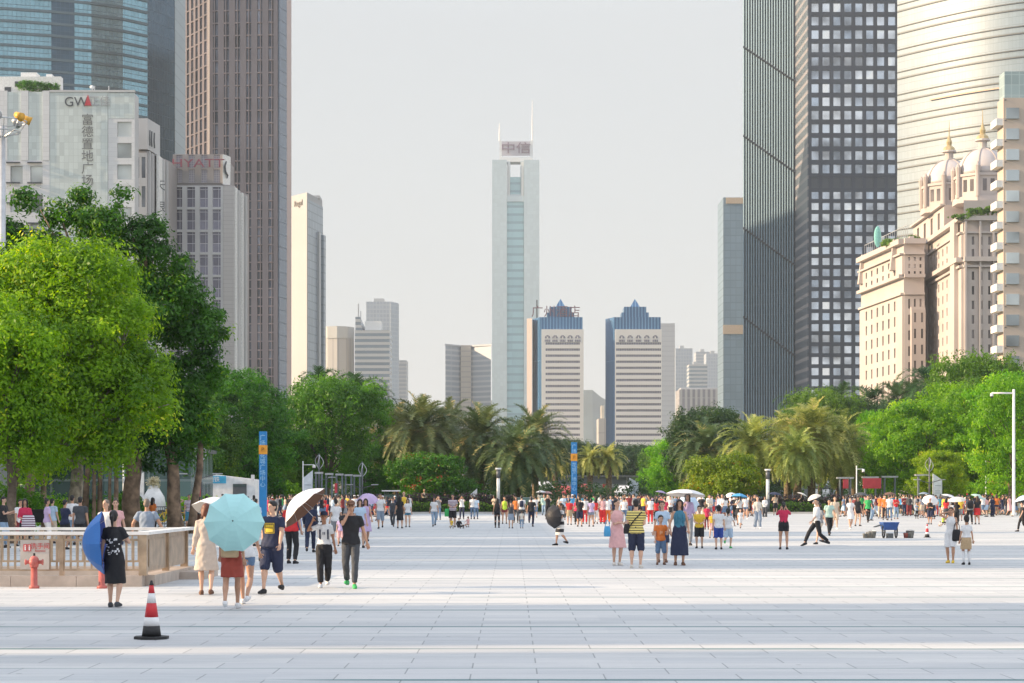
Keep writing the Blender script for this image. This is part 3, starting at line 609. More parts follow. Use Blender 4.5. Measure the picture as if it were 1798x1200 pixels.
# 14. bright glass tower right
Z14 = 900; B = Bld('bright_glass_tower', 'pale bright glass tower with paired thin rising lines, filling the upper corner', at=pz(1690, Z14))
arc = [pz(1560 + 300 * i / 24., 936 - 58 * (1 - (1 - i / 24.) ** 1.6)) for i in range(25)]
B.put(MB().prism(arc + [pz(1860, 960), pz(1560, 980)], 0, 235), 'core', M_LGREY, uv=True)
B.put(ribbon(arc, 0, 235, .3), 'glass_wall', grid_mat('bright glass', (.24, .31, .37), (.17, .22, .26), 1.6, 3.4, .08, .22, .4, .0, .10), uv=True, smooth=True)
mdl = mat('grey transom', (.12, .13, .13), .5)
each(22, ribbon(arc, 6, 6.55, .8, .4), 'transom', mdl, B, (0, 0, 10.2)); each(22, ribbon(arc, 9.1, 9.5, .8, .4), 'transom', mdl, B, (0, 0, 10.2))
B.put(ribbon(arc[6:20], ZZ(166, Z14), ZZ(163.5, Z14), 1.2, .4), 'copper_strip', mat('copper strip', (.6, .42, .3)))

# 15. cream palace with domes
M_CR = mat('cream limestone', (.52, .46, .43), .7, scale=.1, var=.04)
M_CRD = mat('rose cream stone', (.46, .40, .37), .7, scale=.1, var=.05)
wp = window_mat('palace window', (.14, .12, .12), (.26, .23, .23), .3)
wps = window_mat('palace blind window', (.30, .26, .24), (.42, .37, .34), .1, .4)
def wedge(B, pa, pb, pc, zt, corn, depth=26):
    """left face pa-pb, front face pb-pc"""
    B.put(MB().prism([pa, pb, pc, (pc[0], pc[1] + depth), (pa[0] * (pa[1] + depth) / pa[1] + .5, pa[1] + depth)], 0, zt), 'wall', M_CR, uv=True)
    for z, h_, d in corn:
        B.put(ribbon([pa, pb], z, z + h_, d, d), 'cornice', M_CR); B.put(ribbon([pb, pc], z, z + h_, d + .02, d + .02), 'cornice', M_CR)
B = Bld('lower_palace_block', 'lower cream palace style block with a roof garden, in front of the domed one', at=pz(1570, 490))
pa, pb, pc = pz(1512, 520), pz(1587, 480), pz(1623, 480)
zt = ZZ(425, 480); fl = 3.2
wedge(B, pa, pb, pc, zt, [(zt - .5, 1.2, 1.3), (zt - 3, .4, 1.0), (ZZ(488, 480), .8, 1.2), (ZZ(518, 480), .5, .8)])
B.facade(pa, pb, 0, ZZ(520, 480), 6, 13, .26, .62, M_CR, wps, .35, u0=4, u1=4); B.facade(pa, pb, ZZ(486, 480), zt - 3.2, 6, 2, .26, .6, M_CR, wps, .35, u0=4, u1=4)
B.facade(pb, pc, 0, ZZ(520, 480), 3, 13, .34, .62, M_CR, wp, .35, u0=.5, u1=.3); B.facade(pb, pc, ZZ(486, 480), zt - 3.2, 3, 3, .34, .5, M_CR, wp, .35, u0=.5, u1=.3)
B.put(ribbon([vlerp(pb, pc, .3), vlerp(pb, pc, .98)], 0, ZZ(540, 480), 1.6, 1.2), 'bay', M_CR, uv=True)
B.facade((vlerp(pb, pc, .3)[0], 478.4), (vlerp(pb, pc, .98)[0], 478.4), 0, ZZ(545, 480), 2, 12, .3, .6, M_CRD, wp, .3, name='bay_wall')
for px, z in ((1516, 518), (1600, 481), (1572, 487)):
    B.put(MB().prism([(X(px, z) - 1.4, z - 1.2), (X(px, z) + 1.4, z - 1.2), (X(px, z) + 1.4, z + 1), (X(px, z) - 1.4, z + 1)], zt - 6, zt + 1.4, top=[(X(px, z) - .5, z - .6), (X(px, z) + .5, z - .6), (X(px, z) + .5, z + .6), (X(px, z) - .5, z + .6)]), 'aedicule', M_CR)
rl = MB()
for i in range(22):
    p = vlerp(pa, pb, i / 21.); rl.bar((p[0] + 1.2, p[1] + 1.6, zt), (p[0] + 1.2, p[1] + 1.6, zt + 4.2), .09)
rl.bar((pa[0] + 1.2, pa[1] + 1.6, zt + 4.2), (pb[0] + 1.2, pb[1] + 1.6, zt + 4.2), .12)
B.put(rl, 'roof_railing', M_LGREY)
B.put(MB().ball((X(1541, 500), 500, ZZ(416, 500)), (.9, .3, 2.6)), 'roof_banner', mat('aqua banner', (.25, .62, .58)))
B = Bld('domed_palace_block', 'tall cream palace style block with two ribbed domes and gold spires', at=pz(1690, 460))
pa, pb, pc = pz(1622, 500), pz(1691, 450), pz(1775, 450)
zt = ZZ(385, 450)
wedge(B, pa, pb, pc, zt, [(zt - .4, 1.0, 1.2), (zt - 3.2, .4, .8), (ZZ(460, 450), 1.0, 1.5), (ZZ(470, 450), .5, .9)])
B.facade(pa, pb, 0, ZZ(472, 450), 8, 16, .24, .58, M_CR, wps, .35, u0=4, u1=4); B.facade(pa, pb, ZZ(456, 450), zt - 3.4, 8, 2, .24, .6, M_CR, wps, .35, u0=4, u1=4)
B.facade(pb, pc, 0, ZZ(472, 450), 5, 16, .30, .58, M_CR, wp, .35, u0=1.2, u1=.3); B.facade(pb, pc, ZZ(456, 450), zt - 3.4, 5, 2, .30, .66, M_CR, wp, .35, u0=1.2, u1=.3)
for t in (.12, .88): 
    p = vlerp(pa, pb, t); B.put(ribbon([vlerp(pa, pb, t - .05), vlerp(pa, pb, t + .05)], 0, zt, 1.3, .9), 'pilaster', M_CR, uv=True)
for t in (.04, .34, .62, .9): B.put(ribbon([vlerp(pb, pc, t - .02), vlerp(pb, pc, t + .02)], 0, zt - .5, 1.1, .7), 'pilaster', M_CR, uv=True)
# upper tiers
t1 = ZZ(330, 470)
up = [pz(1606, 520), pz(1668, 478), pz(1790, 478), pz(1790, 500), pz(1606, 530)]
B.put(MB().prism([pz(1606, 520), pz(1660, 480), pz(1790, 480), (X(1790, 500), 500), (X(1607, 530), 530)], 0, ZZ(360, 480)), 'upper_tier', M_CR, uv=True)
B.facade(pz(1606, 520), pz(1660, 480), ZZ(405, 480), ZZ(362, 480), 4, 1, .3, .7, M_CR, wp, .3, u0=2, u1=2, name='tier_wall')
B.put(ribbon([pz(1606, 520), pz(1660, 480)], ZZ(361, 480), ZZ(358, 480), 1.2, 1.2), 'cornice', M_CR)
M_DOME = mat('pinkish white dome', (.56, .50, .48), .45, scale=.2, var=.03)
M_GOLD = mat('gold leaf', (.55, .42, .22), .4, .5)
def dome(cx, z, ybase, ytop, rpx, drum_y, spire_y):
    r = rpx / FPX * z; x = X(cx, z); zb = ZZ(ybase, z); zt_ = ZZ(ytop, z)
    n = 8; oct_ = lambda rr: [(x + rr * math.cos(2*math.pi*(k+.5)/n), z + r + rr * math.sin(2*math.pi*(k+.5)/n)) for k in range(n)]
    B.put(MB().prism(oct_(r * 1.08), ZZ(drum_y, z), zb), 'drum', M_CR, uv=True)
    B.put(MB().prism(oct_(r * 1.14), zb - .6, zb), 'cornice', M_CR)
    B.put(MB().prism(oct_(r * 1.17), ZZ(drum_y, z) - 1.2, ZZ(drum_y, z) + .2), 'cornice', M_CR)
    for k in range(n):
        a0 = 2*math.pi*(k+.5)/n; a1 = a0 + 2*math.pi/n
        if math.sin((a0+a1)/2) > .3: continue
        pA = (x + r*1.08*math.cos(a0), z + r + r*1.08*math.sin(a0)); pB = (x + r*1.08*math.cos(a1), z + r + r*1.08*math.sin(a1))
        for t in (.32, .68):
            p0 = vlerp(pA, pB, t - .09); p1 = vlerp(pA, pB, t + .09); h_ = zb - ZZ(drum_y, z)
            B.put(ribbon([p0, p1], ZZ(drum_y, z) + h_ * .25, ZZ(drum_y, z) + h_ * .75, .08, .1), 'window', wp)
        c = (x + r*1.12*math.cos(a0), z + r + r*1.12*math.sin(a0)); B.put(MB().tube([(c[0], c[1], ZZ(drum_y, z)), (c[0], c[1], zb), (c[0], c[1], zb + 1.6), (c[0], c[1], zb + 2.6)], [.55, .55, .7, .1], 8), 'corner_column', M_CRD)
    P = []; rad = []
    for i in range(13):
        t = i / 12.; P.append((x, z + r, zb + (zt_ - zb) * math.sin(t * math.pi / 2 * .93))); rad.append(r * max(.16, math.cos(t * math.pi / 2 * .93)))
    B.put(MB().tube(P, rad, 32), 'dome', M_DOME, smooth=True)
    rb = MB()
    for k in range(n):
        a0 = 2*math.pi*(k+.5)/n; rb.tube([(x + (rr + .05)*math.cos(a0), z + r + (rr + .05)*math.sin(a0), p[2]) for p, rr in zip(P, rad)], [.16]*13, 5)
    B.put(rb, 'dome_rib', M_CRD)
    L_ = zt_; B.put(MB().tube([(x, z+r, L_ - .6), (x, z+r, L_ + .2), (x, z+r, L_ + .3), (x, z+r, L_ + 1.7), (x, z+r, L_ + 1.8), (x, z+r, L_ + 2.2)], [r*.25, r*.25, r*.17, r*.17, r*.3, r*.28], 10), 'lantern', M_CR)
    B.put(MB().tube([(x, z+r, L_ + 2.1), (x, z+r, L_ + 2.9), (x, z+r, L_ + 3.5), (x, z+r, L_ + 4.3), (x, z+r, L_ + 6), (x, z+r, ZZ(spire_y, z))], [r*.26, r*.22, r*.1, r*.12, .14, .05], 8), 'spire', M_GOLD)
dome(1676, 490, 320, 274, 44, 362, 204); dome(1736, 470, 303, 254, 46, 345, 184)
B.put(MB().prism([pz(1692, 452), pz(1790, 452), pz(1790, 500), pz(1692, 490)], 0, ZZ(352, 452)), 'upper_tier', M_CR, uv=True)

# 16. balcony block at the edge
Z16 = 320; B = Bld('balcony_apartment_block', 'cream apartment block with stacked white balconies, cut by the frame edge', at=pz(1790, Z16)); zt = ZZ(172, Z16)
B.put(MB().box(X(1762, Z16), X(1880, Z16), Z16, Z16 + 4, 0, zt), 'wall', mat('peach render', (.54, .45, .38), .7, scale=.2, var=.03), uv=True)
B.put(MB().box(X(1764.5, Z16), X(1880, Z16), Z16 + .3, Z16 + 3.8, zt, ZZ(125, Z16)), 'top_storey', grid_mat('top storey glass', (.33, .42, .43), (.46, .55, .55), 1.2, 1.6, .1, .1, .4, .2, .2), uv=True)
n = 22; pt = 36.3
mg = window_mat('flat window', (.42, .48, .52), (.60, .66, .68), .3, .25)
for i in range(n):
    y0 = 190 + pt * i; zb, z1 = ZZ(y0 + 19, Z16), ZZ(y0, Z16)
    if zb < 1: break
    B.put(MB().box(X(1766, Z16), X(1789, Z16), Z16 - .25, Z16, zb, z1), 'window', mg)
    B.put(MB().box(X(1764, Z16), X(1767, Z16), Z16 - .1, Z16 + 3, zb + 3, z1 + 1.2), 'dark_recess', M_DARK)
    k = MB(); zz = ZZ(y0 + 30, Z16); k.box(X(1751, Z16), X(1765, Z16), Z16 + .2, Z16 + 4, zz, zz + .25); k.box(X(1751, Z16), X(1765, Z16), Z16 + .1, Z16 + .25, zz, zz + 1.1); k.box(X(1751, Z16) - .1, X(1751, Z16), Z16 + .1, Z16 + 4, zz, zz + 1.1)
    B.put(k, 'balcony', M_WHITE)

# unseen blocks added left of the frame; heights and gaps shape the plaza's shade
for (y0, y1, h_, lab) in ((-30, 19.1, 31, ''), (20.1, 29., 31, ''), (44.4, 51.0, 37, ''), (52.0, 65.4, 37, ''), (66.6, 78.8, 21, ''), (80, 121, 21, '')):
    B = Bld('added_shade_block', 'grey block added out of the picture to shade the plaza', group='unseen blocks added to shade the plaza', at=(-62.5, (y0 + y1) / 2))
    y0 -= .0; y1 -= .35
    B.put(MB().box(-65, -60, y0, y1, 0, h_), 'wall', M_STONE2, uv=True)
    B.put(MB().box(-65.3, -59.7, y0, y1, h_, h_ + .4), 'roof', M_LGREY)

# hills
mb = MB(); rr = random.Random(3); N = 60; V = []; F = []
for i in range(N + 1):
    px = 700 + 900 * i / N; z = 4200; h_ = ZZ(700 + 8 * math.sin(i * .5) + 6 * math.sin(i * 1.3 + 1) + rr.uniform(-2, 2) - 12 * math.exp(-((px - 1045) / 25.) ** 2), z)
    V += [(X(px, z), z, -5), (X(px, z), z + 150, max(h_, 60)), (X(px, z), z + 900, -5)]
for i in range(N):
    k = i * 3; F += [(k, k + 3, k + 4, k + 1), (k + 1, k + 4, k + 5, k + 2)]
mb.add(V, F).build('hills', mat('wooded hill', (.10, .13, .12), .9, scale=.01, var=.2))['kind'] = 'structure'
# ---------------------------------------------------------------- trees and plants
def leaf_mat(name, c0, c1, trans=.35, c2=None, hue=.02):
    m = bpy.data.materials.new(name); m.use_nodes = True; nt = m.node_tree; b = nt.nodes['Principled BSDF']; L = nt.links.new
    a = nd(nt, 'ShaderNodeAttribute', attribute_name='tone'); g = nd(nt, 'ShaderNodeNewGeometry'); oi = nd(nt, 'ShaderNodeObjectInfo')
    mr = nd(nt, 'ShaderNodeMath', operation='MULTIPLY_ADD'); L(g.outputs['Random Per Island'], mr.inputs[0]); mr.inputs[1].default_value = .3; L(a.outputs['Fac'], mr.inputs[2])
    r = nd(nt, 'ShaderNodeValToRGB'); L(mr.outputs[0], r.inputs[0]); e = r.color_ramp.elements; e[0].position = .1; e[0].color = (*c0, 1); e[1].position = 1.0; e[1].color = (*c1, 1)
    if c2: q = e.new(1.18 if False else .93); q.color = (*c1, 1); e[2].color = (*c2, 1)
    h = nd(nt, 'ShaderNodeHueSaturation'); hm = nd(nt, 'ShaderNodeMapRange'); hm.inputs[3].default_value = .5 - hue; hm.inputs[4].default_value = .5 + hue
    L(oi.outputs['Random'], hm.inputs[0]); L(hm.outputs[0], h.inputs['Hue']); L(r.outputs[0], h.inputs['Color'])
    L(h.outputs[0], b.inputs['Base Color']); b.inputs['Roughness'].default_value = .45; b.inputs['Specular IOR Level'].default_value = .3
    t = nd(nt, 'ShaderNodeBsdfTranslucent'); h2 = nd(nt, 'ShaderNodeHueSaturation'); h2.inputs['Saturation'].default_value = 1.1; h2.inputs['Value'].default_value = 2.0; h2.inputs['Hue'].default_value = .49
    L(h.outputs[0], h2.inputs['Color']); L(h2.outputs[0], t.inputs[0])
    mx = nd(nt, 'ShaderNodeMixShader'); mx.inputs[0].default_value = trans; L(b.outputs[0], mx.inputs[1]); L(t.outputs[0], mx.inputs[2]); L(mx.outputs[0], nt.nodes['Material Output'].inputs[0])
    return m
def unit(v): return v / np.maximum(np.linalg.norm(v, axis=1, keepdims=True), 1e-6)
def crown_mesh(name, blobs, nclump, per, leaf, seed, cr=.4, shell=.55, droop=.0):
    rg = np.random.default_rng(seed); bl = np.array(blobs, float); vol = (bl[:, 3] * bl[:, 4] * bl[:, 5]) ** .67; pr = vol / vol.sum()
    n = int(nclump * 1.9); bi = rg.choice(len(bl), n, p=pr); d = unit(rg.normal(size=(n, 3))); low = d[:, 2] < -.35; d[low & (rg.random(n) < .6), 2] *= -1
    rad = shell + (1.08 - shell) * rg.random(n) ** .55
    # lobes: uneven outline
    k = rg.normal(size=(7, 3)) * 2.6; ph = rg.random(7) * 6.28; lob = sum(np.sin(d @ k[i] + ph[i] + bi * 1.7) for i in range(7)) / 7
    rad *= 1 + .46 * lob; rad *= np.where(rg.random(n) < .14, 1.17, 1.0)
    C = bl[bi, :3] + d * bl[bi, 3:6] * rad[:, None]
    inside = np.zeros(n)
    for j in range(len(bl)):
        q = np.linalg.norm((C - bl[j, :3]) / bl[j, 3:6], axis=1); inside += (q < .62) & (bi != j)
    bi = bi[inside == 0][:nclump]; C = C[inside == 0][:nclump]; d = d[inside == 0][:nclump]; n = len(C)
    tone = rg.random(n) * .50 + .0 + (rg.random(len(bl)) * .28)[bi] + .16 * np.clip(sum(np.sin(C @ k[i] * .35 + ph[i]) for i in range(4)) / 4 + .5, 0, 1)
    ci = np.repeat(np.arange(n), per); N = len(ci); off = unit(rg.normal(size=(N, 3))) * (rg.random(N) ** .3)[:, None] * cr * (0.6 + .8 * rg.random(n))[ci][:, None]
    off[:, 2] *= .75; P = C[ci] + off; P[:, 2] -= droop * rg.random(N)
    nn = unit(unit(off) * 1.1 + d[ci] * .3 + rg.normal(size=(N, 3)) * .3 + np.array([0, 0, .25])); t = unit(np.cross(nn, rg.normal(size=(N, 3)))); bt = np.cross(nn, t)
    L_ = leaf * (.6 + .8 * rg.random(N))[:, None]; W_ = L_ * .45
    V = np.stack([P - t * L_ * .5, P + bt * W_ * .5 - nn * L_ * .06, P + t * L_ * .5 - nn * L_ * .12, P - bt * W_ * .5 - nn * L_ * .06], 1).reshape(-1, 3)
    F = np.arange(N * 4).reshape(-1, 4)
    return quick_mesh(name, V, F, attr=np.repeat(tone[ci], 4))
M_BARK = mat('grey brown bark', (.16, .12, .09), .9, scale=4, var=.25, bump=.6)
M_BARK2 = mat('warm banyan bark', (.22, .15, .10), .9, scale=3, var=.3, bump=.6)
def trunk_mb(h, r, limbs, seed, mb=None, lean=(0, 0), base=(0, 0)):
    rg = random.Random(seed); mb = mb or MB(); P = []; rad = []; x, y = base
    for i in range(7):
        t = i / 6.; P.append((x + lean[0] * t + math.sin(i * 1.3 + seed) * r * .5 * t, y + lean[1] * t + math.cos(i * 1.7 + seed) * r * .5 * t, h * t - .1)); rad.append(r * (1.35 if i == 0 else 1.05 - .45 * t))
    mb.tube(P, rad, 9)
    for (tx, ty, tz) in limbs:
        s = rg.uniform(.55, .98); b = Vector(P[-1]) * s + Vector(P[0]) * (1 - s); e = Vector((tx, ty, tz)); m_ = (b + e) / 2 + Vector((rg.uniform(-.3, .3), rg.uniform(-.3, .3), (e - b).length * .12))
        mb.tube([b, b.lerp(m_, .5) + Vector((0, 0, .05)), m_, m_.lerp(e, .5), e], [r * .5, r * .42, r * .33, r * .22, r * .08], 6)
        for q in range(2):
            e2 = e + Vector((rg.uniform(-1, 1), rg.uniform(-1, 1), rg.uniform(-.2, .9))) * .9; mb.tube([m_, m_.lerp(e2, .55), e2], [r * .22, r * .14, r * .04], 5)
    return mb
def make_tree(name, loc, blobs, nclump, per, leaf, lm, seed, label, cat='tree', group=None, th=3, tr=.25, cr=.4, shell=.55, lean=(0, 0), bark=None, trunks=None, droop=0):
    o = empty(name, loc, 0, label, cat, group)
    limbs = [(b[0], b[1], b[2] - b[5] * .1) for b in blobs[:8]]
    mb = trunk_mb(th, tr, limbs, seed, lean=lean)
    link('trunk', mb.mesh('trunk', True), o, bark or M_BARK)
    for (bx, by, hh, rr, lx) in (trunks or []): link('trunk', trunk_mb(hh, rr, [], seed + int(bx * 10), lean=(lx, 0), base=(bx, by)).mesh('trunk', True), o, bark or M_BARK)
    link('crown', crown_mesh('crown', blobs, nclump, per, leaf, seed, cr, shell, droop), o, lm)
    return o
def copy_tree(o, loc, rz, s, label=None, mats=None):
    c = o.copy(); COL.objects.link(c); c.location = loc; c.rotation_euler = (0, 0, rz); c.scale = (s if isinstance(s, tuple) else (s, s, s))
    if label: c['label'] = label
    for ch in list(o.children):
        k = ch.copy(); COL.objects.link(k); k.parent = c
        if mats and k.data.name.startswith('crown'): k.material_slots[0].link = 'OBJECT'; k.material_slots[0].material = mats
    return c
L_LIGHT = leaf_mat('light green leaves', (.035, .12, .005), (.24, .42, .014), .45, (.55, .58, .06))
L_MID = leaf_mat('mid green leaves', (.008, .055, .006), (.11, .26, .016), .38)
L_DARK = leaf_mat('dark banyan leaves', (.005, .035, .006), (.065, .19, .012), .33, (.20, .34, .014))
L_BRIGHT = leaf_mat('bright green leaves', (.025, .12, .005), (.21, .42, .012), .45, (.42, .52, .03))
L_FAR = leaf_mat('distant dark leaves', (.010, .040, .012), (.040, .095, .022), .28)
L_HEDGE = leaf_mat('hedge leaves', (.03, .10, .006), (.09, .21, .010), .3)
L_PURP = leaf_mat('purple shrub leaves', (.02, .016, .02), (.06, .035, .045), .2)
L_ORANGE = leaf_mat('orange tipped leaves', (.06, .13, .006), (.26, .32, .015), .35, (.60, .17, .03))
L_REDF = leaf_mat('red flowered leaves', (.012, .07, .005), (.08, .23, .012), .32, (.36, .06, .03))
rr = random.Random(11)
def blobset(w, d, h, z0, n, seed, big=.45):
    q = random.Random(seed); out = [(0, 0, z0 + h * .5, w * .36, d * .36, h * .42)]
    for i in range(n):
        a = 2 * math.pi * i / n + q.uniform(-.4, .4); rr_ = q.uniform(.45, .78); zz = q.uniform(.25, .9); s = q.uniform(.75, 1.2) * big
        k = math.sqrt(max(.15, 1 - (zz - .45) ** 2 * 2.6))
        out.append((math.cos(a) * w / 2 * rr_ * k, math.sin(a) * d / 2 * rr_ * k, z0 + h * zz, w * .27 * s / .45, d * .27 * s / .45, h * .2 * s / .45))
    return out
# near left group
LT = [((px - 120) * .02167, dy, 1.8 + (867 - py) * .02167, r * .02167, r * .022, r * .0195) for px, py, r, dy in ((60, 492, 62, .4), (158, 500, 70, .2), (228, 568, 42, -.5), (243, 650, 46, 0), (120, 600, 92, -.8), (20, 600, 80, -.3), (190, 700, 74, -1.2), (268, 735, 40, -.6), (110, 742, 90, -1.5), (10, 715, 76, -.8), (186, 795, 44, -.8), (90, 800, 46, -1.6), (-40, 520, 60, .5), (272, 680, 28, 0), (110, 462, 36, .8), (-10, 800, 44, -.5), (60, 660, 60, -2.0), (170, 610, 46, -1.8), (130, 690, 44, -2.6))]
make_tree('broadleaf_tree', (X(120, 78), 78, 0), LT, 1450, 64, .18, L_LIGHT, 5, 'big light green tree with yellowish sunlit top, in front of the dark banyan', th=4.5, tr=.3, cr=.66, bark=mat('pale knobbly bark', (.30, .25, .19), .9, scale=5, var=.3), lean=(.6, 0))
make_tree('broadleaf_tree', (X(20, 74), 74, 0), [(-.6, 0, 5, 1.9, 1.8, 1.7), (.3, -.3, 6.6, 1.5, 1.6, 1.4), (.7, 0, 4.2, 1.1, 1.4, 1.0), (-1.2, 0, 7.6, 1.6, 1.5, 1.2), (.4, 0, 3.3, 1.1, 1.0, .8)], 700, 45, .17, L_BRIGHT, 9, 'bright green low tree at the frame edge before the light green one', th=3.6, tr=.2, cr=.58)
bb = [(0, 0, 8.8, 3.0, 3.0, 2.6), (-3.2, 0, 11.2, 2.0, 2.2, 1.5), (-4.8, .3, 9.2, 1.8, 2, 1.6), (-.9, 0, 12.9, 1.2, 1.5, 1.0), (.6, 0, 11.6, 1.6, 1.6, 1.0), (1.2, 0, 12.6, 1.0, .9, .8), (-2.6, 0, 13.3, .9, 1, .9), (-5.4, 0, 12.4, 1.1, 1.2, 1.0),
      (2.4, 0, 9.6, 1.4, 1.8, 1.2), (2.7, 0, 10.9, .7, .7, .9), (3.4, 0, 8.2, 1.1, 1.2, .8), (3.1, .2, 6.3, 1.3, 1.5, 1.1), (1.8, 0, 4.5, 1.8, 1.8, 1.3), (-1.0, 0, 5.2, 2.2, 2, 1.4), (-4.4, 0, 5.4, 2.0, 2, 1.4), (1.8, .5, 3.0, 1.6, 1.4, 1.1), (3.2, .4, 4.4, 1.3, 1.3, 1.1), (.6, 1, 3.6, 1.4, 1.2, 1.0), (4.6, 0, 8.2, .45, .4, .3), (-1.6, 0, 14.3, .5, .4, .5), (.1, 0, 14.4, .4, .4, .5), (-4.2, 0, 14.2, .6, .5, .5), (4.4, 0, 6.3, .5, .5, .4), (2.9, .4, 3.6, 1.2, 1.4, .9), (4.1, 0, 9.0, .5, .5, .35), (4.0, 0, 7.4, .55, .5, .3)]
make_tree('banyan_tree', (X(232, 92), 92, 0), [(b[0]-.5, b[1], b[2]+.7, b[3]*.88, b[4]*.9, b[5]*.88) for b in bb], 1700, 52, .2, L_DARK, 21, 'tall dark banyan with jagged crown and many hanging root trunks, behind the light green tree', th=4.5, tr=.45, cr=.55, shell=.6, bark=M_BARK2,
          trunks=[(-1.9, -1, 4, .16, .1), (-1.5, -1.2, 4, .10, .1), (-1.2, -1, 4, .13, -.1), (-.8, -1.1, 4, .09, .05), (-.5, -1.2, 4, .12, 0), (-2.3, -1, 4, .10, .2), (2.0, 0, 5, .34, -.4), (2.6, .3, 4.5, .2, .5)])
make_tree('banyan_tree', (X(25, 86), 86, 0), [(-1.5, 0, 10.5, 2.2, 2, 1.7), (-.6, 0, 7.5, 2.5, 2, 2), (-2.6, 0, 12.2, 1.4, 1, 1.3), (1.5, 0, 5.4, 1.8, 2, 1.3), (-.2, 0, 4.2, 1.8, 1.8, 1.0)], 1500, 20, .19, L_DARK, 33, 'dark banyan with bare orange brown trunks at the frame edge', th=5, tr=.3, bark=M_BARK2, trunks=[(-.9, -.6, 4.5, .22, .1), (.7, -.8, 4.6, .26, .3), (1.4, -.4, 4.4, .14, -.2)])
# prototypes for the middle distance
protoA = make_tree('broadleaf_tree', (X(408, 178), 178, 0), blobset(9.2, 8, 11.0, 1.2, 19, 41), 950, 52, .27, L_MID, 41, 'mid green round tree above the white station building', th=4, tr=.3, cr=.75)
protoB = make_tree('broadleaf_tree', (X(575, 196), 196, 0), blobset(9.4, 8, 11.2, 1.0, 17, 52, .5), 950, 52, .27, L_MID, 52, 'dark green domed tree above the grey portal frames', th=4, tr=.3, cr=.75)
protoC = make_tree('broadleaf_tree', (X(1612, 205), 205, 0), blobset(8.6, 8, 9.2, .6, 15, 63, .52), 850, 52, .27, L_BRIGHT, 63, 'bright green full tree behind the crowd, next to the dark palm clump', th=3.2, tr=.25, cr=.7)
# (px, Z, scale, proto, leaf, label)
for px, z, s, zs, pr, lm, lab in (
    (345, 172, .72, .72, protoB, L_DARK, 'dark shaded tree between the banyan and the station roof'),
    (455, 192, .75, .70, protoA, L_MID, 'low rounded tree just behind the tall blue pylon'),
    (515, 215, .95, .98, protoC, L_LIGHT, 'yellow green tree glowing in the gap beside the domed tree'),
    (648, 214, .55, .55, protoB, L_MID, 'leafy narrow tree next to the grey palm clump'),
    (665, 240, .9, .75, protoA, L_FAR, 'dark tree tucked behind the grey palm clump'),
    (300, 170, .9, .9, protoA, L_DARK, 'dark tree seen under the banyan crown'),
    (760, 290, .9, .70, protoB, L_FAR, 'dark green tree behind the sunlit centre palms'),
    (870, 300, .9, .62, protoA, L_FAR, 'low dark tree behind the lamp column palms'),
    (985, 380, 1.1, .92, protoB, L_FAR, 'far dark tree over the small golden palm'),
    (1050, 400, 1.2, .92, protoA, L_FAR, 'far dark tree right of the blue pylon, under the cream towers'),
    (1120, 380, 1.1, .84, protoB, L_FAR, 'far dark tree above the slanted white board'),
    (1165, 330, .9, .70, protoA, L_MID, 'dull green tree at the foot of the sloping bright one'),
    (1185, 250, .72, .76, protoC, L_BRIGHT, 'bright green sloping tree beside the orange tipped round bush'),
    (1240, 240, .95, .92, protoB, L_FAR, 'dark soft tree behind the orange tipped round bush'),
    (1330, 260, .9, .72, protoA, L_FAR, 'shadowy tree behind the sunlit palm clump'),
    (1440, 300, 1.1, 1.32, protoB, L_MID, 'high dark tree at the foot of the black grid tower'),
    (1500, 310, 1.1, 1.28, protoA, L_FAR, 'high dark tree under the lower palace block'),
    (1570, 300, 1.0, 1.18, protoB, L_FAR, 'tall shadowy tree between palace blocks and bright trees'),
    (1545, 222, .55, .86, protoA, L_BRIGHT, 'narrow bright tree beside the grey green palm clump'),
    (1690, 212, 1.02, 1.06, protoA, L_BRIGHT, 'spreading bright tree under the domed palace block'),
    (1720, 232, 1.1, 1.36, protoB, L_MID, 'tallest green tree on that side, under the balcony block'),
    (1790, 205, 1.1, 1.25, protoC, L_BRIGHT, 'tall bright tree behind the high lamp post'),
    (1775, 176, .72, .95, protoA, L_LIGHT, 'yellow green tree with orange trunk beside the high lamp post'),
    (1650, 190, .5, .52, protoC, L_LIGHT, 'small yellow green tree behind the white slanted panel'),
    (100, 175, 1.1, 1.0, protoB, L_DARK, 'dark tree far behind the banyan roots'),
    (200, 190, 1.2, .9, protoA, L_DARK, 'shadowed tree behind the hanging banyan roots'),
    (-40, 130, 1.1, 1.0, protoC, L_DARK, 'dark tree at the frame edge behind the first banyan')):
    copy_tree(pr, (X(px, z), z, 0), rr.uniform(0, 6.28), (s, s, zs), lab, lm)
# flowering round shrubs
make_tree('flowering_bush', (X(762, 206), 206, 0), blobset(8.2, 6, 5.4, .2, 12, 71, .5), 2000, 13, .24, L_REDF, 71, 'wide dark green bush with a few red flowers under the centre palms', 'bush', th=1.6, tr=.2, cr=.4)
make_tree('flowering_bush', (X(1268, 196), 196, 0), blobset(6.4, 6, 4.9, .2, 12, 72, .5), 2000, 13, .24, L_ORANGE, 72, 'round sunlit bush with orange red leaf tips behind the crowd', 'bush', th=1.6, tr=.2, cr=.4)
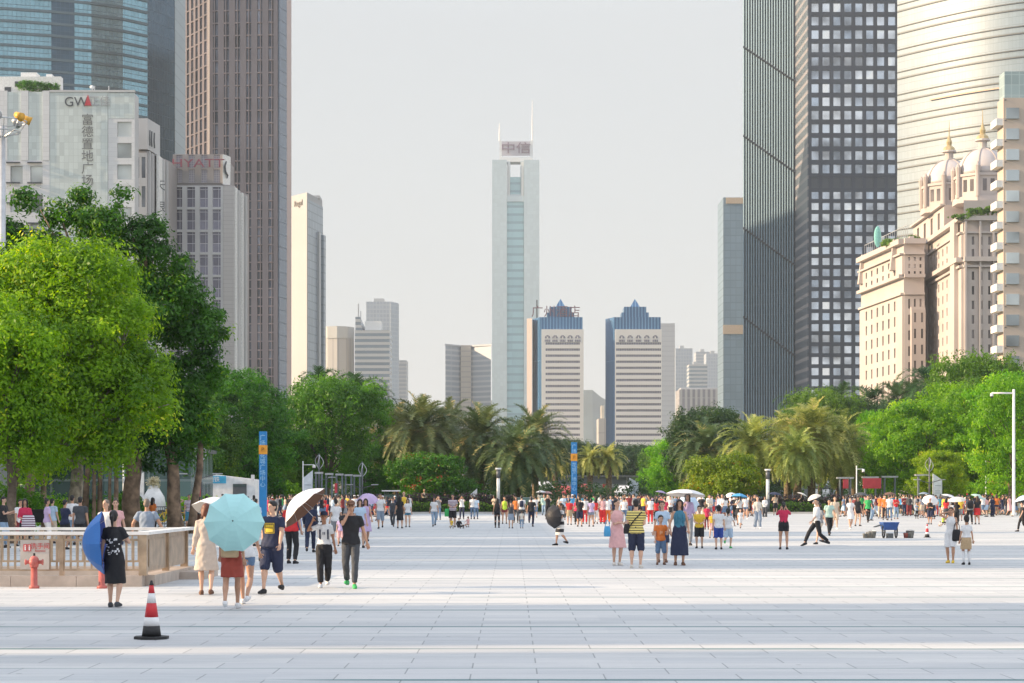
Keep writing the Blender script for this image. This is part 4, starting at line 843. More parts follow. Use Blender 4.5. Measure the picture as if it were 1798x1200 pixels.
# palms
def palm_mesh(seed, nf=96, L0=4.4, lo=-55, hi=82, wl=.62, droop=1.0, full=1.0):
    rg = np.random.default_rng(seed); V = []; T = []
    for f in range(nf):
        az = f * 2.399 + rg.uniform(-.2, .2); t = f / nf; el = R(hi - (hi - lo) * t ** .85 + rg.uniform(-6, 6)); Ln = L0 * rg.uniform(.85, 1.1) * (1 - .12 * (t < .15))
        ns = 26; p = np.zeros(3); e = el; pts = []; dirs = []
        for i in range(ns):
            dv = np.array([math.cos(e) * math.cos(az), math.cos(e) * math.sin(az), math.sin(e)]); p = p + dv * Ln / ns; pts.append(p.copy()); dirs.append(dv); e -= droop * R(78) / ns * (.4 + 1.3 * i / ns) * max(.25, math.cos(e) + .3)
        tone = rg.random() * .7 + .1
        for i in range(2, ns):
            dv = dirs[i]; side = np.array([-math.sin(az), math.cos(az), 0.]); up = np.cross(side, dv) ; w = wl * math.sin(math.pi * min(1, (i + 2) / (ns + 3.)) ** .8) + .08
            for sg in (-1, 1):
                for q in range(2):
                    d2 = side * sg * rg.uniform(.7, .95) + dv * rg.uniform(.45, .8) - up * rg.uniform(-.15, .5) ; d2 /= np.linalg.norm(d2); b = pts[i] + dv * (q * .5 * Ln / ns)
                    wd = np.cross(d2, up); wd /= max(np.linalg.norm(wd), 1e-6); wd *= .042 * full
                    tip = b + d2 * w * rg.uniform(.8, 1.15) - np.array([0, 0, .05 * w]); V += [b - wd, b + wd, tip + wd * .3, tip - wd * .3]; T += [tone] * 4
            if i % 3 == 2:
                b0, b1 = pts[i-2], pts[i]; s_ = side * .028; V += [b0 - s_, b0 + s_, b1 + s_, b1 - s_]; T += [tone] * 4
    return quick_mesh('crown', np.array(V), np.arange(len(V)).reshape(-1, 4), attr=T)
L_PALM = leaf_mat('date palm fronds', (.04, .08, .035), (.17, .22, .085), .25, (.58, .46, .20))  # golden third tone stands in for sun on the fronds
L_PALMG = leaf_mat('sunlit golden palm fronds', (.08, .13, .03), (.42, .45, .14), .35, (.68, .62, .28))  # sunlit highlights painted into the frond colour
L_ROYAL = leaf_mat('royal palm fronds', (.015, .06, .018), (.07, .14, .04), .3)
M_PT = mat('palm trunk', (.17, .125, .08), .95, scale=6, var=.35, bump=1)
pm = [palm_mesh(s) for s in (1, 2, 3)]
pms = palm_mesh(5, 46, 3.0, -40, 80, .42)
pmr = palm_mesh(6, 22, 3.6, -35, 75, .75, 1.35)
def palm(px, z, ycr, s, me, lm, label, group, r=.36):
    zc = ZZ(ycr, z); o = empty('palm_tree', (X(px, z), z, 0), rr.uniform(0, 6), label, 'palm tree', group)
    n = 14; mb = MB().tube([(0, 0, zc * i / n - .1) for i in range(n + 1)], [r * (1.15 if i == 0 else (1.0 + .10 * (i % 2)) * (1.25 if i > n - 3 else .95)) for i in range(n + 1)], 10)
    link('trunk', mb.mesh('trunk', True), o, M_PT)
    c = link('crown', me, o, lm, own=True); c.location = (0, 0, zc); c.scale = (s, s, s)
    return o
G1, G2, G3, G4 = 'date palms in the centre', 'sunlit date palms on the lawn', 'small golden palms', 'royal palms behind the trees'
for px, z, yc, s, i, lab in ((738, 212, 755, 1.25, 0, 'centre date palm with orange lit top fronds above the red flowered bush'), (695, 222, 765, 1.25, 1, 'greyish date palm leaning over the buggy'), (785, 232, 757, 1.15, 2, 'date palm half hidden behind the orange topped one'),
        (845, 218, 765, 1.2, 0, 'date palm with golden tips beside the grey lamp column'), (908, 208, 797, 1.1, 1, 'lower date palm with fan crown just past the lamp column'), (940, 228, 768, 1.15, 2, 'date palm standing against the cream tower with red characters'), (880, 240, 790, .9, 1, 'date palm in shade behind the lower fan crowned one')):
    palm(px, z, yc, s, pm[i], L_PALM, lab, G1)
for px, z, yc, s, i, lab in ((1322, 205, 780, 1.0, 0, 'sunlit date palm nearest the orange tipped bush'), (1240, 225, 790, 1.1, 1, 'dark soft date palm behind the orange tipped bush'), (1383, 214, 772, 1.0, 2, 'sunlit date palm with golden fronds at the foot of the finned tower'),
        (1425, 206, 762, 1.15, 0, 'largest sunlit date palm with drooping golden fronds'), (1474, 216, 780, 1.1, 1, 'grey green date palm at the end of the sunlit clump'), (1400, 200, 795, .8, 2, 'short date palm in front of the largest sunlit one'), (1500, 222, 795, .8, 0, 'shaded date palm beside the bright full tree')):
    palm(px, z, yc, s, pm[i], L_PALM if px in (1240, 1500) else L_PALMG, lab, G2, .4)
for px, yc, s, lab in ((975, 812, 1.0, 'small golden palm left of the blue pylon by the white canopy'), (1036, 806, 1.05, 'small golden palm touching the blue pylon'), (1069, 806, 1.1, 'small golden palm beside the white slanted board')):
    palm(px, 292, yc, s, pms, L_PALMG, lab, G3, .42)
for px, z, yc, s, lab in ((562, 236, 672, 1.0, 'royal palm poking above the domed tree'), (628, 230, 690, 1.25, 'royal palm with wide fronds against the banded white tower'), (655, 236, 705, 1.0, 'royal palm behind the leafy narrow tree'), (602, 245, 690, .9, 'royal palm nearly lost behind the domed tree'),
        (1395, 320, 712, 1.1, 'royal palm at the finned tower foot'), (1475, 330, 700, 1.4, 'royal palm under the black grid tower edge'), (1530, 320, 705, 1.5, 'royal palm under the lower palace block'), (1575, 318, 700, 1.5, 'royal palm under the gap between the palace blocks'), (1628, 315, 672, 1.6, 'highest royal palm, under the domed palace block'), (1600, 322, 690, 1.3, 'royal palm in shade left of the highest one')):
    palm(px, z, yc, s, pmr, L_ROYAL, lab, G4, .22)
# hedges and shrubs
def hedge(name, x0, x1, y, d, h, lm, label, seed, dens=34, leaf=.16, kind=None):
    rg = np.random.default_rng(seed); n = int((x1 - x0) * (h + d) * dens * 2); C = np.stack([rg.uniform(x0, x1, n), y + rg.uniform(0, d, n), h * rg.random(n) ** .6], 1)
    C[:, 2] += .12 * np.sin(C[:, 0] * 1.3) + .06 * np.sin(C[:, 0] * 4.1); face = rg.random(n) < .5; C[face, 1] = y + rg.uniform(-.08, .1, face.sum())
    nn = unit(np.stack([rg.normal(size=n) * .6, -np.ones(n) * face + rg.normal(size=n) * .4, rg.random(n) + .3 * ~face], 1)); t = unit(np.cross(nn, rg.normal(size=(n, 3)))); bt = np.cross(nn, t); L_ = leaf * (.6 + .8 * rg.random(n))[:, None]
    V = np.stack([C - t * L_ / 2, C + bt * L_ * .28, C + t * L_ / 2, C - bt * L_ * .28], 1).reshape(-1, 3)
    o = empty(name, ((x0 + x1) / 2, y, 0), 0, label, 'hedge')
    f = link('foliage', quick_mesh('foliage', V - np.array([(x0 + x1) / 2, y, 0]), np.arange(n * 4).reshape(-1, 4), attr=np.repeat(rg.random(n) * .7, 4)), o, lm)
    hw = (x1 - x0) / 2; MB().box(-hw + .1, hw - .1, .15, d, 0, h * .8).build('twigs', mat('hedge twigs', (.03, .05, .015), .9, scale=5, var=.3), o)
    return o
hedge('hedge', X(690, 186), X(968, 186), KZ + 1.2, 1.6, .95, L_HEDGE, 'bright clipped hedge behind the crowd under the centre palms', 1)
hedge('hedge', X(1035, 186), X(1240, 186), KZ + 1.2, 1.6, .9, L_HEDGE, 'bright clipped hedge behind the red trousered dancers', 2)
hedge('hedge', X(1243, 186), X(1560, 186), KZ + 1.0, 1.6, .95, L_HEDGE, 'long bright clipped hedge below the sunlit palms', 3)
hedge('hedge', X(640, 189), X(905, 189), KZ + 4.5, 1.8, 1.75, L_PURP, 'dark purple hedge behind the bright one, under the centre palms', 4, 26, .2)
hedge('hedge', X(1270, 189), X(1530, 189), KZ + 4.5, 1.8, 1.6, L_PURP, 'dark purple hedge behind the bright one, under the sunlit palms', 5, 26, .2)
hedge('hedge', X(90, 98), X(232, 98), 98, 1.6, 1.9, L_DARK, 'dark clipped hedge below the banyan roots', 6, 30, .14)
for px, z, w_, h_, lm, lab, sd in ((18, 82, 2.6, 2.0, L_MID, 'round clipped shrub behind the person with the phone', 81), (335, 120, 3.6, 1.5, L_LIGHT, 'yellow green shrub in front of the station building', 82), (385, 126, 3.4, 1.3, L_MID, 'leafy shrub before the station doorway', 83),
        (222, 96, 2.4, 2.0, L_MID, 'green shrub beside the thin camera pole', 84), (80, 92, 2.0, 1.5, L_BRIGHT, 'small leafy shrub at the foot of the pale trunk', 85), (500, 185, 2.4, 2.6, L_LIGHT, 'small light bush right of the tall blue pylon', 86), (478, 180, 2.2, 3.0, L_MID, 'small dark bush touching the tall blue pylon', 87), (1700, 196, 9, 2.4, L_BRIGHT, 'wide low bushes by the red roofed kiosk', 88), (1120, 300, 14, 2.4, L_FAR, 'low dark bushes behind the slanted white board', 89)):
    o = empty('shrub', (X(px, z), z, 0), 0, lab, 'shrub'); link('foliage', crown_mesh('foliage', blobset(w_, w_ * .7, h_, .0, 8, sd, .55), int(260 * w_ / 2), 14, .14 if z < 130 else .24, sd, .28), o, lm)
    link('stem', MB().tube([(0, 0, -.1), (0, 0, h_ * .6)], [.06, .03], 6).mesh('stem'), o, M_BARK)
# roof planting
o = empty('rooftop_planting', (X(70, 402), 402.2, ZZ(164, 402)), 0, 'dark green planting on the roof of the white panelled block', 'roof plants'); link('foliage', crown_mesh('foliage', [(-2.4, -1.4, 1.1, 1.6, .8, 1.1), (0, -1.4, .9, 2, .8, 1.0), (2.4, -1.4, .8, 1.6, .8, .9)], 420, 12, .3, 91, .4), o, L_MID)
o = empty('rooftop_planting', (X(1596, 489), 489, ZZ(425, 480)), 0, 'green bush on the roof corner of the lower palace block', 'roof plants'); link('foliage', crown_mesh('foliage', [(-3.2, 1, .9, 3, 2, 1.0), (1.0, 0, 1.2, 1.8, 1.6, 1.2)], 420, 12, .4, 92, .5), o, L_MID)
o = empty('rooftop_planting', (X(1728, 449), 449.5, ZZ(385, 450)), 0, 'trailing green planting on the terrace below the second dome', 'roof plants'); link('foliage', crown_mesh('foliage', [(-4.4, 0, .4, 2.6, .8, .5), (-1.2, 0, 1.4, 2.4, .8, .9), (2.6, 0, 1.9, 2.2, .8, 1.0)], 420, 12, .4, 93, .4), o, L_MID)

# undergrowth along the back of the lawn
rg = np.random.default_rng(77); bl = []
for i in range(120):
    z = rg.uniform(232, 262); x = rg.uniform(-85, 85); hh = rg.uniform(1.2, 3.6); bl.append((x, z, hh * .5, rg.uniform(1.5, 3.4), rg.uniform(1, 2), hh * .62))
link('undergrowth', crown_mesh('undergrowth', bl, 5200, 12, .34, 78, .6, .4), None, L_FAR)['kind'] = 'stuff'
# ---------------------------------------------------------------- street furniture
M_BRZ = mat('brushed bronze rail', (.45, .34, .24), .35, .5, scale=4, var=.12)
M_TAN = mat('tan granite plinth', (.50, .42, .36), .6, scale=3, var=.08)
M_BLK = mat('black rubber', (.02, .02, .022), .6)
M_RED = mat('signal red', (.62, .03, .04), .45, var=.05)
M_REFL = mat('white reflective band', (.82, .82, .82), .35)
M_BLUEP = mat('pylon blue', (.02, .22, .55), .45, var=.04)
M_ORG = mat('pylon orange', (.75, .33, .03), .5)
M_STEEL = mat('galvanised steel', (.55, .56, .57), .4, .4)
M_GLASSG = mat('green tinted glass', (.12, .20, .18), .1, .4, scale=.3, var=.15)
def T(name, px, z, label, cat, group=None, rz=0, dz=0): return empty(name, (X(px, z), z, dz), rz, label, cat, group)
# entrance railing
o = empty('stair_railing', (-10.1, 42.3, 0), 0, 'bronze railing with white handrail and restroom sign around the stair opening', 'railing')
x0, x1, y0, y1 = -3.4, 2.95, -2.5, 2.5
pl = MB(); 
for i in range(5): a = x0 + (x1 - x0) * i / 5; pl.box(a + .004, a + (x1 - x0) / 5 - .004, y0 - .18, y0 + .18, 0, .21)
for i in range(4): a = y0 + .19 + (y1 - y0 - .38) * i / 4; pl.box(x1 - .18, x1 + .18, a + .004, a + (y1 - y0 - .38) / 4 - .004, 0, .21)
pl.box(x0, x1 + .18, y1 - .18, y1 + .18, 0, .21); pl.box(x1 + .184, x1 + .7, y0 + 3.2, y1 + .18, 0, .15); pl.build('plinth', M_TAN, o)
hr = MB().box(x0, x1 + .12, y0 - .12, y0 + .12, 1.0, 1.06).box(x0, x1 + .42, y1 - .12, y1 + .12, 1.0, 1.06); hr.bar((x1, y0 + .12, 1.03), (x1 + .12, y1 - .12, 1.045), .24, .06); hr.build('handrail', M_WHITE, o)
for i in range(5):
    px = x0 + .15 + (x1 - x0 - .2) * i / 4.; MB().box(px - .04, px + .04, y0 - .05, y0 + .05, .21, 1.0).build('post', M_BRZ, o); MB().box(px - .04, px + .04, y1 - .05, y1 + .05, .21, 1.0).build('post', M_BRZ, o)
for s_ in (y0, y1):
    MB().box(x0, x1, s_ - .025, s_ + .025, .30, .34).box(x0, x1, s_ - .025, s_ + .025, .88, .92).build('cross_rail', M_BRZ, o)
k = 0; px = x0 + 2.1
while px < x1 - .1:
    MB().box(px - .018, px + .018, y0 - .018, y0 + .018, .34, .88).build('baluster', M_BRZ, o); MB().box(px - .018, px + .018, y1 - .018, y1 + .018, .34, .88).build('baluster', M_BRZ, o); px += .135
for i in range(14):
    px = x0 + .2 + i * .07; MB().box(px - .025, px + .025, y0 - .018, y0 + .018, .34, .88).build('slat', M_BRZ, o)
for i in range(2):
    a = y0 + .1 + i * 2.45; b = a + 2.35; pn = MB().box(x1 - .03, x1 + .03, a, b, .28, .98); pn.box(x1 + .03, x1 + .045, a + .25, b - .25, .36, .90); pn.build('side_panel', M_BRZ, o)
    MB().box(x1 - .06, x1 + .08, b, b + .09, .21, 1.0).build('post', M_BRZ, o)
MB().box(x1 - .07, x1 + .07, y0 - .07, y0 + .07, .21, 1.0).build('corner_post', M_BRZ, o)
sx = X(63, 39.75) + 10.1
sg = MB().box(sx - .30, sx + .26, y0 - .07, y0 - .03, .33, .90).build('sign_panel', mat('beige sign panel', (.52, .47, .42), .5), o)
pic = mat('sign red', (.60, .10, .10), .5)
for q in (-.20, -.12):
    m_ = MB().box(sx + q - .036, sx + q + .036, y0 - .078, y0 - .0705, .68, .82).build('pictogram', pic, o)
    f_ = MB().ball((sx + q, y0 - .08, .795), .011, 8, 6).prism([(sx + q - .013, y0 - .083), (sx + q + .013, y0 - .083), (sx + q + .013, y0 - .0785), (sx + q - .013, y0 - .0785)], .70, .778); f_.mesh('figure'); g_ = f_.build('figure', M_WHITE, m_)
text(o, '洗手间', .125, (sx + .09, y0 - .075, .775), (R(90), 0, 0), pic, 'lettering', depth=.004); text(o, 'Restroom', .05, (sx + .09, y0 - .075, .69), (R(90), 0, 0), pic, 'lettering', depth=.004)
# hydrants
def hydrant(px, z, label):
    o = T('fire_hydrant', px, z, label, 'hydrant', 'hydrants before the railing'); m = mat('faded hydrant red', (.50, .13, .11), .5, var=.1, scale=8)
    MB().tube([(0, 0, 0), (0, 0, .05), (0, 0, .06), (0, 0, .40)], [.10, .10, .065, .062], 14).build('stem', m, o, True)
    b = MB().tube([(0, 0, .40), (0, 0, .43), (0, 0, .44), (0, 0, .56), (0, 0, .60), (0, 0, .62)], [.08, .08, .088, .088, .06, .02], 14).build('barrel', m, o, True)
    MB().tube([(-.17, 0, .50), (-.15, 0, .50), (-.14, 0, .50), (.14, 0, .50), (.15, 0, .50), (.17, 0, .50)], [.055, .055, .036, .036, .055, .055], 12).build('outlet', m, o, True)
    MB().tube([(0, 0, .5), (0, -.12, .5), (0, -.13, .5), (0, -.15, .5)], [.045, .045, .062, .062], 12).build('front_outlet', m, o, True)
    MB().tube([(0, 0, .62), (0, 0, .67)], [.022, .02], 6).build('valve_nut', M_BLK, o)
hydrant(60, 38.9, 'faded red fire hydrant under the restroom sign'); hydrant(179, 38.9, 'faded red fire hydrant beside the person in the black dress')
# cones
def cone(px, z, h, label, base=.21, tilt=False):
    o = T('traffic_cone', px, z, label, 'traffic cone'); s = h / .72
    rr_ = lambda t: (.125 * (1 - t) + .022 * t) * s
    def seg(t0, t1, m, name):
        P = [(0, 0, (.03 + .69 * t0) * s), (0, 0, (.03 + .69 * t1) * s)]; MB().tube(P, [rr_(t0), rr_(t1)], 20).build(name, m, o, True)
    n = 8; MB().prism([(base * s * math.cos(R(45 * i + 22.5)) * 1.08, base * s * math.sin(R(45 * i + 22.5)) * 1.08) for i in range(8)], 0, .035 * s).build('base', M_BLK, o)
    seg(0, .20, M_BLK, 'lower_sleeve'); seg(.201, .36, M_REFL, 'reflective_band'); seg(.361, .62, M_RED, 'red_body'); seg(.621, .80, M_REFL, 'reflective_band'); seg(.801, .95, M_RED, 'red_body')
    MB().tube([(0, 0, .685 * s), (0, 0, .70 * s), (0, 0, .745 * s)], [.03 * s, .024 * s, .012 * s], 12).build('tip', M_BLK, o, True)
    return o
cone(266, 25.4, .70, 'red and white traffic cone with black base on the open paving in front'); cone(1628, 84, .58, 'small orange red traffic cone near the blue handcart', .17)
# poles
def campole(px, z, ytop, label, arm=1, r=.06, al=.8, boxes=True, m=None):
    o = T('camera_pole', px, z, label, 'pole'); h = ZZ(ytop, z); m = m or M_WHITE
    MB().tube([(0, 0, 0), (0, 0, .3), (0, 0, .31), (0, 0, h)], [r * 1.8, r * 1.8, r, r * .8], 10).build('post', m, o, True)
    MB().tube([(0, 0, h - .3), (arm * al, 0, h - .3)], [r * .5] * 2, 8).build('arm', m, o, True)
    c = MB().tube([(arm * al, 0, h - .3), (arm * al, 0, h - .42), (arm * al, 0, h - .55)], [.10, .13, .13], 12).build('camera', m, o, True)
    MB().ball((arm * al, 0, h - .56), .11, 12, 8).build('lens_dome', M_BLK, c, True)
    if boxes: MB().box(-.02, .26, -.12, .12, h * .6, h * .6 + .3).build('equipment_box', M_LGREY, o)
    return o
campole(217, 124, 802, 'thin white camera pole behind the railing, before the banyan'); campole(532, 168, 810, 'white camera pole behind the slanted white board', 1, .05, .9, False); campole(1504, 180, 818, 'white camera pole among the palms with one short arm', 1, .06, .6, False)
campole(1731, 186, 806, 'white pole with equipment boxes by the red roofed kiosk', -1, .06, .3); campole(1780, 163, 684, 'tall white lamp post rising over the yellow green tree', -1, .13, 1.75, False)
for px, z, yt, lab in ((875, 184, 822, 'white lamp column with flat cap beside the clipped hedge'), (1348, 184, 824, 'white lamp column with flat cap before the sunlit palms')):
    o = T('lamp_column', px, z, lab, 'lamp', 'cylindrical lamp columns'); h = ZZ(yt, z)
    MB().tube([(0, 0, 0), (0, 0, 1.3)], [.2, .2], 16).build('base', M_DGREY, o, True); MB().tube([(0, 0, 1.3), (0, 0, h - .9)], [.15, .15], 16).build('column', M_WHITE, o, True)
    MB().tube([(0, 0, h - .9), (0, 0, h - .15)], [.19, .19], 16).build('lantern', M_DGREY, o, True); MB().tube([(0, 0, h - .15), (0, 0, h)], [.27, .27], 16).build('cap', M_WHITE, o, True)
def turbine(px, z, yt, label):
    o = T('wind_turbine_lamp', px, z, label, 'lamp post', 'lamp posts with small wind rotors'); h = ZZ(yt, z)
    MB().tube([(0, 0, 0), (0, 0, h)], [.09, .06], 10).build('post', M_DGREY, o, True)
    for k in range(3):
        a = 2.1 * k; P = [(math.cos(a + t * .9) * (.04 + .36 * math.sin(math.pi * t)), math.sin(a + t * .9) * (.04 + .36 * math.sin(math.pi * t)), h - 1.3 + 1.2 * t) for t in [i / 8 for i in range(9)]]
        MB().tube(P, [(.03, .012)] * 9, 6).build('rotor_blade', M_LGREY, o, True)
    for s in (-1, 1): MB().bar((0, 0, h - 2.3), (s * 1.1, 0, h - 2.0), .06, .06).build('arm', M_DGREY, o); MB().box(s * 1.1 - .3, s * 1.1 + .3, -.12, .12, h - 2.03, h - 1.96).build('lamp_head', M_LGREY, o)
turbine(560, 174, 797, 'dark lamp post with a small vertical wind rotor over the grey portal frames'); turbine(636, 178, 811, 'dark lamp post with wind rotor at the end of the portal frames'); turbine(1632, 182, 803, 'dark lamp post with wind rotor above the white slanted panel'); turbine(351, 128, 776, 'dark lamp post with rotor and pale banner near the station building')
o = T('light_mast', 4, 88, 'tall grey floodlight mast with a round basket, above the trees at the frame edge', 'mast'); h = ZZ(222, 88)
MB().tube([(0, 0, 0), (0, 0, h)], [.22, .13], 12).build('mast_pole', M_STEEL, o, True)
bk = MB()
for zz, r_ in ((h - .25, .75), (h + .2, 1.05)): bk.tube([(r_ * math.cos(a), r_ * math.sin(a), zz) for a in [2 * math.pi * i / 20 for i in range(21)]], [.03] * 21, 5)
for i in range(10): a = 2 * math.pi * i / 10; bk.bar((0, 0, h - .5), (math.cos(a) * .75, math.sin(a) * .75, h - .25), .04); bk.bar((math.cos(a) * .75, math.sin(a) * .75, h - .25), (math.cos(a) * 1.05, math.sin(a) * 1.05, h + .2), .03)
bk.build('basket', M_STEEL, o)
for i in range(7):
    a = 2 * math.pi * i / 7 + .3; l = MB(); c = Vector((math.cos(a) * 1.0, math.sin(a) * 1.0, h + .32)); l.tube([c - Vector((math.cos(a) * .15, math.sin(a) * .15, -.1)), c + Vector((math.cos(a) * .2, math.sin(a) * .2, -.06))], [.12, .2], 10)
    l.build('floodlight', M_LGREY if i % 3 else mat('amber lens', (.75, .4, .05), .4), o, True)
# pylons
def pylon(px, z, yt, y0, y1, label, s1, s2):
    o = T('banner_pylon', px, z, label, 'pylon', 'tall blue pylons'); h = ZZ(yt, z); w_ = .26
    MB().box(-w_, w_, -w_, w_, 0, h).build('shaft', M_BLUEP, o); MB().box(-w_ - .02, w_ + .02, -w_ - .02, w_ + .02, ZZ(y1, z), ZZ(y0, z)).build('orange_block', M_ORG, o)
    text(o, s1, .42, (0, -w_ - .01, ZZ(y0 - 8, z)), (R(90), 0, 0), mat('pale blue letters', (.35, .62, .85)), 'lettering', vertical=True, depth=.005)
    text(o, s2, .42, (0, -w_ - .01, ZZ(y1 + 28, z)), (R(90), 0, 0), mat('pale blue letters', (.35, .62, .85)), 'lettering', vertical=True, depth=.005)
    text(o, 'P', .4, (0, -w_ - .03, ZZ((y0 + y1) / 2, z)), (R(90), 0, 0), mat('brown letters', (.25, .1, .02)), 'lettering', depth=.005)
    MB().box(-.4, .4, -.4, .4, 0, .12).build('footing', M_DGREY, o)
pylon(462, 148, 758, 782, 798, 'tall blue pylon with orange block, in front of the dark trees', '广场', '花城广场中心'); pylon(1008, 183, 777, 797, 810, 'tall blue pylon with orange block, amid the small golden palms', '广场', '花城广场中心')
# slanted boards
def board(px, z, w_, yl, yr, label):
    o = T('slanted_board', px, z, label, 'sign board', 'white boards with slanted tops'); a, b = ZZ(yl, z), ZZ(yr, z)
    V = [(-w_, -.1, 0), (w_, -.1, 0), (w_, -.1, b), (-w_, -.1, a), (-w_, .1, 0), (w_, .1, 0), (w_, .1, b), (-w_, .1, a)]
    MB().add(V, [(0,1,2,3),(7,6,5,4),(0,4,5,1),(1,5,6,2),(2,6,7,3),(3,7,4,0)]).build('panel', mat('pale blue white board', (.62, .68, .74), .4), o)
    mg_ = mat('grey print', (.30, .36, .45))
    for i, t in enumerate((.82, .66, .60, .48, .42, .30)): MB().box(-w_ * .6, w_ * (.5 if i % 2 else .7), -.108, -.102, min(a, b) * t, min(a, b) * t + .06).build('print_line', mg_, o)
    MB().box(-w_ * .98, -w_ * .94, -.106, -.101, 0, min(a, b)).box(w_ * .94, w_ * .98, -.106, -.101, 0, min(a, b)).build('edge_strip', M_DGREY, o)
board(540, 170, .43, 841, 826, 'white slanted board beside the grey portal frames'); board(1113, 240, .55, 839, 848, 'white slanted board under the far dark trees in the centre'); board(1646, 186, .42, 832, 843, 'white slanted panel board behind the umbrellas'); board(832, 188, .3, 868, 858, 'small white slanted board by the red flowered bush')
for i, (px, yt) in enumerate(((560, 829), (578, 831), (596, 832), (612, 833), (627, 834))):
    o = T('portal_frame', px, 172 + i * 2.5, ('first', 'second', 'third', 'fourth', 'fifth')[i] + ' grey portal frame counted from the white slanted board', 'portal frame', 'row of grey portal frames'); h = ZZ(yt, 172 + i * 2.5)
    for s in (-1, 1): MB().box(s * .24 - .06, s * .24 + .06, -.25, .25, 0, h - .16).build('post', mat('frame grey', (.16, .19, .21), .5, .2), o)
    MB().box(-.34, .34, -.27, .27, h - .16, h).build('lintel', M_LGREY, o)
for i, (px, yt, z) in enumerate(((1484, 838, 196), (1528, 837, 198), (1562, 836, 200), (1622, 833, 188))):
    o = T('portal_frame', px, z, ('grey portal frame behind the palm trunks nearest the red lantern', 'grey portal frame before the striped red board', 'grey portal frame beside the orange lit trunks', 'grey portal frame next to the white slanted panel board')[i], 'portal frame', 'row of grey portal frames'); h = ZZ(yt, z)
    for s in (-1, 1): MB().box(s * .5 - .06, s * .5 + .06, -.25, .25, 0, h - .16).build('post', mat('frame grey', (.16, .19, .21), .5, .2), o)
    MB().box(-.8, .8, -.27, .27, h - .16, h).build('lintel', M_LGREY, o)
# station building, pavilion
B = Bld('station_building', 'low white building with sloping roofline and blue banner, between banyan and blue pylon', at=pz(392, 150)); z = 150
V = [(X(318, z), z, 0), (X(451, z), z, 0), (X(446, z), z, ZZ(842, z)), (X(318, z), z, ZZ(827, z))]; V += [(v[0], v[1] + 3, v[2]) for v in V]
B.put(MB().add(V, [(0,1,2,3),(7,6,5,4),(0,4,5,1),(1,5,6,2),(2,6,7,3),(3,7,4,0)]), 'wall', M_WHITE)
B.put(MB().box(X(320, z), X(397, z), z - .08, z - .01, ZZ(849, z), ZZ(836, z)), 'blue_banner', mat('banner blue', (.06, .38, .62), .5))
text(B.o, '地铁', .42, (X(376, z) - B.at.x, -.1, ZZ(842.5, z)), (R(90), 0, 0), M_WHITE, 'lettering', depth=.005)
B.put(MB().box(X(409, z), X(433, z), z - .06, z - .01, 0, ZZ(850, z)), 'doorway', M_DGREY); B.put(MB().box(X(409.5, z), X(432.5, z), z - .1, z - .062, ZZ(855, z), ZZ(850.5, z)), 'door_sign', mat('dark sign', (.05, .08, .08)))
B.put(MB().box(X(441, z), X(446, z), z - .05, z + .3, ZZ(842, z), ZZ(834, z)), 'roof_fin', M_WHITE)
B = Bld('glass_pavilion', 'dim green glass pavilion with grey frames behind the banyan roots', at=pz(190, 135)); z = 135
B.put(MB().box(X(60, z), X(335, z), z, z + 10, 0, ZZ(792, z)), 'wall', grid_mat('green pavilion glass', (.10, .16, .15), (.20, .25, .24), 1.6, 2.6, .14, .16, .15, .4, .5), uv=True)
B.put(MB().box(X(55, z), X(340, z), z - .6, z + 10.5, ZZ(792, z), ZZ(786, z)), 'roof', M_DGREY); 
for px in (74, 132, 178, 240, 300): B.put(MB().box(X(px, z) - .12, X(px, z) + .12, z - .3, z - .05, 0, ZZ(793, z)), 'column', mat('green grey column', (.20, .26, .25)))
B.put(MB().box(X(244, z), X(254, z), z - .3, z - .1, 1.0, ZZ(825, z)), 'poster', M_WHITE)
# flower sculpture
o = T('floral_tent', 270, 119, 'white draped tent with cream flowers on top beside the leaning dark trunk', 'decoration'); zt = ZZ(838, 119)
MB().tube([(0, 0, .8), (0, 0, 1.6), (0, 0, zt - .5)], [.78, .62, .22], 10).build('drape', mat('white fabric drape', (.75, .74, .72), .8), o, True); link('flowers', crown_mesh('flowers', [(0, 0, zt - .35, .33, .33, .38)], 60, 12, .12, 5, .14), o, leaf_mat('cream petals', (.35, .28, .16), (.75, .68, .5), .2))
for s in (-1, 1): MB().bar((s * .7, 0, 0), (s * .2, 0, zt - .5), .06).build('tent_leg', M_WHITE, o)
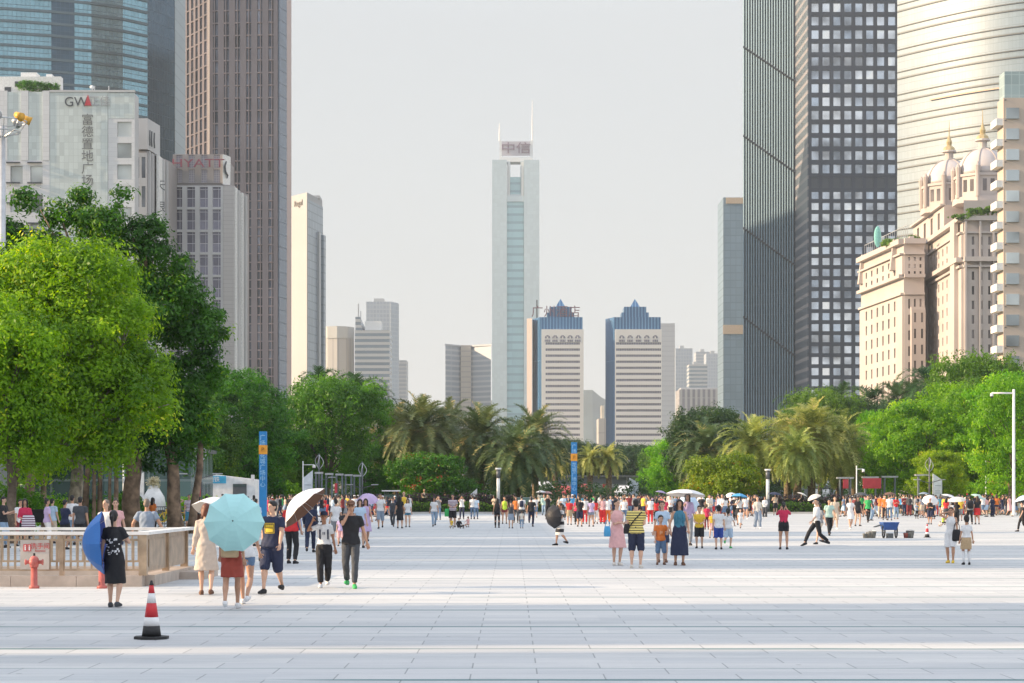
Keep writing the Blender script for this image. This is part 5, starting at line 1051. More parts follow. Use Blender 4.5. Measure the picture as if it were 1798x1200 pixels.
# fence with yellow bicycles
o = empty('crowd_barrier', (X(318, 112), 112, 0), 0, 'black steel barrier with many uprights behind the yellow bicycles', 'barrier'); L0, L1 = X(212, 112) - X(318, 112), X(430, 112) - X(318, 112)
MB().box(L0, L1, -.03, .03, 1.05, 1.1).box(L0, L1, -.03, .03, .15, .2).build('rail', M_DGREY, o); x = L0
while x < L1: MB().box(x - .012, x + .012, -.012, .012, .0, 1.05).build('upright', M_DGREY, o); x += .12
M_YEL = mat('bicycle yellow', (.75, .48, .02), .45)
def bicycle(px, z, rz, label, src=None):
    if src: 
        return copy_tree(src, (X(px, z), z, 0), rz, 1, label)
    o = T('bicycle', px, z, label, 'bicycle', 'yellow bicycles parked by the barrier', rz)
    for s in (-.52, .52):
        mb = MB().tube([(s + .33 * math.cos(a), 0, .34 + .33 * math.sin(a)) for a in [2 * math.pi * i / 18 for i in range(19)]], [.022] * 19, 6)
        for i in range(6): a = math.pi * i / 6; mb.bar((s - .32 * math.cos(a), 0, .34 - .32 * math.sin(a)), (s + .32 * math.cos(a), 0, .34 + .32 * math.sin(a)), .008)
        mb.build('wheel', M_BLK, o, True)
    f = MB()
    for a, b in (((-.52, .34), (-.1, .3)), ((-.1, .3), (-.2, .85)), ((-.2, .78), (.38, .82)), ((-.1, .3), (.38, .78)), ((-.52, .34), (-.2, .78)), ((.52, .34), (.38, .98))): f.bar((a[0], 0, a[1]), (b[0], 0, b[1]), .045)
    f.build('frame', M_YEL, o); MB().box(-.34, -.08, -.08, .08, .85, .91).build('saddle', M_BLK, o); MB().bar((.36, -.28, 1.0), (.36, .28, 1.0), .035).build('handlebar', M_BLK, o); MB().box(.55, .8, -.15, .15, .7, .92).build('basket', M_DGREY, o)
    MB().bar((-.85, 0, .62), (-.3, 0, .72), .09, .03).build('mudguard', M_YEL, o)
    return o
b0 = bicycle(232, 109, .1, 'yellow bicycle parked at the foot of the thin camera pole')
for px, rz, lab in ((246, 3.3, 'yellow bicycle behind the blue grey T-shirt person'), (292, .2, 'yellow bicycle parked between the barrier and the leaning trunk'), (304, 2.9, 'yellow bicycle turned the other way next to the seated person'), (322, .15, 'yellow bicycle just behind the seated person'), (340, 3.2, 'yellow bicycle beside the person in the purple striped shirt'), (358, .1, 'yellow bicycle half hidden by the cream dress person')): bicycle(px, 109 + rnd.uniform(-.6, .6), rz, lab, b0)
# red signs, kiosk, tents, buggy
def redsign(px, z, y0, y1, w_, label, pole=True, s=None, name='red_sign'):
    o = T(name, px, z, label, 'sign'); MB().box(-w_, w_, -.06, .06, ZZ(y1, z), ZZ(y0, z)).build('panel', M_REDSIGN, o)
    MB().bar((w_ + .06, 0, 0), (w_ + .06, 0, ZZ(y0 - 3, z)), .07).build('post', M_DGREY, o)
    if s: text(o, s, (ZZ(y0, z) - ZZ(y1, z)) / (len(s) + .6), (0, -.07, (ZZ(y0, z) + ZZ(y1, z)) / 2), (R(90), 0, 0), mat('pink letters', (.8, .45, .45)), 'lettering', vertical=True, depth=.004)
redsign(348, 112, 849, 872, .14, 'red vertical sign with pale characters on a pole by the station building', s='公交站'); redsign(590, 168, 849, 866, .11, 'small red banner between two portal frames'); redsign(1485, 190, 842, 858, .24, 'red lantern shaped sign behind the drooping palms'); redsign(1531, 194, 840, 858, .85, 'striped red board behind the crowd near the orange trunks')
redsign(1062, 300, 850, 862, .3, 'red sign far back under the golden palms')
def canopy(px, z, yt, w_, label, m, open_=True, group=None):
    o = T('market_canopy', px, z, label, 'canopy', group); h = ZZ(yt, z); hb = h - .9
    mb = MB(); b4 = [(-w_, -1.6), (w_, -1.6), (w_, 1.6), (-w_, 1.6)]; mb.add([(p[0], p[1], hb) for p in b4] + [(-w_ * .55, 0, h), (w_ * .55, 0, h)], [(0, 1, 5, 4), (1, 2, 5), (2, 3, 4, 5), (3, 0, 4), (3, 2, 1, 0)]); mb.box(-w_, w_, -1.62, -1.6, hb - .35, hb)
    mb.build('roof', m, o)
    for p in b4: MB().bar((p[0] * .97, p[1] * .97, 0), (p[0] * .97, p[1] * .97, hb), .08).build('leg', M_DGREY, o)
    MB().box(-w_ * .85, w_ * .85, -.5, .4, 0, 1.0).build('counter', M_LGREY, o)
M_CRED = mat('faded red canvas', (.42, .07, .08), .7); M_CWH = mat('white canvas', (.72, .72, .74), .7)
canopy(950, 270, 846, 1.8, 'white peaked tent under the centre palms', M_CWH); canopy(975, 280, 853, 3.2, 'faded red canopy behind the white peaked tent', M_CRED); canopy(1018, 275, 850, 1.6, 'faded red canopy at the foot of the blue pylon', M_CRED); canopy(1752, 200, 845, 1.6, 'small kiosk with a peaked red roof under the bright trees', M_CRED); canopy(1792, 204, 851, 2.0, 'red canopy at the frame edge past the high lamp post', M_CRED); canopy(1098, 285, 853, 1.5, 'pale tent left of the slanted white board', M_CWH)
B = Bld('low_grey_building', 'long low grey building glimpsed behind the palms in the middle', at=pz(1010, 345)); z = 345
B.put(MB().box(X(880, z), X(1180, z), z, z + 12, 0, ZZ(838, z)), 'wall', grid_mat('grey shop front', (.14, .16, .18), (.30, .30, .32), 3.2, 2.9, .3, .5, .3, .3, .6), uv=True); B.put(MB().box(X(876, z), X(1184, z), z - 1, z + 13, ZZ(838, z), ZZ(835, z)), 'roof', M_DGREY)
o = T('buggy', 687, 172, 'small green and white open buggy behind the crowd', 'buggy'); 
MB().box(-.55, .55, -1.2, 1.2, .35, .75).box(-.5, .5, -1.6, -1.2, .35, .95).build('body', mat('buggy green', (.03, .22, .12), .4), o); MB().box(-.7, .7, -1.5, 1.3, 1.98, 2.08).build('roof', M_WHITE, o); MB().box(-.5, .5, -1.24, -1.2, .95, 1.7).build('windscreen', M_GLASSG, o)
for a in ((-.5, -1.2), (.5, -1.2), (-.5, 1.1), (.5, 1.1)): MB().bar((a[0], a[1], .7), (a[0], a[1], 1.98), .05).build('roof_post', M_DGREY, o); MB().tube([(a[0] - .1, a[1], .25), (a[0] + .1, a[1], .25)], [.25, .25], 14).build('wheel', M_BLK, o)
for y in (-.4, .6): MB().box(-.5, .5, y - .2, y + .2, .75, .9).box(-.5, .5, y + .14, y + .22, .9, 1.3).build('seat', M_BLK, o)
# handcart, buckets
Zc = 83; o = T('handcart', 1562, Zc, 'blue two wheeled handcart standing on the paving', 'handcart', rz=.15); o.scale = (.76, .8, .86); mbl = mat('handcart blue', (.03, .09, .30), .5, var=.1)
V = [(-.36, -.26, .38), (.30, -.26, .38), (.30, .26, .38), (-.36, .26, .38), (-.46, -.34, .74), (.42, -.34, .74), (.42, .34, .74), (-.46, .34, .74)]
MB().add(V, [(3,2,1,0),(0,1,5,4),(1,2,6,5),(2,3,7,6),(3,0,4,7),(4,5,6,7)]).build('tray', mbl, o); MB().box(-.47, .43, -.35, .35, .725, .75).build('rim', mat('handcart rim', (.05, .14, .42), .4), o)
for s in (-1, 1):
    for xx in ((-.33,) if s < 0 else (.36,)):
        mb = MB().tube([(xx + .05 * math.sin(a) * 0 + .28 * math.cos(a) * .55, -.0 + .28 * math.cos(a) * .8, .31 + .29 * math.sin(a)) for a in [2 * math.pi * i / 20 for i in range(21)]], [.036] * 21, 6)
        for i in range(6): a = math.pi * i / 6; mb.bar((xx - .28 * math.cos(a) * .55, -.28 * math.cos(a) * .8, .31 - .29 * math.sin(a)), (xx + .28 * math.cos(a) * .55, .28 * math.cos(a) * .8, .31 + .29 * math.sin(a)), .01)
        mb.build('wheel', M_BLK, o, True)
MB().bar((-.45, -.2, .62), (-.85, -.1, .52), .04).bar((-.45, .2, .62), (-.85, .1, .52), .04).build('handle', M_DGREY, o); MB().box(-.14, .16, -.15, .15, .0, .22).build('crate', M_DGREY, o)
def bucket(px, label, m, s=1.0, z=Zc):
    o = T('bucket', px, z, label, 'bucket', 'buckets around the handcart'); MB().tube([(0, 0, 0), (0, 0, .24 * s), (0, 0, .26 * s)], [.11 * s, .15 * s, .155 * s], 16).build('pail', m, o, True); MB().tube([(-.15 * s, 0, .25 * s), (0, .14 * s, .30 * s), (.15 * s, 0, .25 * s)], [.008] * 3, 5).build('handle', M_STEEL, o)
M_CON = mat('cement smeared plastic', (.16, .16, .15), .8, scale=9, var=.3)
bucket(1519, 'small dark grey bucket farthest from the handcart wheel', M_CON, .7); bucket(1526, 'grey cement smeared bucket beside the small dark one', M_CON, .9); bucket(1532, 'grey bucket nearest the handcart handle', M_CON, 1.05); bucket(1591, 'brown red bucket between the handcart and the grey tub', mat('brown red plastic', (.30, .08, .06)), .8); bucket(1598, 'wide grey tub beside the brown red bucket', M_CON, 1.15)
o = empty('grass_verge', (X(1800, 186), 186, 0)); o['kind'] = 'structure'; o.name = 'lawn'
MB().box(-4.6, 16, -6, 8, -.01, .12).build('lawn_edge', M_KERB, o)['kind'] = 'structure'; MB().box(-4.4, 15.8, -5.8, 7.8, .0, .16).build('lawn', M_LAWN, o)['kind'] = 'structure'
o = T('parked_car', 921, 196, 'pale parked car showing between the palm trunks behind the hedge', 'car'); mc_ = mat('pale car paint', (.5, .55, .58), .25, .3)
MB().box(-2.0, 2.0, -.8, .8, .3, .85).build('body', mc_, o); MB().add([(-1.2, -.7, .85), (1.3, -.7, .85), (1.3, .7, .85), (-1.2, .7, .85), (-.7, -.6, 1.4), (.8, -.6, 1.4), (.8, .6, 1.4), (-.7, .6, 1.4)], [(0,1,5,4),(1,2,6,5),(2,3,7,6),(3,0,4,7),(4,5,6,7)]).build('cabin', M_GLASSG, o)
MB().box(-.68, .78, -.58, .58, 1.4, 1.44).build('roof', mc_, o)
for sx_ in (-1.25, 1.25):
    for sy_ in (-.75, .75): MB().tube([(sx_, sy_ - .1, .32), (sx_, sy_ + .1, .32)], [.32, .32], 16).build('wheel', M_BLK, o)
# ---------------------------------------------------------------- people
_ts = bpy.data.scenes.new('work')
def remesh(mb, vox, name, smooth=2, extra=None, disp=0.0, seed=0):
    me = mb.mesh('tmp'); o = bpy.data.objects.new('tmp', me); _ts.collection.objects.link(o)
    m = o.modifiers.new('r', 'REMESH'); m.mode = 'VOXEL'; m.voxel_size = vox; m.use_smooth_shade = True
    if smooth: s = o.modifiers.new('s', 'SMOOTH'); s.factor = .5; s.iterations = smooth
    _ts.view_layers[0].update(); dg = _ts.view_layers[0].depsgraph; r = bpy.data.meshes.new_from_object(o.evaluated_get(dg)); bpy.data.objects.remove(o); bpy.data.meshes.remove(me); r.name = name
    if disp:
        n = len(r.vertices); co = np.empty(n * 3, np.float32); no = np.empty(n * 3, np.float32); r.vertices.foreach_get('co', co); r.vertices.foreach_get('normal', no); co = co.reshape(-1, 3); no = no.reshape(-1, 3)
        q = np.sin(co[:, 0] * 31 + co[:, 2] * 19 + seed) * np.sin(co[:, 2] * 27 - co[:, 1] * 23 + seed * 2) + .6 * np.sin(co[:, 0] * 60 + np.sin(co[:, 2] * 12 + seed) * 3)
        co += no * (q * disp)[:, None]; r.vertices.foreach_set('co', co.ravel()); r.update()
    return r
def join(me, mb, mats_off=1):
    """adds the loose small shapes of mb (material slot 1..) to a remeshed body"""
    V = [tuple(v.co) for v in me.vertices]; F = [tuple(p.vertices) for p in me.polygons]; n = len(V)
    r = bpy.data.meshes.new(me.name); r.from_pydata(V + [tuple(v) for v in mb.v], [], F + [tuple(n + i for i in f) for f in mb.f]); r.update()
    r.polygons.foreach_set('material_index', [0] * len(F) + mb.m); r.polygons.foreach_set('use_smooth', [True] * len(r.polygons)); bpy.data.meshes.remove(me)
    return r
def ik(a, t, l1, l2, bend):
    a, t, bend = Vector(a), Vector(t), Vector(bend); d = t - a; L = max(.05, min(d.length, (l1 + l2) * .995)); u = d.normalized(); t = a + u * L
    c = (l1 * l1 + L * L - l2 * l2) / (2 * l1 * L); s = math.sqrt(max(0, 1 - c * c)); w_ = (bend - u * bend.dot(u)); w_ = w_.normalized() if w_.length > 1e-4 else Vector((0, 1, 0))
    return a + u * l1 * c + w_ * l1 * s, t
# pose: feet (x, y, z, heel lift), hands (x, y, z) for the person's right (-x) and left (+x); y forward is negative; drop lowers the pelvis
POSE = {
 'stand': dict(rf=(-.10, .0, 0), lf=(.10, -.02, 0), rh=(-.25, -.03, .80), lh=(.25, -.03, .80)),
 'relaxed': dict(rf=(-.12, .05, 0), lf=(.11, -.08, 0), rh=(-.24, -.10, .84), lh=(.26, .0, .80)),
 'walk': dict(rf=(-.07, -.26, 0), lf=(.08, .26, .07), rh=(-.24, .16, .84), lh=(.24, -.22, .88)),
 'walk2': dict(rf=(-.08, .24, .08), lf=(.07, -.24, 0), rh=(-.24, -.24, .90), lh=(.25, .16, .84)),
 'stride': dict(rf=(-.07, -.46, .0), lf=(.08, .38, .08), rh=(-.22, .20, .88), lh=(.22, -.25, .95), drop=.06),
 'kick': dict(rf=(-.07, -.10, 0), lf=(.08, .34, .24), rh=(-.22, -.22, 1.02), lh=(.24, .12, .86)),
 'phone': dict(rf=(-.10, .0, 0), lf=(.11, -.05, 0), rh=(-.06, -.30, 1.20), lh=(.06, -.28, 1.16), nod=.3),
 'phonewalk': dict(rf=(-.07, -.20, 0), lf=(.08, .22, .08), rh=(-.06, -.28, 1.14), lh=(.08, -.27, 1.10), nod=.35),
 'photo': dict(rf=(-.12, .02, 0), lf=(.12, .0, 0), rh=(-.10, -.32, 1.48), lh=(.10, -.32, 1.47)),
 'crossed': dict(rf=(-.07, .0, 0), lf=(.07, -.04, 0), rh=(.10, -.20, 1.10), lh=(-.10, -.22, 1.08)),
 'belly': dict(rf=(-.11, .0, 0), lf=(.11, .0, 0), rh=(-.08, -.22, 1.06), lh=(.10, -.22, 1.04)),
 'up': dict(rf=(-.07, -.12, 0), lf=(.07, .14, .05), rh=(-.26, -.16, 1.50), lh=(.27, -.04, .80)),
 'chin': dict(rf=(-.08, .20, .06), lf=(.08, -.20, 0), rh=(-.05, -.16, 1.46), lh=(.34, .02, .82)),
 'umb': dict(rf=(-.09, .10, .02), lf=(.09, -.12, 0), rh=(-.16, -.24, 1.18), lh=(.25, -.04, .82)),
 'umb2': dict(rf=(-.09, .0, 0), lf=(.09, -.05, 0), rh=(-.14, -.22, 1.30), lh=(.24, .0, .82)),
 'hold': dict(rf=(-.10, .0, 0), lf=(.09, -.06, 0), rh=(-.36, -.10, .74), lh=(.22, -.12, .92)),
 'boyhold': dict(rf=(-.12, .0, 0), lf=(.12, -.05, 0), rh=(-.22, -.16, .82), lh=(.46, -.02, .95)),
 'lean': dict(rf=(-.12, .0, 0), lf=(.12, .1, 0), rh=(-.36, -.12, .98), lh=(.36, -.12, .98)),
 'hair': dict(rf=(-.09, .0, 0), lf=(.08, -.1, 0), rh=(-.12, -.06, 1.56), lh=(.22, -.1, .86)),
 'squat': dict(rf=(-.14, -.05, 0), lf=(.14, -.12, 0), rh=(-.14, -.46, 1.08), lh=(.14, -.46, 1.08), drop=.56),
 'sit': dict(rf=(-.14, -.52, 0), lf=(.12, -.62, 0), rh=(-.24, -.1, .98), lh=(.22, -.24, 1.05), drop=.74),
 'back': dict(rf=(-.10, .0, 0), lf=(.10, .0, 0), rh=(-.06, .2, .98), lh=(.06, .2, .98)),
 'wide': dict(rf=(-.22, .0, 0), lf=(.22, .05, 0), rh=(-.42, -.1, 1.35), lh=(.42, -.1, 1.2)),
}
_pc = {}
def figure(key):
    """key: pose, sex, top, bottom, hair, res, child, fat, look"""
    if key in _pc: return _pc[key]
    pose, sex, top, bottom, hair, res, child, fat, look = key; p = POSE[pose]; fem = sex == 'f'; near = res < .02
    dr = p.get('drop', 0); D = Vector((0, 0, -dr)); out = {}; f = 1 + fat; hs_ = 1.32 if child else 1.0
    hipw = .085; shx = (.140 if fem else .166) * (1 + fat * .5); zsh = 1.375
    sec = [(.84, .11, .09), (.88, .152, .108), (.95, .160 if fem else .152, .11), (1.04, .125 if fem else .138, .092), (1.12, .120 if fem else .142, .09), (1.24, .150 if fem else .165, .108), (1.33, .140 if fem else .160, .096), (1.385, .105 if fem else .125, .076), (1.43, .058, .056)]
    sec = [(z, rx * f, ry * f * (1.12 if 1.0 < z < 1.2 and fat > .1 else 1)) for z, rx, ry in sec]
    AX = ((1, 0, 0), (0, 1, 0))
    body = MB(); body.tube([(0, -.008 * (z > 1.2), z - dr) for z, _, _ in sec], [(a, b) for _, a, b in sec], 16, axes=AX)
    hc = Vector((0, -.005 - .03 * p.get('nod', 0), 1.605 + (.03 if child else 0))) + D; nod = p.get('nod', 0)
    rot = Matrix.Rotation(look, 3, 'Z') @ Matrix.Rotation(nod, 3, 'X')
    body.tube([(0, 0, 1.38 - dr), (0, 0, 1.44 - dr), hc - Vector((0, -.01, .06))], [.062, .05, .05], 10)
    def hp(x, y, z): return hc + rot @ (Vector((x, y, z)) * hs_)
    body.ball(hc + rot @ Vector((0, .008, .02)) * hs_, (.072 * hs_, .090 * hs_, .092 * hs_), 16, 10, rot=rot)
    body.ball(hp(0, -.022, -.045), (.052 * hs_, .062 * hs_, .062 * hs_), 14, 8, rot=rot)
    if near:
        body.ball(hp(0, -.088, -.012), (.013, .018, .024), 8, 6, rot=rot)
        for s in (-1, 1): body.ball(hp(s * .074, .01, -.01), (.010, .02, .032), 8, 6, rot=rot)
    limbs = {}
    for s, fk, hk in ((-1, 'rf', 'rh'), (1, 'lf', 'lh')):
        fx, fy, lift = p[fk]; hip = Vector((s * hipw * (1 + fat * .6), 0, .88 - dr)); ank = Vector((fx, fy + .02, .085 + lift)); kn, ank = ik(hip, ank, .42, .40, (s * .12 * (3 if dr > .4 else 1), -1, .15))
        r = 1 + fat * .8; th = (.086 if fem else .084) * r
        body.tube([hip + Vector((0, 0, .04)), hip.lerp(kn, .35), hip.lerp(kn, .8), kn, kn.lerp(ank, .3) + Vector((0, .012, 0)), kn.lerp(ank, .7), ank], [th * .9, th, .060 * r, .052 * r, .056 * r, .038, .032], 10)
        pitch = -min(.9, lift * 3.2) if lift > .03 else 0
        if pose == 'stride' and s < 0: pitch = .35
        fr = Matrix.Rotation(pitch, 3, 'X'); P = lambda y, z, ank=ank, fr=fr, s=s: ank + fr @ Vector((s * .02 * (-y / .15), y, z))
        body.tube([P(.045, -.045), P(0, -.04), P(-.08, -.055), P(-.14, -.062)], [(.034, .03), (.036, .038), (.04, .026), (.03, .016)], 8)
        sh = Vector((s * shx, 0, zsh - dr)); hand = Vector(p[hk]) + D * (1 if dr < .4 else 0)
        if dr >= .4: hand = Vector(p[hk]) + Vector((0, 0, -dr))
        up_ = hand.z > sh.z - .12
        bend = (s * .7, .1, -1) if up_ else ((s * .6, .8, -.4) if hand.y < -.12 else (s * .25, 1, 0))
        el, wr = ik(sh, hand, .27, .24, bend); a_ = 1 + fat * .7; a_ *= .88 if fem else 1
        body.tube([sh + Vector((-s * .03, 0, .0)), sh, sh.lerp(el, .5), el, el.lerp(wr, .4), wr], [.046 * a_, .052 * a_, .043 * a_, .036 * a_, .036 * a_, .024], 10)
        hd = (wr - el).normalized(); palm = wr + hd * .075
        body.tube([wr, wr + hd * .03, palm, palm + hd * .012], [(.022, .022), (.036, .018), (.038, .016), (.03, .012)], 8)
        limbs[s] = dict(hip=hip, kn=kn, ank=ank, sh=sh, el=el, wr=wr, hd=hd, palm=palm, fr=fr, P=P)
    bm_ = remesh(body, res, 'body')
    if near:
        x = MB()
        for s in (-1, 1):
            L = limbs[s]; hd = L['hd']; side = hd.cross(Vector((0, 1, 0))); side = side.normalized() if side.length > .1 else Vector((1, 0, 0)); nn = side.cross(hd).normalized(); cu = nn * (-1 if nn.y > 0 else 1)
            for i, (o_, ln) in enumerate(((-.027, .062), (-.009, .072), (.009, .068), (.026, .054))):
                b = L['palm'] + side * o_; m1 = b + hd * ln * .45 + cu * .008; e = m1 + (hd * .75 + cu * .65) * ln * .5; x.tube([b - hd * .015, m1, e], [.0095, .009, .007], 6)
            b = L['wr'] + hd * .03 + side * (-.03); m1 = b + (hd * .6 - side * .8 + cu * .3).normalized() * .035; x.tube([b + side * .01, m1, m1 + (hd + cu * .4).normalized() * .028], [.012, .010, .008], 6)
            x.ball(hp(s * .030, -.083 , .010), (.013, .006, .008), 8, 6, 1, rot)
            x.bar(hp(s * .030 - .016, -.086, .032), hp(s * .030 + .016, -.086, .032), .008, .006, 1)
        x.ball(hp(0, -.083, -.052), (.020, .008, .007), 8, 6, 2, rot)
        bm_ = join(bm_, x)
    out['body'] = bm_
    # hair
    h = MB(); 
    if hair not in ('none',):
        k = 1.06 if hair == 'buzz' else 1.0
        h.ball(hp(0, .018, .036), (.081 * hs_ * (.96 if hair == 'buzz' else 1), .090 * hs_ * (.97 if hair == 'buzz' else 1), .088 * hs_ * (.95 if hair == 'buzz' else 1)), 16, 10, rot=rot)
        h.ball(hp(0, .045, -.015), (.070 * hs_, .058 * hs_, .075 * hs_), 14, 8, rot=rot)
        if hair in ('long', 'bob'):
            zl = -.30 if hair == 'long' else -.12
            h.tube([hp(0, .04, .03), hp(0, .06, -.08), hp(0, .075, (zl - .08) / 2 - .04), hp(0, .085, zl)], [(.080 * hs_, .06 * hs_), (.086 * hs_, .05), (.09 * hs_, .035), (.06, .02)], 12, axes=(rot @ Vector((1, 0, 0)), rot @ Vector((0, 1, 0))))
            for s in (-1, 1): h.tube([hp(s * .055, -.045, .07), hp(s * .076, -.035, .0), hp(s * .078, -.02, zl * .55), hp(s * .07, .0, zl * .9)], [.022, .026, .028, .016], 8)
            h.ball(hp(0, -.052, .075), (.06 * hs_, .032 * hs_, .026 * hs_), 10, 6, rot=rot)
        if hair == 'pony': h.tube([hp(0, .09, .03), hp(0, .125, .0), hp(0, .13, -.08), hp(0, .115, -.2)], [.028, .034, .03, .012], 8)
        if hair == 'bun': h.ball(hp(0, .06, .115), .042, 10, 8)
        if hair == 'short': h.ball(hp(0, -.045, .088), (.058 * hs_, .035 * hs_, .022 * hs_), 10, 6, rot=rot)
        if hair in ('cap', 'hat'):
            pass
        out['hair'] = remesh(h, min(res, .016) if near else res * .8, 'hair', 2, disp=.003 if near else 0)
        if hair in ('cap', 'hat'):
            c = MB(); c.ball(hp(0, .012, .062), (.088 * hs_, .098 * hs_, .072 * hs_), 16, 8, rot=rot)
            if hair == 'cap': c.ball(hp(0, -.105, .052), (.06 * hs_, .07 * hs_, .012), 12, 6, rot=rot)
            else: c.ball(hp(0, 0, .045), (.17 * hs_, .18 * hs_, .014), 20, 6, rot=rot)
            out['hat'] = remesh(c, .012 if near else .022, 'hat', 1)
    # clothes
    g = .016 if near else .02; v = .0135 if near else res * .85; dsp = .0035 if near else 0
    def torso(z0, z1, ex=g, flare=None):
        S = [q for q in sec if z0 < q[0] < z1]; ip = lambda z: tuple(np.interp(z, [q[0] for q in sec], [q[i] for q in sec]) for i in (1, 2))
        zs = [z0] + [q[0] for q in S] + [z1]; return [(z, ip(z)[0] + ex, ip(z)[1] + ex) for z in zs]
    def put(mb, S): mb.tube([(0, 0, z - dr) for z, _, _ in S], [(a, b) for _, a, b in S], 18, axes=AX)
    def sleeves(mb, t, ex):
        for s in (-1, 1):
            L = limbs[s]; sh, el, wr = L['sh'], L['el'], L['wr']; a_ = (1 + fat * .7) * (.88 if fem else 1)
            mb.ball(sh + Vector((-s * .014, 0, -.014)), .050 * a_ + ex * .8, 10, 8)
            if t <= 1: mb.tube([sh + Vector((-s * .05, 0, .0)), sh, sh.lerp(el, t * .6), sh.lerp(el, t)], [.05 + ex * .8, .052 * a_ + ex, .046 * a_ + ex * 1.1, .043 * a_ + ex * 1.4], 10)
            else: mb.tube([sh + Vector((-s * .05, 0, 0)), sh, el, el.lerp(wr, t - 1)], [.05 + ex * .8, .052 * a_ + ex, .038 * a_ + ex * 1.2, .028 + ex], 10)
    skirt = None
    if top:
        mb = MB(); zh = .86 if not (bottom in ('skirt', 'longskirt', 'trousers_hi', 'miniskirt')) else .98
        if top == 'crop': zh = 1.0
        if top.startswith('dress'): zh = .95
        S = torso(zh, 1.43); 
        if top in ('tee', 'shirt', 'loose'): S = [(z_, a + (.028 if z_ < .9 else .016 if z_ < 1.0 else .0), b_ + (.026 if z_ < .9 else .014 if z_ < 1.0 else .0)) for z_, a, b_ in S]
        put(mb, S)
        if top in ('tee', 'crop', 'dress_tee', 'loose'): sleeves(mb, .62 if top != 'loose' else .8, g)
        elif top in ('shirt', 'dress_long'): sleeves(mb, 1.85, g)
        elif top == 'half': sleeves(mb, 1.25, g)
        if top.startswith('dress'):
            hem = .46 if top != 'dress_tee' else .42; fl = .24 if top != 'dress_tee' else .195
            cx = (limbs[-1]['kn'].x + limbs[1]['kn'].x) / 2; cy_ = (limbs[-1]['kn'].y + limbs[1]['kn'].y) / 2; dep = max(.13, abs(limbs[-1]['kn'].y - limbs[1]['kn'].y) / 2 + .09)
            w0 = S[2][1]; mb.tube([(0, 0, 1.08 - dr), (0, 0, .98 - dr), (0, cy_ * .3, .85 - dr), (cx, cy_ * .8, .6 - dr), (cx, cy_, hem - dr)], [(sec[4][1] + g, sec[4][2] + g), (.155 * f + g, .12 * f), (.190 * f, .15), (max(.185, fl * .9), max(dep + .02, .17)), (fl, max(dep + .02, fl * .72))], 20, axes=AX)
        out['top'] = remesh(mb, v, 'top', 2, disp=dsp, seed=hash(pose) % 7)
    if bottom:
        mb = MB()
        if bottom in ('skirt', 'longskirt', 'miniskirt'):
            hem = {'skirt': .56, 'longskirt': .26, 'miniskirt': .66}[bottom]; fl = {'skirt': .21, 'longskirt': .24, 'miniskirt': .20}[bottom]
            a, b = limbs[-1], limbs[1]; fx = (a['kn'].y + b['kn'].y) / 2; dep = max(.13, abs(a['kn'].y - b['kn'].y) / 2 + .09)
            if bottom == 'longskirt': fx = (a['ank'].y + b['ank'].y) / 2 * .7; dep = max(.17, abs(a['ank'].y - b['ank'].y) / 2 + .06)
            mb.tube([(0, 0, 1.05 - dr), (0, 0, .98 - dr), (0, 0, .88 - dr), (0, fx * .6, (.88 + hem) / 2 - dr), (0, fx, hem - dr)], [(.125 * f + g * .8, .10 * f), (.158 * f + g, .118 * f), (.188 * f, .135), (max(.198, fl * .94), max(dep * .9 + .035, .155)), (fl, max(dep + .03, fl * .75))], 20, axes=AX)
        else:
            S = torso(.84, 1.04, g * .8); put(mb, S)
            t, ex = {'trousers': (1.92, .014), 'trousers_hi': (1.9, .024), 'wide': (1.96, .05), 'shorts': (.98, .026), 'hot': (.42, .018), 'tights': (1.95, .006), 'bermuda': (1.12, .03), 'jeans': (1.93, .010), 'crop_tr': (1.7, .02)}[bottom]
            for s in (-1, 1):
                L = limbs[s]; hip, kn, ank = L['hip'], L['kn'], L['ank']; r = 1 + fat * .8
                if t <= 1: mb.tube([hip + Vector((0, 0, .06)), hip, hip.lerp(kn, t * .6), hip.lerp(kn, t)], [.088 * r + ex * .6, .09 * r + ex, .076 * r + ex * 1.1, .060 * r + ex * 1.4], 12)
                else:
                    w2 = {'wide': .10}.get(bottom, .044 + ex * .9); e = kn.lerp(ank, t - 1); mb.tube([hip + Vector((0, 0, .06)), hip, hip.lerp(kn, .55), kn, kn.lerp(e, .5), e], [.088 * r + ex * .5, .09 * r + ex * .8, .072 * r + ex, .056 * r + ex * 1.1, (.054 * r + ex if bottom != 'wide' else .08), w2], 12)
        out['bottom'] = remesh(mb, v, 'bottom', 2, disp=dsp, seed=3)
    for s, nm in ((-1, 'shoe'), (1, 'shoe.l')):
        P = limbs[s]['P']; mb = MB(); mb.tube([P(.075, -.045), P(.05, -.04), P(0, -.03), P(-.07, -.045), P(-.15, -.055), P(-.185, -.062)], [(.028, .026), (.042, .04), (.044, .048), (.048, .036), (.042, .024), (.02, .014)], 10)
        mb.tube([P(.07, -.078), P(0, -.078), P(-.1, -.078), P(-.18, -.076)], [(.035, .012), (.043, .014), (.05, .012), (.03, .01)], 8)
        out[nm] = remesh(mb, v, 'shoe', 1)
    out['_'] = limbs
    _pc[key] = out
    return out
_cm = {}
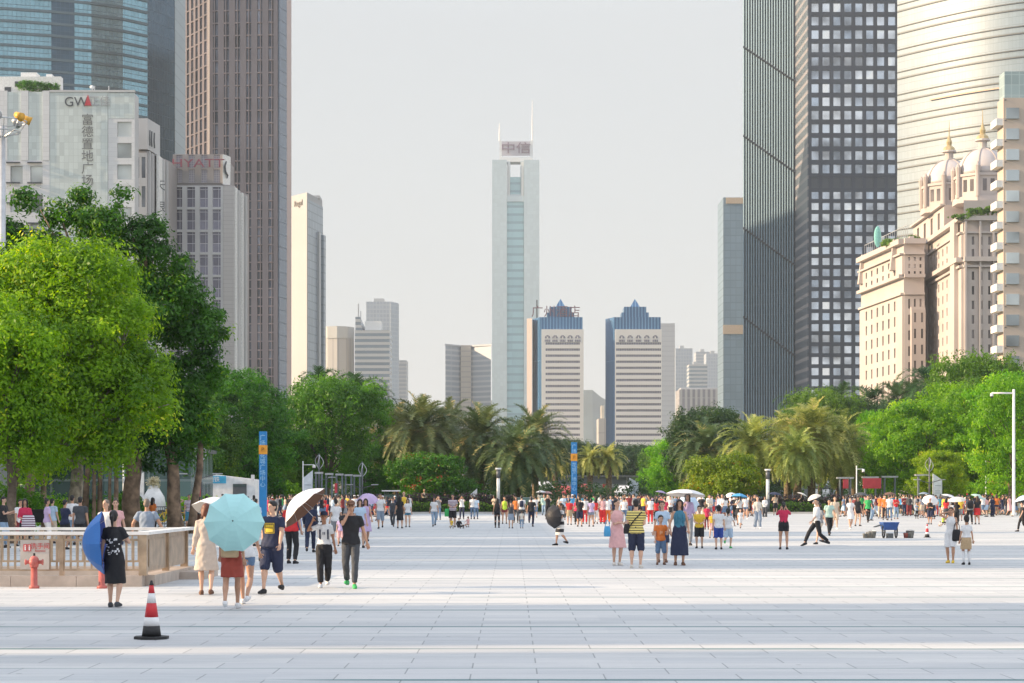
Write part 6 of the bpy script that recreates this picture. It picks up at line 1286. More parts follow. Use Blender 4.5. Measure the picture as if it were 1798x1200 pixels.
COLS = dict(white=(.74, .74, .75), offwhite=(.66, .62, .56), black=(.018, .018, .022), navy=(.018, .026, .065), darkgrey=(.06, .065, .075), grey=(.26, .27, .29), red=(.62, .03, .035), crimson=(.58, .03, .09), pink=(.74, .42, .42), lilac=(.52, .40, .62), blue=(.04, .18, .52), lightblue=(.46, .60, .76), sky=(.08, .36, .66), teal=(.05, .20, .30),
  denim=(.12, .20, .33), ltdenim=(.27, .38, .52), khaki=(.42, .33, .21), beige=(.60, .50, .39), cream=(.56, .47, .40), yellow=(.74, .50, .05), neon=(.55, .74, .06), green=(.05, .42, .12), orange=(.74, .20, .04), maroon=(.20, .03, .035), brown=(.16, .08, .05), rust=(.34, .06, .04), royal=(.03, .07, .33), mint=(.45, .62, .55), greyblue=(.25, .31, .40), tan=(.52, .37, .22), aqua=(.42, .74, .74))
def cm(c):
    if isinstance(c, bpy.types.Material): return c
    if c not in _cm: _cm[c] = mat('cloth ' + c, COLS[c], .8, scale=14, var=.035, bump=.25)
    return _cm[c]
def stripes(name, c1, c2, period, duty, phase=0.):
    m = bpy.data.materials.new(name); m.use_nodes = True; nt = m.node_tree; L = nt.links.new; b = nt.nodes['Principled BSDF']; b.inputs['Roughness'].default_value = .8
    tc = nd(nt, 'ShaderNodeTexCoord'); sp = nd(nt, 'ShaderNodeSeparateXYZ'); L(tc.outputs['Object'], sp.inputs[0]); ax = 2
    a = nd(nt, 'ShaderNodeMath', operation='MULTIPLY_ADD'); L(sp.outputs[ax], a.inputs[0]); a.inputs[1].default_value = 1 / period; a.inputs[2].default_value = phase
    f = nd(nt, 'ShaderNodeMath', operation='FRACT'); L(a.outputs[0], f.inputs[0]); l = nd(nt, 'ShaderNodeMath', operation='LESS_THAN'); L(f.outputs[0], l.inputs[0]); l.inputs[1].default_value = duty
    mx = nd(nt, 'ShaderNodeMix', data_type='RGBA'); L(l.outputs[0], mx.inputs[0]); mx.inputs[6].default_value = (*c1, 1); mx.inputs[7].default_value = (*c2, 1); L(mx.outputs[2], b.inputs['Base Color'])
    return m
SKINS = [mat('skin %s' % n, c, .55, scale=9, var=.04) for n, c in (('fair', (.62, .38, .27)), ('warm', (.52, .29, .19)), ('tan', (.40, .20, .12)))]
M_EYE = mat('eye and brow', (.02, .015, .012), .4); M_LIP = mat('lips', (.40, .12, .10), .5)
HAIRC = dict(black=mat('black hair', (.012, .010, .010), .45), brown=mat('dark brown hair', (.05, .025, .015), .5), auburn=mat('auburn hair', (.14, .04, .02), .5), grey=mat('greying hair', (.20, .16, .13), .6))
def person(px, fy, hpx, yaw, pose, sex, top, tc, bottom, bc, hair, hc='black', shoe='black', label='', group=None, res=.0135, child=False, fat=0., look=0., skin=None, hatc='black', Z=None):
    Z = Z or DF(fy); h = hpx * Z / FPX; s = h / (1.76 if child else 1.715); key = (pose, sex, top, bottom, hair, res, child, fat, look); fg = figure(key)
    o = empty('person', (X(px, Z), Z, 0), R(yaw), label, 'person', group); o.scale = (s, s, s)
    sk = skin if skin is not None else rnd.randrange(2); b = fg['body']
    if len(b.materials) == 0: b.materials.append(SKINS[sk]); b.materials.append(M_EYE); b.materials.append(M_LIP)
    ob = link('body', b, o); ob.material_slots[0].link = 'OBJECT'; ob.material_slots[0].material = SKINS[sk]
    nm = {'top': 'dress' if top and top.startswith('dress') else 'shirt', 'bottom': {'skirt': 'skirt', 'longskirt': 'skirt', 'miniskirt': 'skirt', 'shorts': 'shorts', 'hot': 'shorts', 'bermuda': 'shorts'}.get(bottom, 'trousers')}
    for k, m_ in (('hair', HAIRC.get(hc, HAIRC['black'])), ('hat', cm(hatc)), ('top', cm(tc) if top else None), ('bottom', cm(bc) if bottom else None), ('shoe', cm(shoe)), ('shoe.l', cm(shoe))):
        if k in fg: link(nm.get(k, 'shoe' if k.startswith('shoe') else k), fg[k], o, m_, own=True)
    o['_s'] = s; M = Matrix.Translation(o.location) @ Matrix.Rotation(R(yaw), 4, 'Z') @ Matrix.Scale(s, 4)
    L = fg['_']; hands = {k: M @ (L[q]['palm'] + L[q]['hd'] * .02) for k, q in (('R', -1), ('L', 1))}
    del o['_s']
    return o, hands, M
# things carried
def umbrella(hold, axis, apex_len, Rr, outer, inner, label, group=None, depth=.32, panels=8, detail=True):
    hold = Vector(hold); ax = Vector(axis).normalized(); o = empty('umbrella', hold, 0, label, 'umbrella', group); o.rotation_mode = 'QUATERNION'; o.rotation_quaternion = ax.to_track_quat('Z', 'Y')
    n = panels; seg = 5; V = [(0, 0, apex_len)]; F = []
    rings = 6
    for j in range(1, rings + 1):
        t = j / rings
        for k in range(n * seg):
            a = 2 * math.pi * k / (n * seg); fr = (k % seg) / seg; sc_ = 1 - .075 * math.sin(math.pi * fr) * t * t; r = Rr * t * sc_
            V.append((r * math.cos(a), r * math.sin(a), apex_len - Rr * depth * 1.6 * (t ** 2.1) * (1 - .0 * fr) + .02 * math.sin(math.pi * fr) * t * Rr * -1))
    N = n * seg; F = [(0, 1 + k, 1 + (k + 1) % N) for k in range(N)]
    for j in range(rings - 1):
        a = 1 + j * N; F += [(a + k, a + N + k, a + N + (k + 1) % N, a + (k + 1) % N) for k in range(N)]
    nV = len(V); F2 = [tuple(reversed([i + nV for i in f])) for f in F]
    me = bpy.data.meshes.new('canopy'); me.from_pydata(V + [(v[0], v[1], v[2] - .006) for v in V], [], F + F2); me.update(); me.materials.append(mat('canopy ' + outer, COLS[outer], .6, var=.008, scale=2)); me.materials.append(mat('canopy ' + inner, COLS[inner], .6, var=.008, scale=2)); me.polygons.foreach_set('material_index', [0] * len(F) + [1] * len(F2)); me.polygons.foreach_set('use_smooth', [False] * len(me.polygons))
    c = link('canopy', me, o)
    MB().tube([(0, 0, -.10), (0, 0, apex_len + .03)], [.007, .006], 6).build('shaft', M_STEEL, o); MB().tube([(0, 0, -.12), (0, 0, 0)], [.014, .014], 8).build('handle', M_BLK, o); MB().ball((0, 0, apex_len + .03), .012, 8, 6).build('tip', M_BLK, o)
    if detail:
        for k in range(n):
            a = 2 * math.pi * k / n; P = [(Rr * t * math.cos(a), Rr * t * math.sin(a), apex_len - .012 - Rr * depth * 1.6 * t ** 2.1) for t in (0, .35, .7, 1)]; rb = MB().tube(P, [.004] * 4, 4); rb.bar((0, 0, apex_len * .62), P[2], .005); rb.build('rib', M_STEEL, o)
    return o
def bag(name, at, w_, h_, d_, m, label, rz=0, strap=None, group=None, cat='bag'):
    o = empty(name, at, rz, label, cat, group); mb = MB(); mb.tube([(0, 0, -h_ / 2), (0, 0, -h_ * .42), (0, 0, 0), (0, 0, h_ * .4), (0, 0, h_ / 2)], [(w_ * .42, d_ * .4), (w_ / 2, d_ / 2), (w_ * .5, d_ * .5), (w_ * .42, d_ * .36), (w_ * .34, d_ * .12)], 14, axes=((1, 0, 0), (0, 1, 0))); mb.build('pouch', cm(m), o, True)
    if strap:
        P = [(-w_ * .32, 0, h_ * .45)] + [(w_ * .32 * -math.cos(t) , 0, h_ * .45 + strap * math.sin(t)) for t in (.6, 1.2, 1.9, 2.5)] + [(w_ * .32, 0, h_ * .45)]; MB().tube(P, [.009] * 6, 6).build('strap', cm(m), o, True)
    return o
def backpack(M, m, label, w_=.26, h_=.38, group=None):
    o = empty('backpack', M @ Vector((0, .15, 1.20)), M.to_euler().z, label, 'backpack', group); s = M.to_scale()[0]; o.scale = (s, s, s)
    mb = MB().tube([(0, 0, -h_ / 2), (0, .02, -h_ * .44), (0, .04, 0), (0, .02, h_ * .38), (0, 0, h_ / 2)], [(w_ * .4, .05), (w_ * .5, .07), (w_ * .5, .09), (w_ * .42, .07), (w_ * .25, .03)], 14, axes=((1, 0, 0), (0, 1, 0))); mb.build('pouch', cm(m), o, True)
    for sx in (-.09, .09): MB().tube([(sx, -.03, h_ * .40), (sx, -.16, h_ * .46), (sx, -.285, .10), (sx, -.25, -.10), (sx, -.06, -.14)], [(.018, .008)] * 5, 6).build('strap', cm(m), o, True)
    return o
def patch(o, z0, z1, w_, back, m, name, rects, off=.026, fat=0, sex='m'):
    """flat print that follows the torso; rects in 0..1 of the patch"""
    mb = MB(); s = 1 if back else -1; tab = [(.84, .12, .1), (1.04, .138, .092), (1.24, .165, .108), (1.33, .172, .098), (1.40, .14, .078)] if sex == 'm' else [(.84, .14, .1), (.95, .16, .11), (1.04, .125, .092), (1.24, .15, .108), (1.36, .14, .09)]
    def pt(u, v_):
        z = z0 + (z1 - z0) * v_; rx = np.interp(z, [t[0] for t in tab], [t[1] for t in tab]) * (1 + fat) + off; ry = np.interp(z, [t[0] for t in tab], [t[2] for t in tab]) * (1 + fat) + off; x = (u - .5) * w_; return (x, s * ry * math.sqrt(max(.05, 1 - (x / rx) ** 2)), z)
    for (u0, v0, u1, v1) in rects:
        nu = max(1, int((u1 - u0) * 8)); nv_ = max(1, int((v1 - v0) * 8))
        for i in range(nu):
            for j in range(nv_):
                a, b = u0 + (u1 - u0) * i / nu, u0 + (u1 - u0) * (i + 1) / nu; c, d = v0 + (v1 - v0) * j / nv_, v0 + (v1 - v0) * (j + 1) / nv_
                mb.add([pt(a, c), pt(b, c), pt(b, d), pt(a, d)], [(0, 1, 2, 3)])
    return mb.build(name, m, o)

# ---- the near people
P = person
V3 = Vector
o, h, M = P(200, 1067, 170, 176, 'umb', 'f', 'dress_tee', 'black', None, None, 'pony', shoe='darkgrey', label='person in a long black T-shirt dress seen from behind, white print on the back')
q = random.Random(5); patch(o, .92, 1.24, .26, True, cm('white'), 'back_print', [(lambda u, v_, a, b: (u, v_, min(1, u + a), min(1, v_ + b)))(q.uniform(0, .85), q.uniform(0, .9), q.uniform(.05, .16), q.uniform(.04, .12)) for _ in range(26)], off=.03, sex='f')
uz = o.location.y; umbrella((X(184, uz), uz + .05, 1.02), (-1, -.10, -.04), .36, .50, 'blue', 'royal', 'blue umbrella held low and sideways by the person in the black dress', depth=.40)
P(258, 0, 0, 168, 'lean', 'm', 'tee', 'greyblue', 'shorts', 'khaki', 'buzz', 'grey', label='person in a blue grey T-shirt leaning on the railing, back turned', Z=46.2, hpx=None) if False else None
def PZ(px, Z, hm, yaw, *a, **k): return P(px, 0, hm * FPX / Z, yaw, *a, Z=Z, **k)
PZ(258, 46.2, 1.68, 176, 'lean', 'm', 'tee', 'greyblue', 'shorts', 'khaki', 'buzz', 'grey', label='broad person in a blue grey T-shirt leaning on the railing, back turned', fat=.14, skin=1)
PZ(186, 46.6, 1.66, -30, 'relaxed', 'm', 'tee', 'white', 'shorts', 'grey', 'buzz', 'grey', label='older person in a white T-shirt behind the railing and the black dressed one')
PZ(203, 50.5, 1.66, 10, 'relaxed', 'f', 'tee', 'pink', 'skirt', 'navy', 'bun', 'brown', label='person in pink peeking over the shoulder of the white shirted older one')
o, h, M = P(362, 1045, 160, 186, 'umb', 'f', 'dress_long', 'cream', None, None, 'bob', 'auburn', shoe='brown', label='person with auburn hair in a loose cream dress')
umbrella(h['R'], (.25, .35, 1), .62, .50, 'white', 'offwhite', 'white umbrella behind the aqua one, over the person in the cream dress')
o, h, M = P(407, 1070, 172, 180, 'walk', 'f', 'tee', 'rust', 'skirt', 'rust', 'long', shoe='white', label='person in a rust red skirt walking away behind a wide aqua umbrella')
z = o.location.y; umbrella((X(412, z), z + .30, 1.30), (.05, -1, .10), .80, .47, 'aqua', 'aqua', 'wide aqua umbrella tilted back so that its canopy hides two people', panels=10)
bag('straw_bag', (X(406, z), z - .17, 1.0 - .06), .28, .26, .12, 'tan', 'round straw bag on the back of the person in the rust red skirt', strap=.12, cat='straw bag')
P(430, 1062, 166, 178, 'walk2', 'f', 'tee', 'white', 'hot', 'denim', 'long', 'brown', shoe='white', label='person in denim shorts behind the aqua umbrella')
o, h, M = P(478, 1043, 163, -16, 'walk', 'm', 'tee', 'navy', 'bermuda', 'navy', 'short', shoe='black', label='stout person in navy T-shirt with a yellow square print, navy shorts', fat=.16, look=-.5)
patch(o, 1.12, 1.31, .19, False, mat('yellow print', (.75, .52, .04), .7), 'shirt_print', [(0, 0, 1, .06), (0, .94, 1, 1), (0, 0, .06, 1), (.94, 0, 1, 1), (.12, .55, .26, .85), (.30, .55, .48, .85), (.52, .55, .68, .85), (.72, .55, .88, .85), (.12, .12, .88, .48)], off=.026, fat=.16)
bag('handbag', V3(h['R']) + V3((0, 0, -.12)), .18, .16, .08, 'black', 'small black bag in the hand of the person with the yellow print', strap=.08)
P(512, 990, 113, 165, 'relaxed', 'm', 'tee', 'red', 'trousers', 'black', 'short', label='person in a red T-shirt and black trousers half turned away', fat=.05, look=.6)
bag('shoulder_bag', (X(524, 53), 52.8, 1.0), .22, .30, .14, 'blue', 'bright blue bag hanging beside the red T-shirt person', strap=.3)
P(545, 971, 92, 178, 'walk', 'm', 'shirt', 'navy', 'trousers', 'navy', 'short', label='person all in navy walking away behind the person with the white umbrella')
o, h, M = P(569, 1032, 133, 4, 'up', 'f', 'tee', 'white', 'trousers_hi', 'black', 'cap', shoe='white', hatc='navy', label='person in white T-shirt, black trousers and dark cap holding up an umbrella', skin=2)
patch(o, 1.20, 1.26, .06, False, cm('navy'), 'shirt_print', [(0, 0, .3, 1), (.6, 0, .9, 1)], sex='f')
hz = V3(h['R']); umbrella(hz, (-.60, .10, .62), .55, .53, 'white', 'brown', 'white umbrella with brown lining tilted over the person in the dark cap', depth=.34)
backpack(M, 'navy', 'navy backpack on the person in the dark cap', .22, .3)
o, h, M = P(616, 1033, 153, 2, 'chin', 'm', 'tee', 'black', 'trousers', 'darkgrey', 'cap', shoe='green', hatc='brown', label='person with glasses, brown cap, black T-shirt and green shoes, hand at chin', look=.1)
gl = MB()
for sx in (-.030, .030): gl.tube([(sx + .021 * math.cos(a), -.1, 1.612 + .016 * math.sin(a)) for a in [2 * math.pi * i / 12 for i in range(13)]], [.003] * 13, 4)
gl.bar((-.075, -.05, 1.615), (-.05, -.1, 1.615), .004).bar((.075, -.05, 1.615), (.05, -.1, 1.615), .004).build('glasses', M_EYE, o)
# family group
o, h, M = P(1083, 993, 116, 10, 'crossed', 'f', 'dress', 'pink', None, None, 'bun', shoe='offwhite', label='person in a sleeveless pink dress with folded arms', look=.5)
bag('handbag', (X(1066, 51.2), 51.1, .86), .17, .26, .1, 'sky', 'light blue handbag hanging from the arm of the pink dress person', strap=.16)
YS = stripes('yellow and black stripes', (.74, .62, .20), (.02, .02, .03), .062, .34)
o, h, M = P(1117, 998, 121, 172, 'belly', 'm', 'tee', YS, 'bermuda', 'navy', 'short', shoe='offwhite', label='person in a yellow and black striped T-shirt seen from behind', fat=.10)
MB().tube([(-.14, .06, 1.40), (-.06, .135, 1.30), (.05, .15, 1.18), (.17, .08, 1.02)], [(.016, .007)] * 4, 6).build('cross_strap', cm('black'), o)
bag('shoulder_bag', M @ V3((.20, .02, .98)), .22, .24, .12, 'black', 'black shoulder bag at the side of the striped T-shirt person')
P(1163, 988, 108, -5, 'stand', 'f', 'tee', 'lightblue', 'skirt', 'navy', 'short', 'brown', shoe='brown', label='person in a pale blue top standing just behind the child in orange')
o, h, M = P(1160, 992, 86, 4, 'boyhold', 'm', 'tee', 'orange', 'bermuda', 'denim', 'short', shoe='brown', child=True, label='child in an orange T-shirt and denim shorts holding a hand')
patch(o, 1.08, 1.24, .12, False, mat('pale orange print', (.8, .45, .25), .7), 'shirt_print', [(.1, .1, .4, .9), (.55, .3, .9, .8)])
o, h, M = P(1193, 993, 116, 0, 'hold', 'f', 'tank', 'teal', 'longskirt', 'navy', 'long', shoe='brown', label='long haired person in a teal top and long navy skirt', look=.1)
backpack(M, 'teal', 'teal backpack worn by the person in the long navy skirt')
P(1228, 963, 74, -10, 'belly', 'm', 'tee', 'yellow', 'shorts', 'black', 'short', child=True, fat=.08, label='child in a yellow T-shirt and black shorts looking down at the hands')
P(1262, 965, 77, 178, 'stand', 'm', 'tee', 'white', 'shorts', 'royal', 'short', child=True, label='child in a white T-shirt and royal blue shorts seen from behind')
P(1279, 963, 70, 160, 'kick', 'f', 'tee', 'white', 'shorts', 'lightblue', 'pony', shoe='green', child=True, label='child in pale blue shorts running away beside the royal blue shorts')
o, h, M = P(1207, 958, 92, 0, 'umb2', 'f', 'half', 'lilac', 'trousers', 'grey', 'long', label='person in lilac under the widest white umbrella, behind the teal top')
umbrella(V3(h['R']), (.06, .1, 1), .50, .72, 'white', 'offwhite', 'widest white umbrella, seen edge on above the family group', depth=.16)
BW = stripes('black and white panels', (.7, .68, .66), (.02, .02, .025), .3, .45, .2)
o, h, M = P(985, 958, 74, -62, 'phonewalk', 'f', 'dress_tee', BW, None, None, 'pony', 'brown', label='person in a black and white dress walking and looking at a phone')
z = o.location.y; umbrella((X(972, z), z - .1, 1.0), (-1, -.75, -.05), .25, .42, 'black', 'black', 'black umbrella held low beside the person with the phone', depth=.4)
o, h, M = P(1376, 965, 83, 172, 'photo', 'f', 'half', 'crimson', 'miniskirt', 'black', 'pony', label='person in a crimson blouse and black skirt raising both hands', fat=.05)
P(1434, 959, 86, -78, 'stride', 'm', 'half', 'white', 'trousers', 'black', 'short', label='person in a white shirt and black trousers taking a long stride', look=.5)
P(1439, 956, 72, -60, 'walk2', 'f', 'tee', 'grey', 'hot', 'beige', 'long', label='person in grey partly hidden behind the long striding one')
o, h, M = P(1456, 941, 64, 8, 'walk', 'm', 'tee', 'mint', 'trousers', 'black', 'short', label='person in a mint checked shirt and black trousers walking this way'); 
P(1466, 930, 58, 0, 'walk2', 'm', 'tee', 'beige', 'shorts', 'beige', 'short', 'brown', shoe='white', label='person in beige behind the mint shirt')
P(1493, 930, 56, 5, 'walk', 'f', 'tee', 'white', 'skirt', 'white', 'bun', 'brown', shoe='white', label='person in all white with hair up, walking this way', fat=.05)
P(1506, 924, 52, 10, 'relaxed', 'f', 'tee', 'black', 'hot', 'black', 'long', 'brown', label='person in black shorts with a dark top next to the all white one')
P(1524, 918, 48, 4, 'walk', 'f', 'tee', 'green', 'tights', 'black', 'bun', label='person in a bright green top and black tights')
PL = stripes('pleats', (.34, .38, .45), (.24, .28, .36), .5, .5)
P(1330, 928, 56, 5, 'relaxed', 'f', 'half', 'offwhite', 'wide', 'greyblue', 'bun', 'brown', shoe='white', label='person in wide grey blue trousers and a pale blouse')
P(1291, 914, 44, -20, 'crossed', 'm', 'tee', 'black', 'trousers', 'black', 'short', label='person all in black with folded arms beside the teal umbrella')
P(1300, 928, 34, 10, 'walk', 'm', 'tee', 'white', 'shorts', 'white', 'short', child=True, label='small child in white beside the all black person')
P(1309, 912, 42, 0, 'relaxed', 'f', 'tee', 'white', 'hot', 'denim', 'long', shoe='white', label='person in white top and denim shorts near the small child in white')
o, h, M = P(1298, 922, 52, 10, 'umb2', 'f', 'tee', 'white', 'skirt', 'black', 'long', label='person in white under the small teal umbrella')
umbrella(V3(h['R']), (.1, .1, 1), .46, .50, 'sky', 'teal', 'small teal umbrella against the orange tipped bush', depth=.25, detail=False)
WS = stripes('white dress', (.75, .72, .70), (.70, .66, .64), .4, .5)
o, h, M = P(1670, 989, 98, -25, 'hair', 'f', 'tank', 'white', 'shorts', 'white', 'short', 'brown', shoe='yellow', label='person in white with a black bag and yellow shoes, hand at the hair')
bag('handbag', M @ V3((.2, -.12, .86)), .24, .30, .12, 'black', 'black bag carried by the person in yellow shoes', strap=.2)
o, h, M = P(1697, 992, 86, 178, 'stand', 'f', 'tee', 'white', 'skirt', 'tan', 'bun', 'black', child=True, label='child in a white top, tan pleated skirt and white knee socks')
for s in (-1, 1):
    L = figure(('stand', 'f', 'tee', 'skirt', 'bun', .0135, True, 0., 0.))['_'][s]; MB().tube([L['kn'].lerp(L['ank'], -.05), L['kn'].lerp(L['ank'], .3) + V3((0, .012, 0)), L['kn'].lerp(L['ank'], .7), L['ank']], [.058, .060, .044, .038], 12).build('sock', cm('white'), o, True)
P(1633, 921, 46, -10, 'crossed', 'm', 'tank', 'black', 'shorts', 'navy', 'cap', hatc='pink', label='person in a black vest and pink cap near the small cone')
P(1661, 918, 44, 170, 'relaxed', 'f', 'tee', 'red', 'skirt', 'darkgrey', 'long', label='person in a red top behind the person in yellow shoes')
P(1686, 915, 42, 175, 'stand', 'm', 'tee', 'yellow', 'shorts', 'grey', 'short', label='person in a yellow T-shirt above the child in the tan skirt')
o, h, M = P(1703, 921, 50, 178, 'relaxed', 'm', 'tee', 'grey', 'trousers', 'black', 'short', label='person with a big black backpack seen from behind'); backpack(M, 'black', 'big black backpack on a person past the child in the tan skirt', .36, .5)
P(1716, 921, 50, 176, 'stand', 'f', 'tee', 'black', 'skirt', 'red', 'long', 'brown', label='long haired person in a black top and bright red skirt')
P(1795, 934, 52, -80, 'walk', 'm', 'tee', 'black', 'trousers', 'black', 'short', label='person in black walking at the frame edge past the high lamp post')
P(1562, 914, 45, 170, 'relaxed', 'm', 'tee', 'white', 'jeans', 'denim', 'short', label='person in a white top and jeans directly above the blue handcart')
P(1600, 903, 36, -75, 'stride', 'm', 'tee', 'offwhite', 'trousers', 'black', 'short', label='person in pale top and black trousers striding near the grey tub', res=.02)
P(1651, 925, 16, -20, 'sit', 'm', 'tee', 'offwhite', 'shorts', 'beige', 'short', child=True, label='small child sitting on the ground past the small cone', res=.02)
P(1656, 922, 24, 20, 'squat', 'f', 'tee', 'neon', 'shorts', 'black', 'short', child=True, label='child in neon green crouching past the small cone', res=.02)
# middle left of centre
P(668, 929, 62, 0, 'walk', 'm', 'tee', 'white', 'bermuda', 'greyblue', 'short', label='person in grey blue shorts and a white T-shirt with braces'); 
P(690, 925, 50, -5, 'walk2', 'm', 'tee', 'darkgrey', 'trousers', 'darkgrey', 'short', label='person in dark grey next to the black dress, walking')
P(702, 928, 57, 178, 'relaxed', 'f', 'dress_tee', 'black', None, None, 'long', label='long haired person in a short flared black dress')
P(716, 926, 50, 4, 'stand', 'f', 'tee', 'white', 'hot', 'teal', 'long', label='person in a white top and teal shorts beside the black dress')
P(709, 916, 52, 10, 'relaxed', 'f', 'tank', 'yellow', 'trousers', 'brown', 'none', label='bare headed person in yellow behind the teal shorts')
P(745, 899, 40, 5, 'relaxed', 'm', 'tank', 'beige', 'hot', 'black', 'none', label='person in a beige vest standing up on the kerb before the hedge', res=.02)
P(738, 898, 28, 5, 'stand', 'f', 'tee', 'neon', 'skirt', 'darkgrey', 'short', child=True, label='child in a lime top beside the beige vest', res=.02)
P(762, 925, 52, 6, 'walk', 'f', 'tee', 'white', 'jeans', 'ltdenim', 'long', label='person in light jeans with long dark hair and a dark bag'); P(770, 913, 42, -8, 'photo', 'm', 'tee', 'grey', 'jeans', 'denim', 'short', label='person raising an arm behind the light jeans')
PS = stripes('purple and white stripes', (.70, .66, .70), (.14, .04, .10), .07, .45)
o, h, M = P(795, 926, 58, -5, 'belly', 'm', 'tee', PS, 'shorts', 'black', 'short', label='person in a dark red and white striped T-shirt with a green bag', fat=.08)
bag('shopping_bag', (X(785, 110), 109.8, .78), .26, .42, .12, 'green', 'bright green shopping bag at the striped person before the bush')
P(793, 928, 27, 10, 'squat', 'f', 'tee', 'yellow', 'shorts', 'offwhite', 'short', child=True, label='crouching child in yellow before the striped person')
P(806, 928, 32, 30, 'sit', 'm', 'half', 'black', 'trousers', 'black', 'short', label='person in black sitting on the ground beside the crouching child')
P(822, 926, 28, -30, 'squat', 'f', 'tee', 'pink', 'hot', 'offwhite', 'bob', 'brown', label='person in pink crouching beside the one sitting in black')
P(811, 912, 42, 0, 'photo', 'f', 'tee', 'white', 'jeans', 'navy', 'long', label='person in a white top taking a picture behind the crouching ones')
P(830, 912, 42, 178, 'stand', 'm', 'tee', 'white', 'jeans', 'denim', 'short', label='person in white top and blue jeans seen from behind, before the hedge'); P(836, 912, 40, 174, 'walk', 'm', 'tee', 'lightblue', 'jeans', 'denim', 'short', label='person in pale blue and jeans beside the white top one')
P(873, 927, 52, 178, 'stand', 'f', 'tank', 'black', 'tights', 'black', 'long', label='person in close fitting black in front of the lamp column')
P(886, 920, 48, 0, 'relaxed', 'f', 'tank', 'neon', 'hot', 'maroon', 'short', label='person in a neon green vest next to the close fitting black')
P(897, 928, 46, 5, 'stand', 'f', 'tee', 'darkgrey', 'skirt', 'greyblue', 'long', child=True, label='child in a grey blue skirt beside the neon green vest')
o, h, M = P(916, 920, 50, 176, 'stand', 'm', 'tee', 'white', 'trousers', 'darkgrey', 'short', label='person in a white T-shirt with a navy backpack, centre of the plaza'); backpack(M, 'navy', 'navy backpack seen from behind in the centre of the plaza')
P(916, 928, 32, 176, 'stand', 'm', 'tee', 'offwhite', 'jeans', 'ltdenim', 'short', child=True, label='small child in light jeans in front of the navy backpack')
P(933, 925, 52, 172, 'kick', 'm', 'tee', 'black', 'trousers', 'navy', 'short', label='person in black crossing legs, past the navy backpack')
P(906, 918, 46, 0, 'relaxed', 'f', 'tee', 'orange', 'trousers', 'darkgrey', 'long', 'brown', label='person in an orange top beside the navy backpack')
# crowd around the dancers
for px, fy, hp_, yaw, pose, sx, top, tc, bt, bc, hr, lab in (
 (962, 912, 44, 0, 'photo', 'm', 'tank', 'black', 'trousers', 'black', 'short', 'person in a black vest above the black umbrella'), (1000, 922, 46, 178, 'stand', 'm', 'tee', 'red', 'skirt', 'khaki', 'short', 'person in red behind the phone looker'),
 (1013, 921, 46, 178, 'stand', 'f', 'tee', 'crimson', 'trousers', 'black', 'long', 'person in a crimson top by the foot of the blue pylon'), (1018, 925, 52, 176, 'belly', 'm', 'tee', 'black', 'shorts', 'navy', 'short', 'person in black top and navy shorts seen from behind among the dancers'),
 (1027, 920, 48, 178, 'stand', 'm', 'tee', 'white', 'trousers', 'red', 'short', 'dancer in white top and red trousers nearest the blue pylon'), (1038, 925, 50, 178, 'relaxed', 'f', 'tee', 'lilac', 'hot', 'greyblue', 'bob', 'person in lilac and grey blue shorts between two red trousered dancers'),
 (1046, 920, 46, 178, 'stand', 'f', 'tank', 'red', 'trousers', 'white', 'long', 'dancer in a red vest and white trousers'), (1058, 920, 48, 176, 'stand', 'f', 'tee', 'pink', 'wide', 'red', 'cap', 'dancer in a pink top with wide red trousers'),
 (1067, 920, 48, 176, 'stand', 'm', 'tee', 'white', 'trousers', 'orange', 'short', 'dancer in white top and orange red trousers behind the pink dress'), (1076, 916, 44, 175, 'stand', 'm', 'tee', 'navy', 'trousers', 'darkgrey', 'short', 'person in navy close behind the pink dress person'),
 (1096, 918, 44, 178, 'stand', 'm', 'tee', 'white', 'jeans', 'denim', 'short', 'person in a white T-shirt between the pink dress and striped shirt'), (1142, 920, 48, 178, 'stand', 'f', 'tee', 'white', 'trousers', 'red', 'short', 'dancer in white and red trousers past the striped T-shirt'),
 (1152, 918, 42, 178, 'relaxed', 'f', 'tee', 'red', 'trousers', 'black', 'long', 'person in a red top over the shoulder of the pale blue top'), (1168, 917, 42, 178, 'stand', 'm', 'tee', 'crimson', 'trousers', 'white', 'short', 'dancer in a crimson top and white trousers'),
 (1176, 908, 44, 0, 'relaxed', 'f', 'shirt', 'offwhite', 'longskirt', 'offwhite', 'long', 'person in a long off white gown by the widest umbrella'), (1124, 905, 40, 178, 'belly', 'm', 'tee', 'maroon', 'trousers', 'navy', 'short', 'person in a maroon top over the striped T-shirt shoulder'),
 (1230, 912, 46, -20, 'belly', 'm', 'shirt', 'white', 'trousers', 'white', 'short', 'person in a white tunic above the child in yellow'), (1246, 913, 44, 20, 'belly', 'm', 'shirt', 'offwhite', 'trousers', 'grey', 'short', 'person in an off white tunic above the royal blue shorts'),
 (1268, 914, 46, 0, 'belly', 'm', 'shirt', 'white', 'trousers', 'maroon', 'buzz', 'bald looking person in a white shirt with elbows out'), (1241, 930, 44, 178, 'stand', 'f', 'tee', 'crimson', 'trousers', 'maroon', 'short', 'person in maroon trousers between the two children'),
 (1250, 945, 46, 10, 'relaxed', 'f', 'tee', 'yellow', 'skirt', 'pink', 'bun', 'child sized person in pale yellow and pink behind the royal blue shorts')):
    P(px, fy, hp_, yaw, pose, sx, top, tc, bt, bc, hr, label=lab, group='people gathered round the dancers', res=.018)
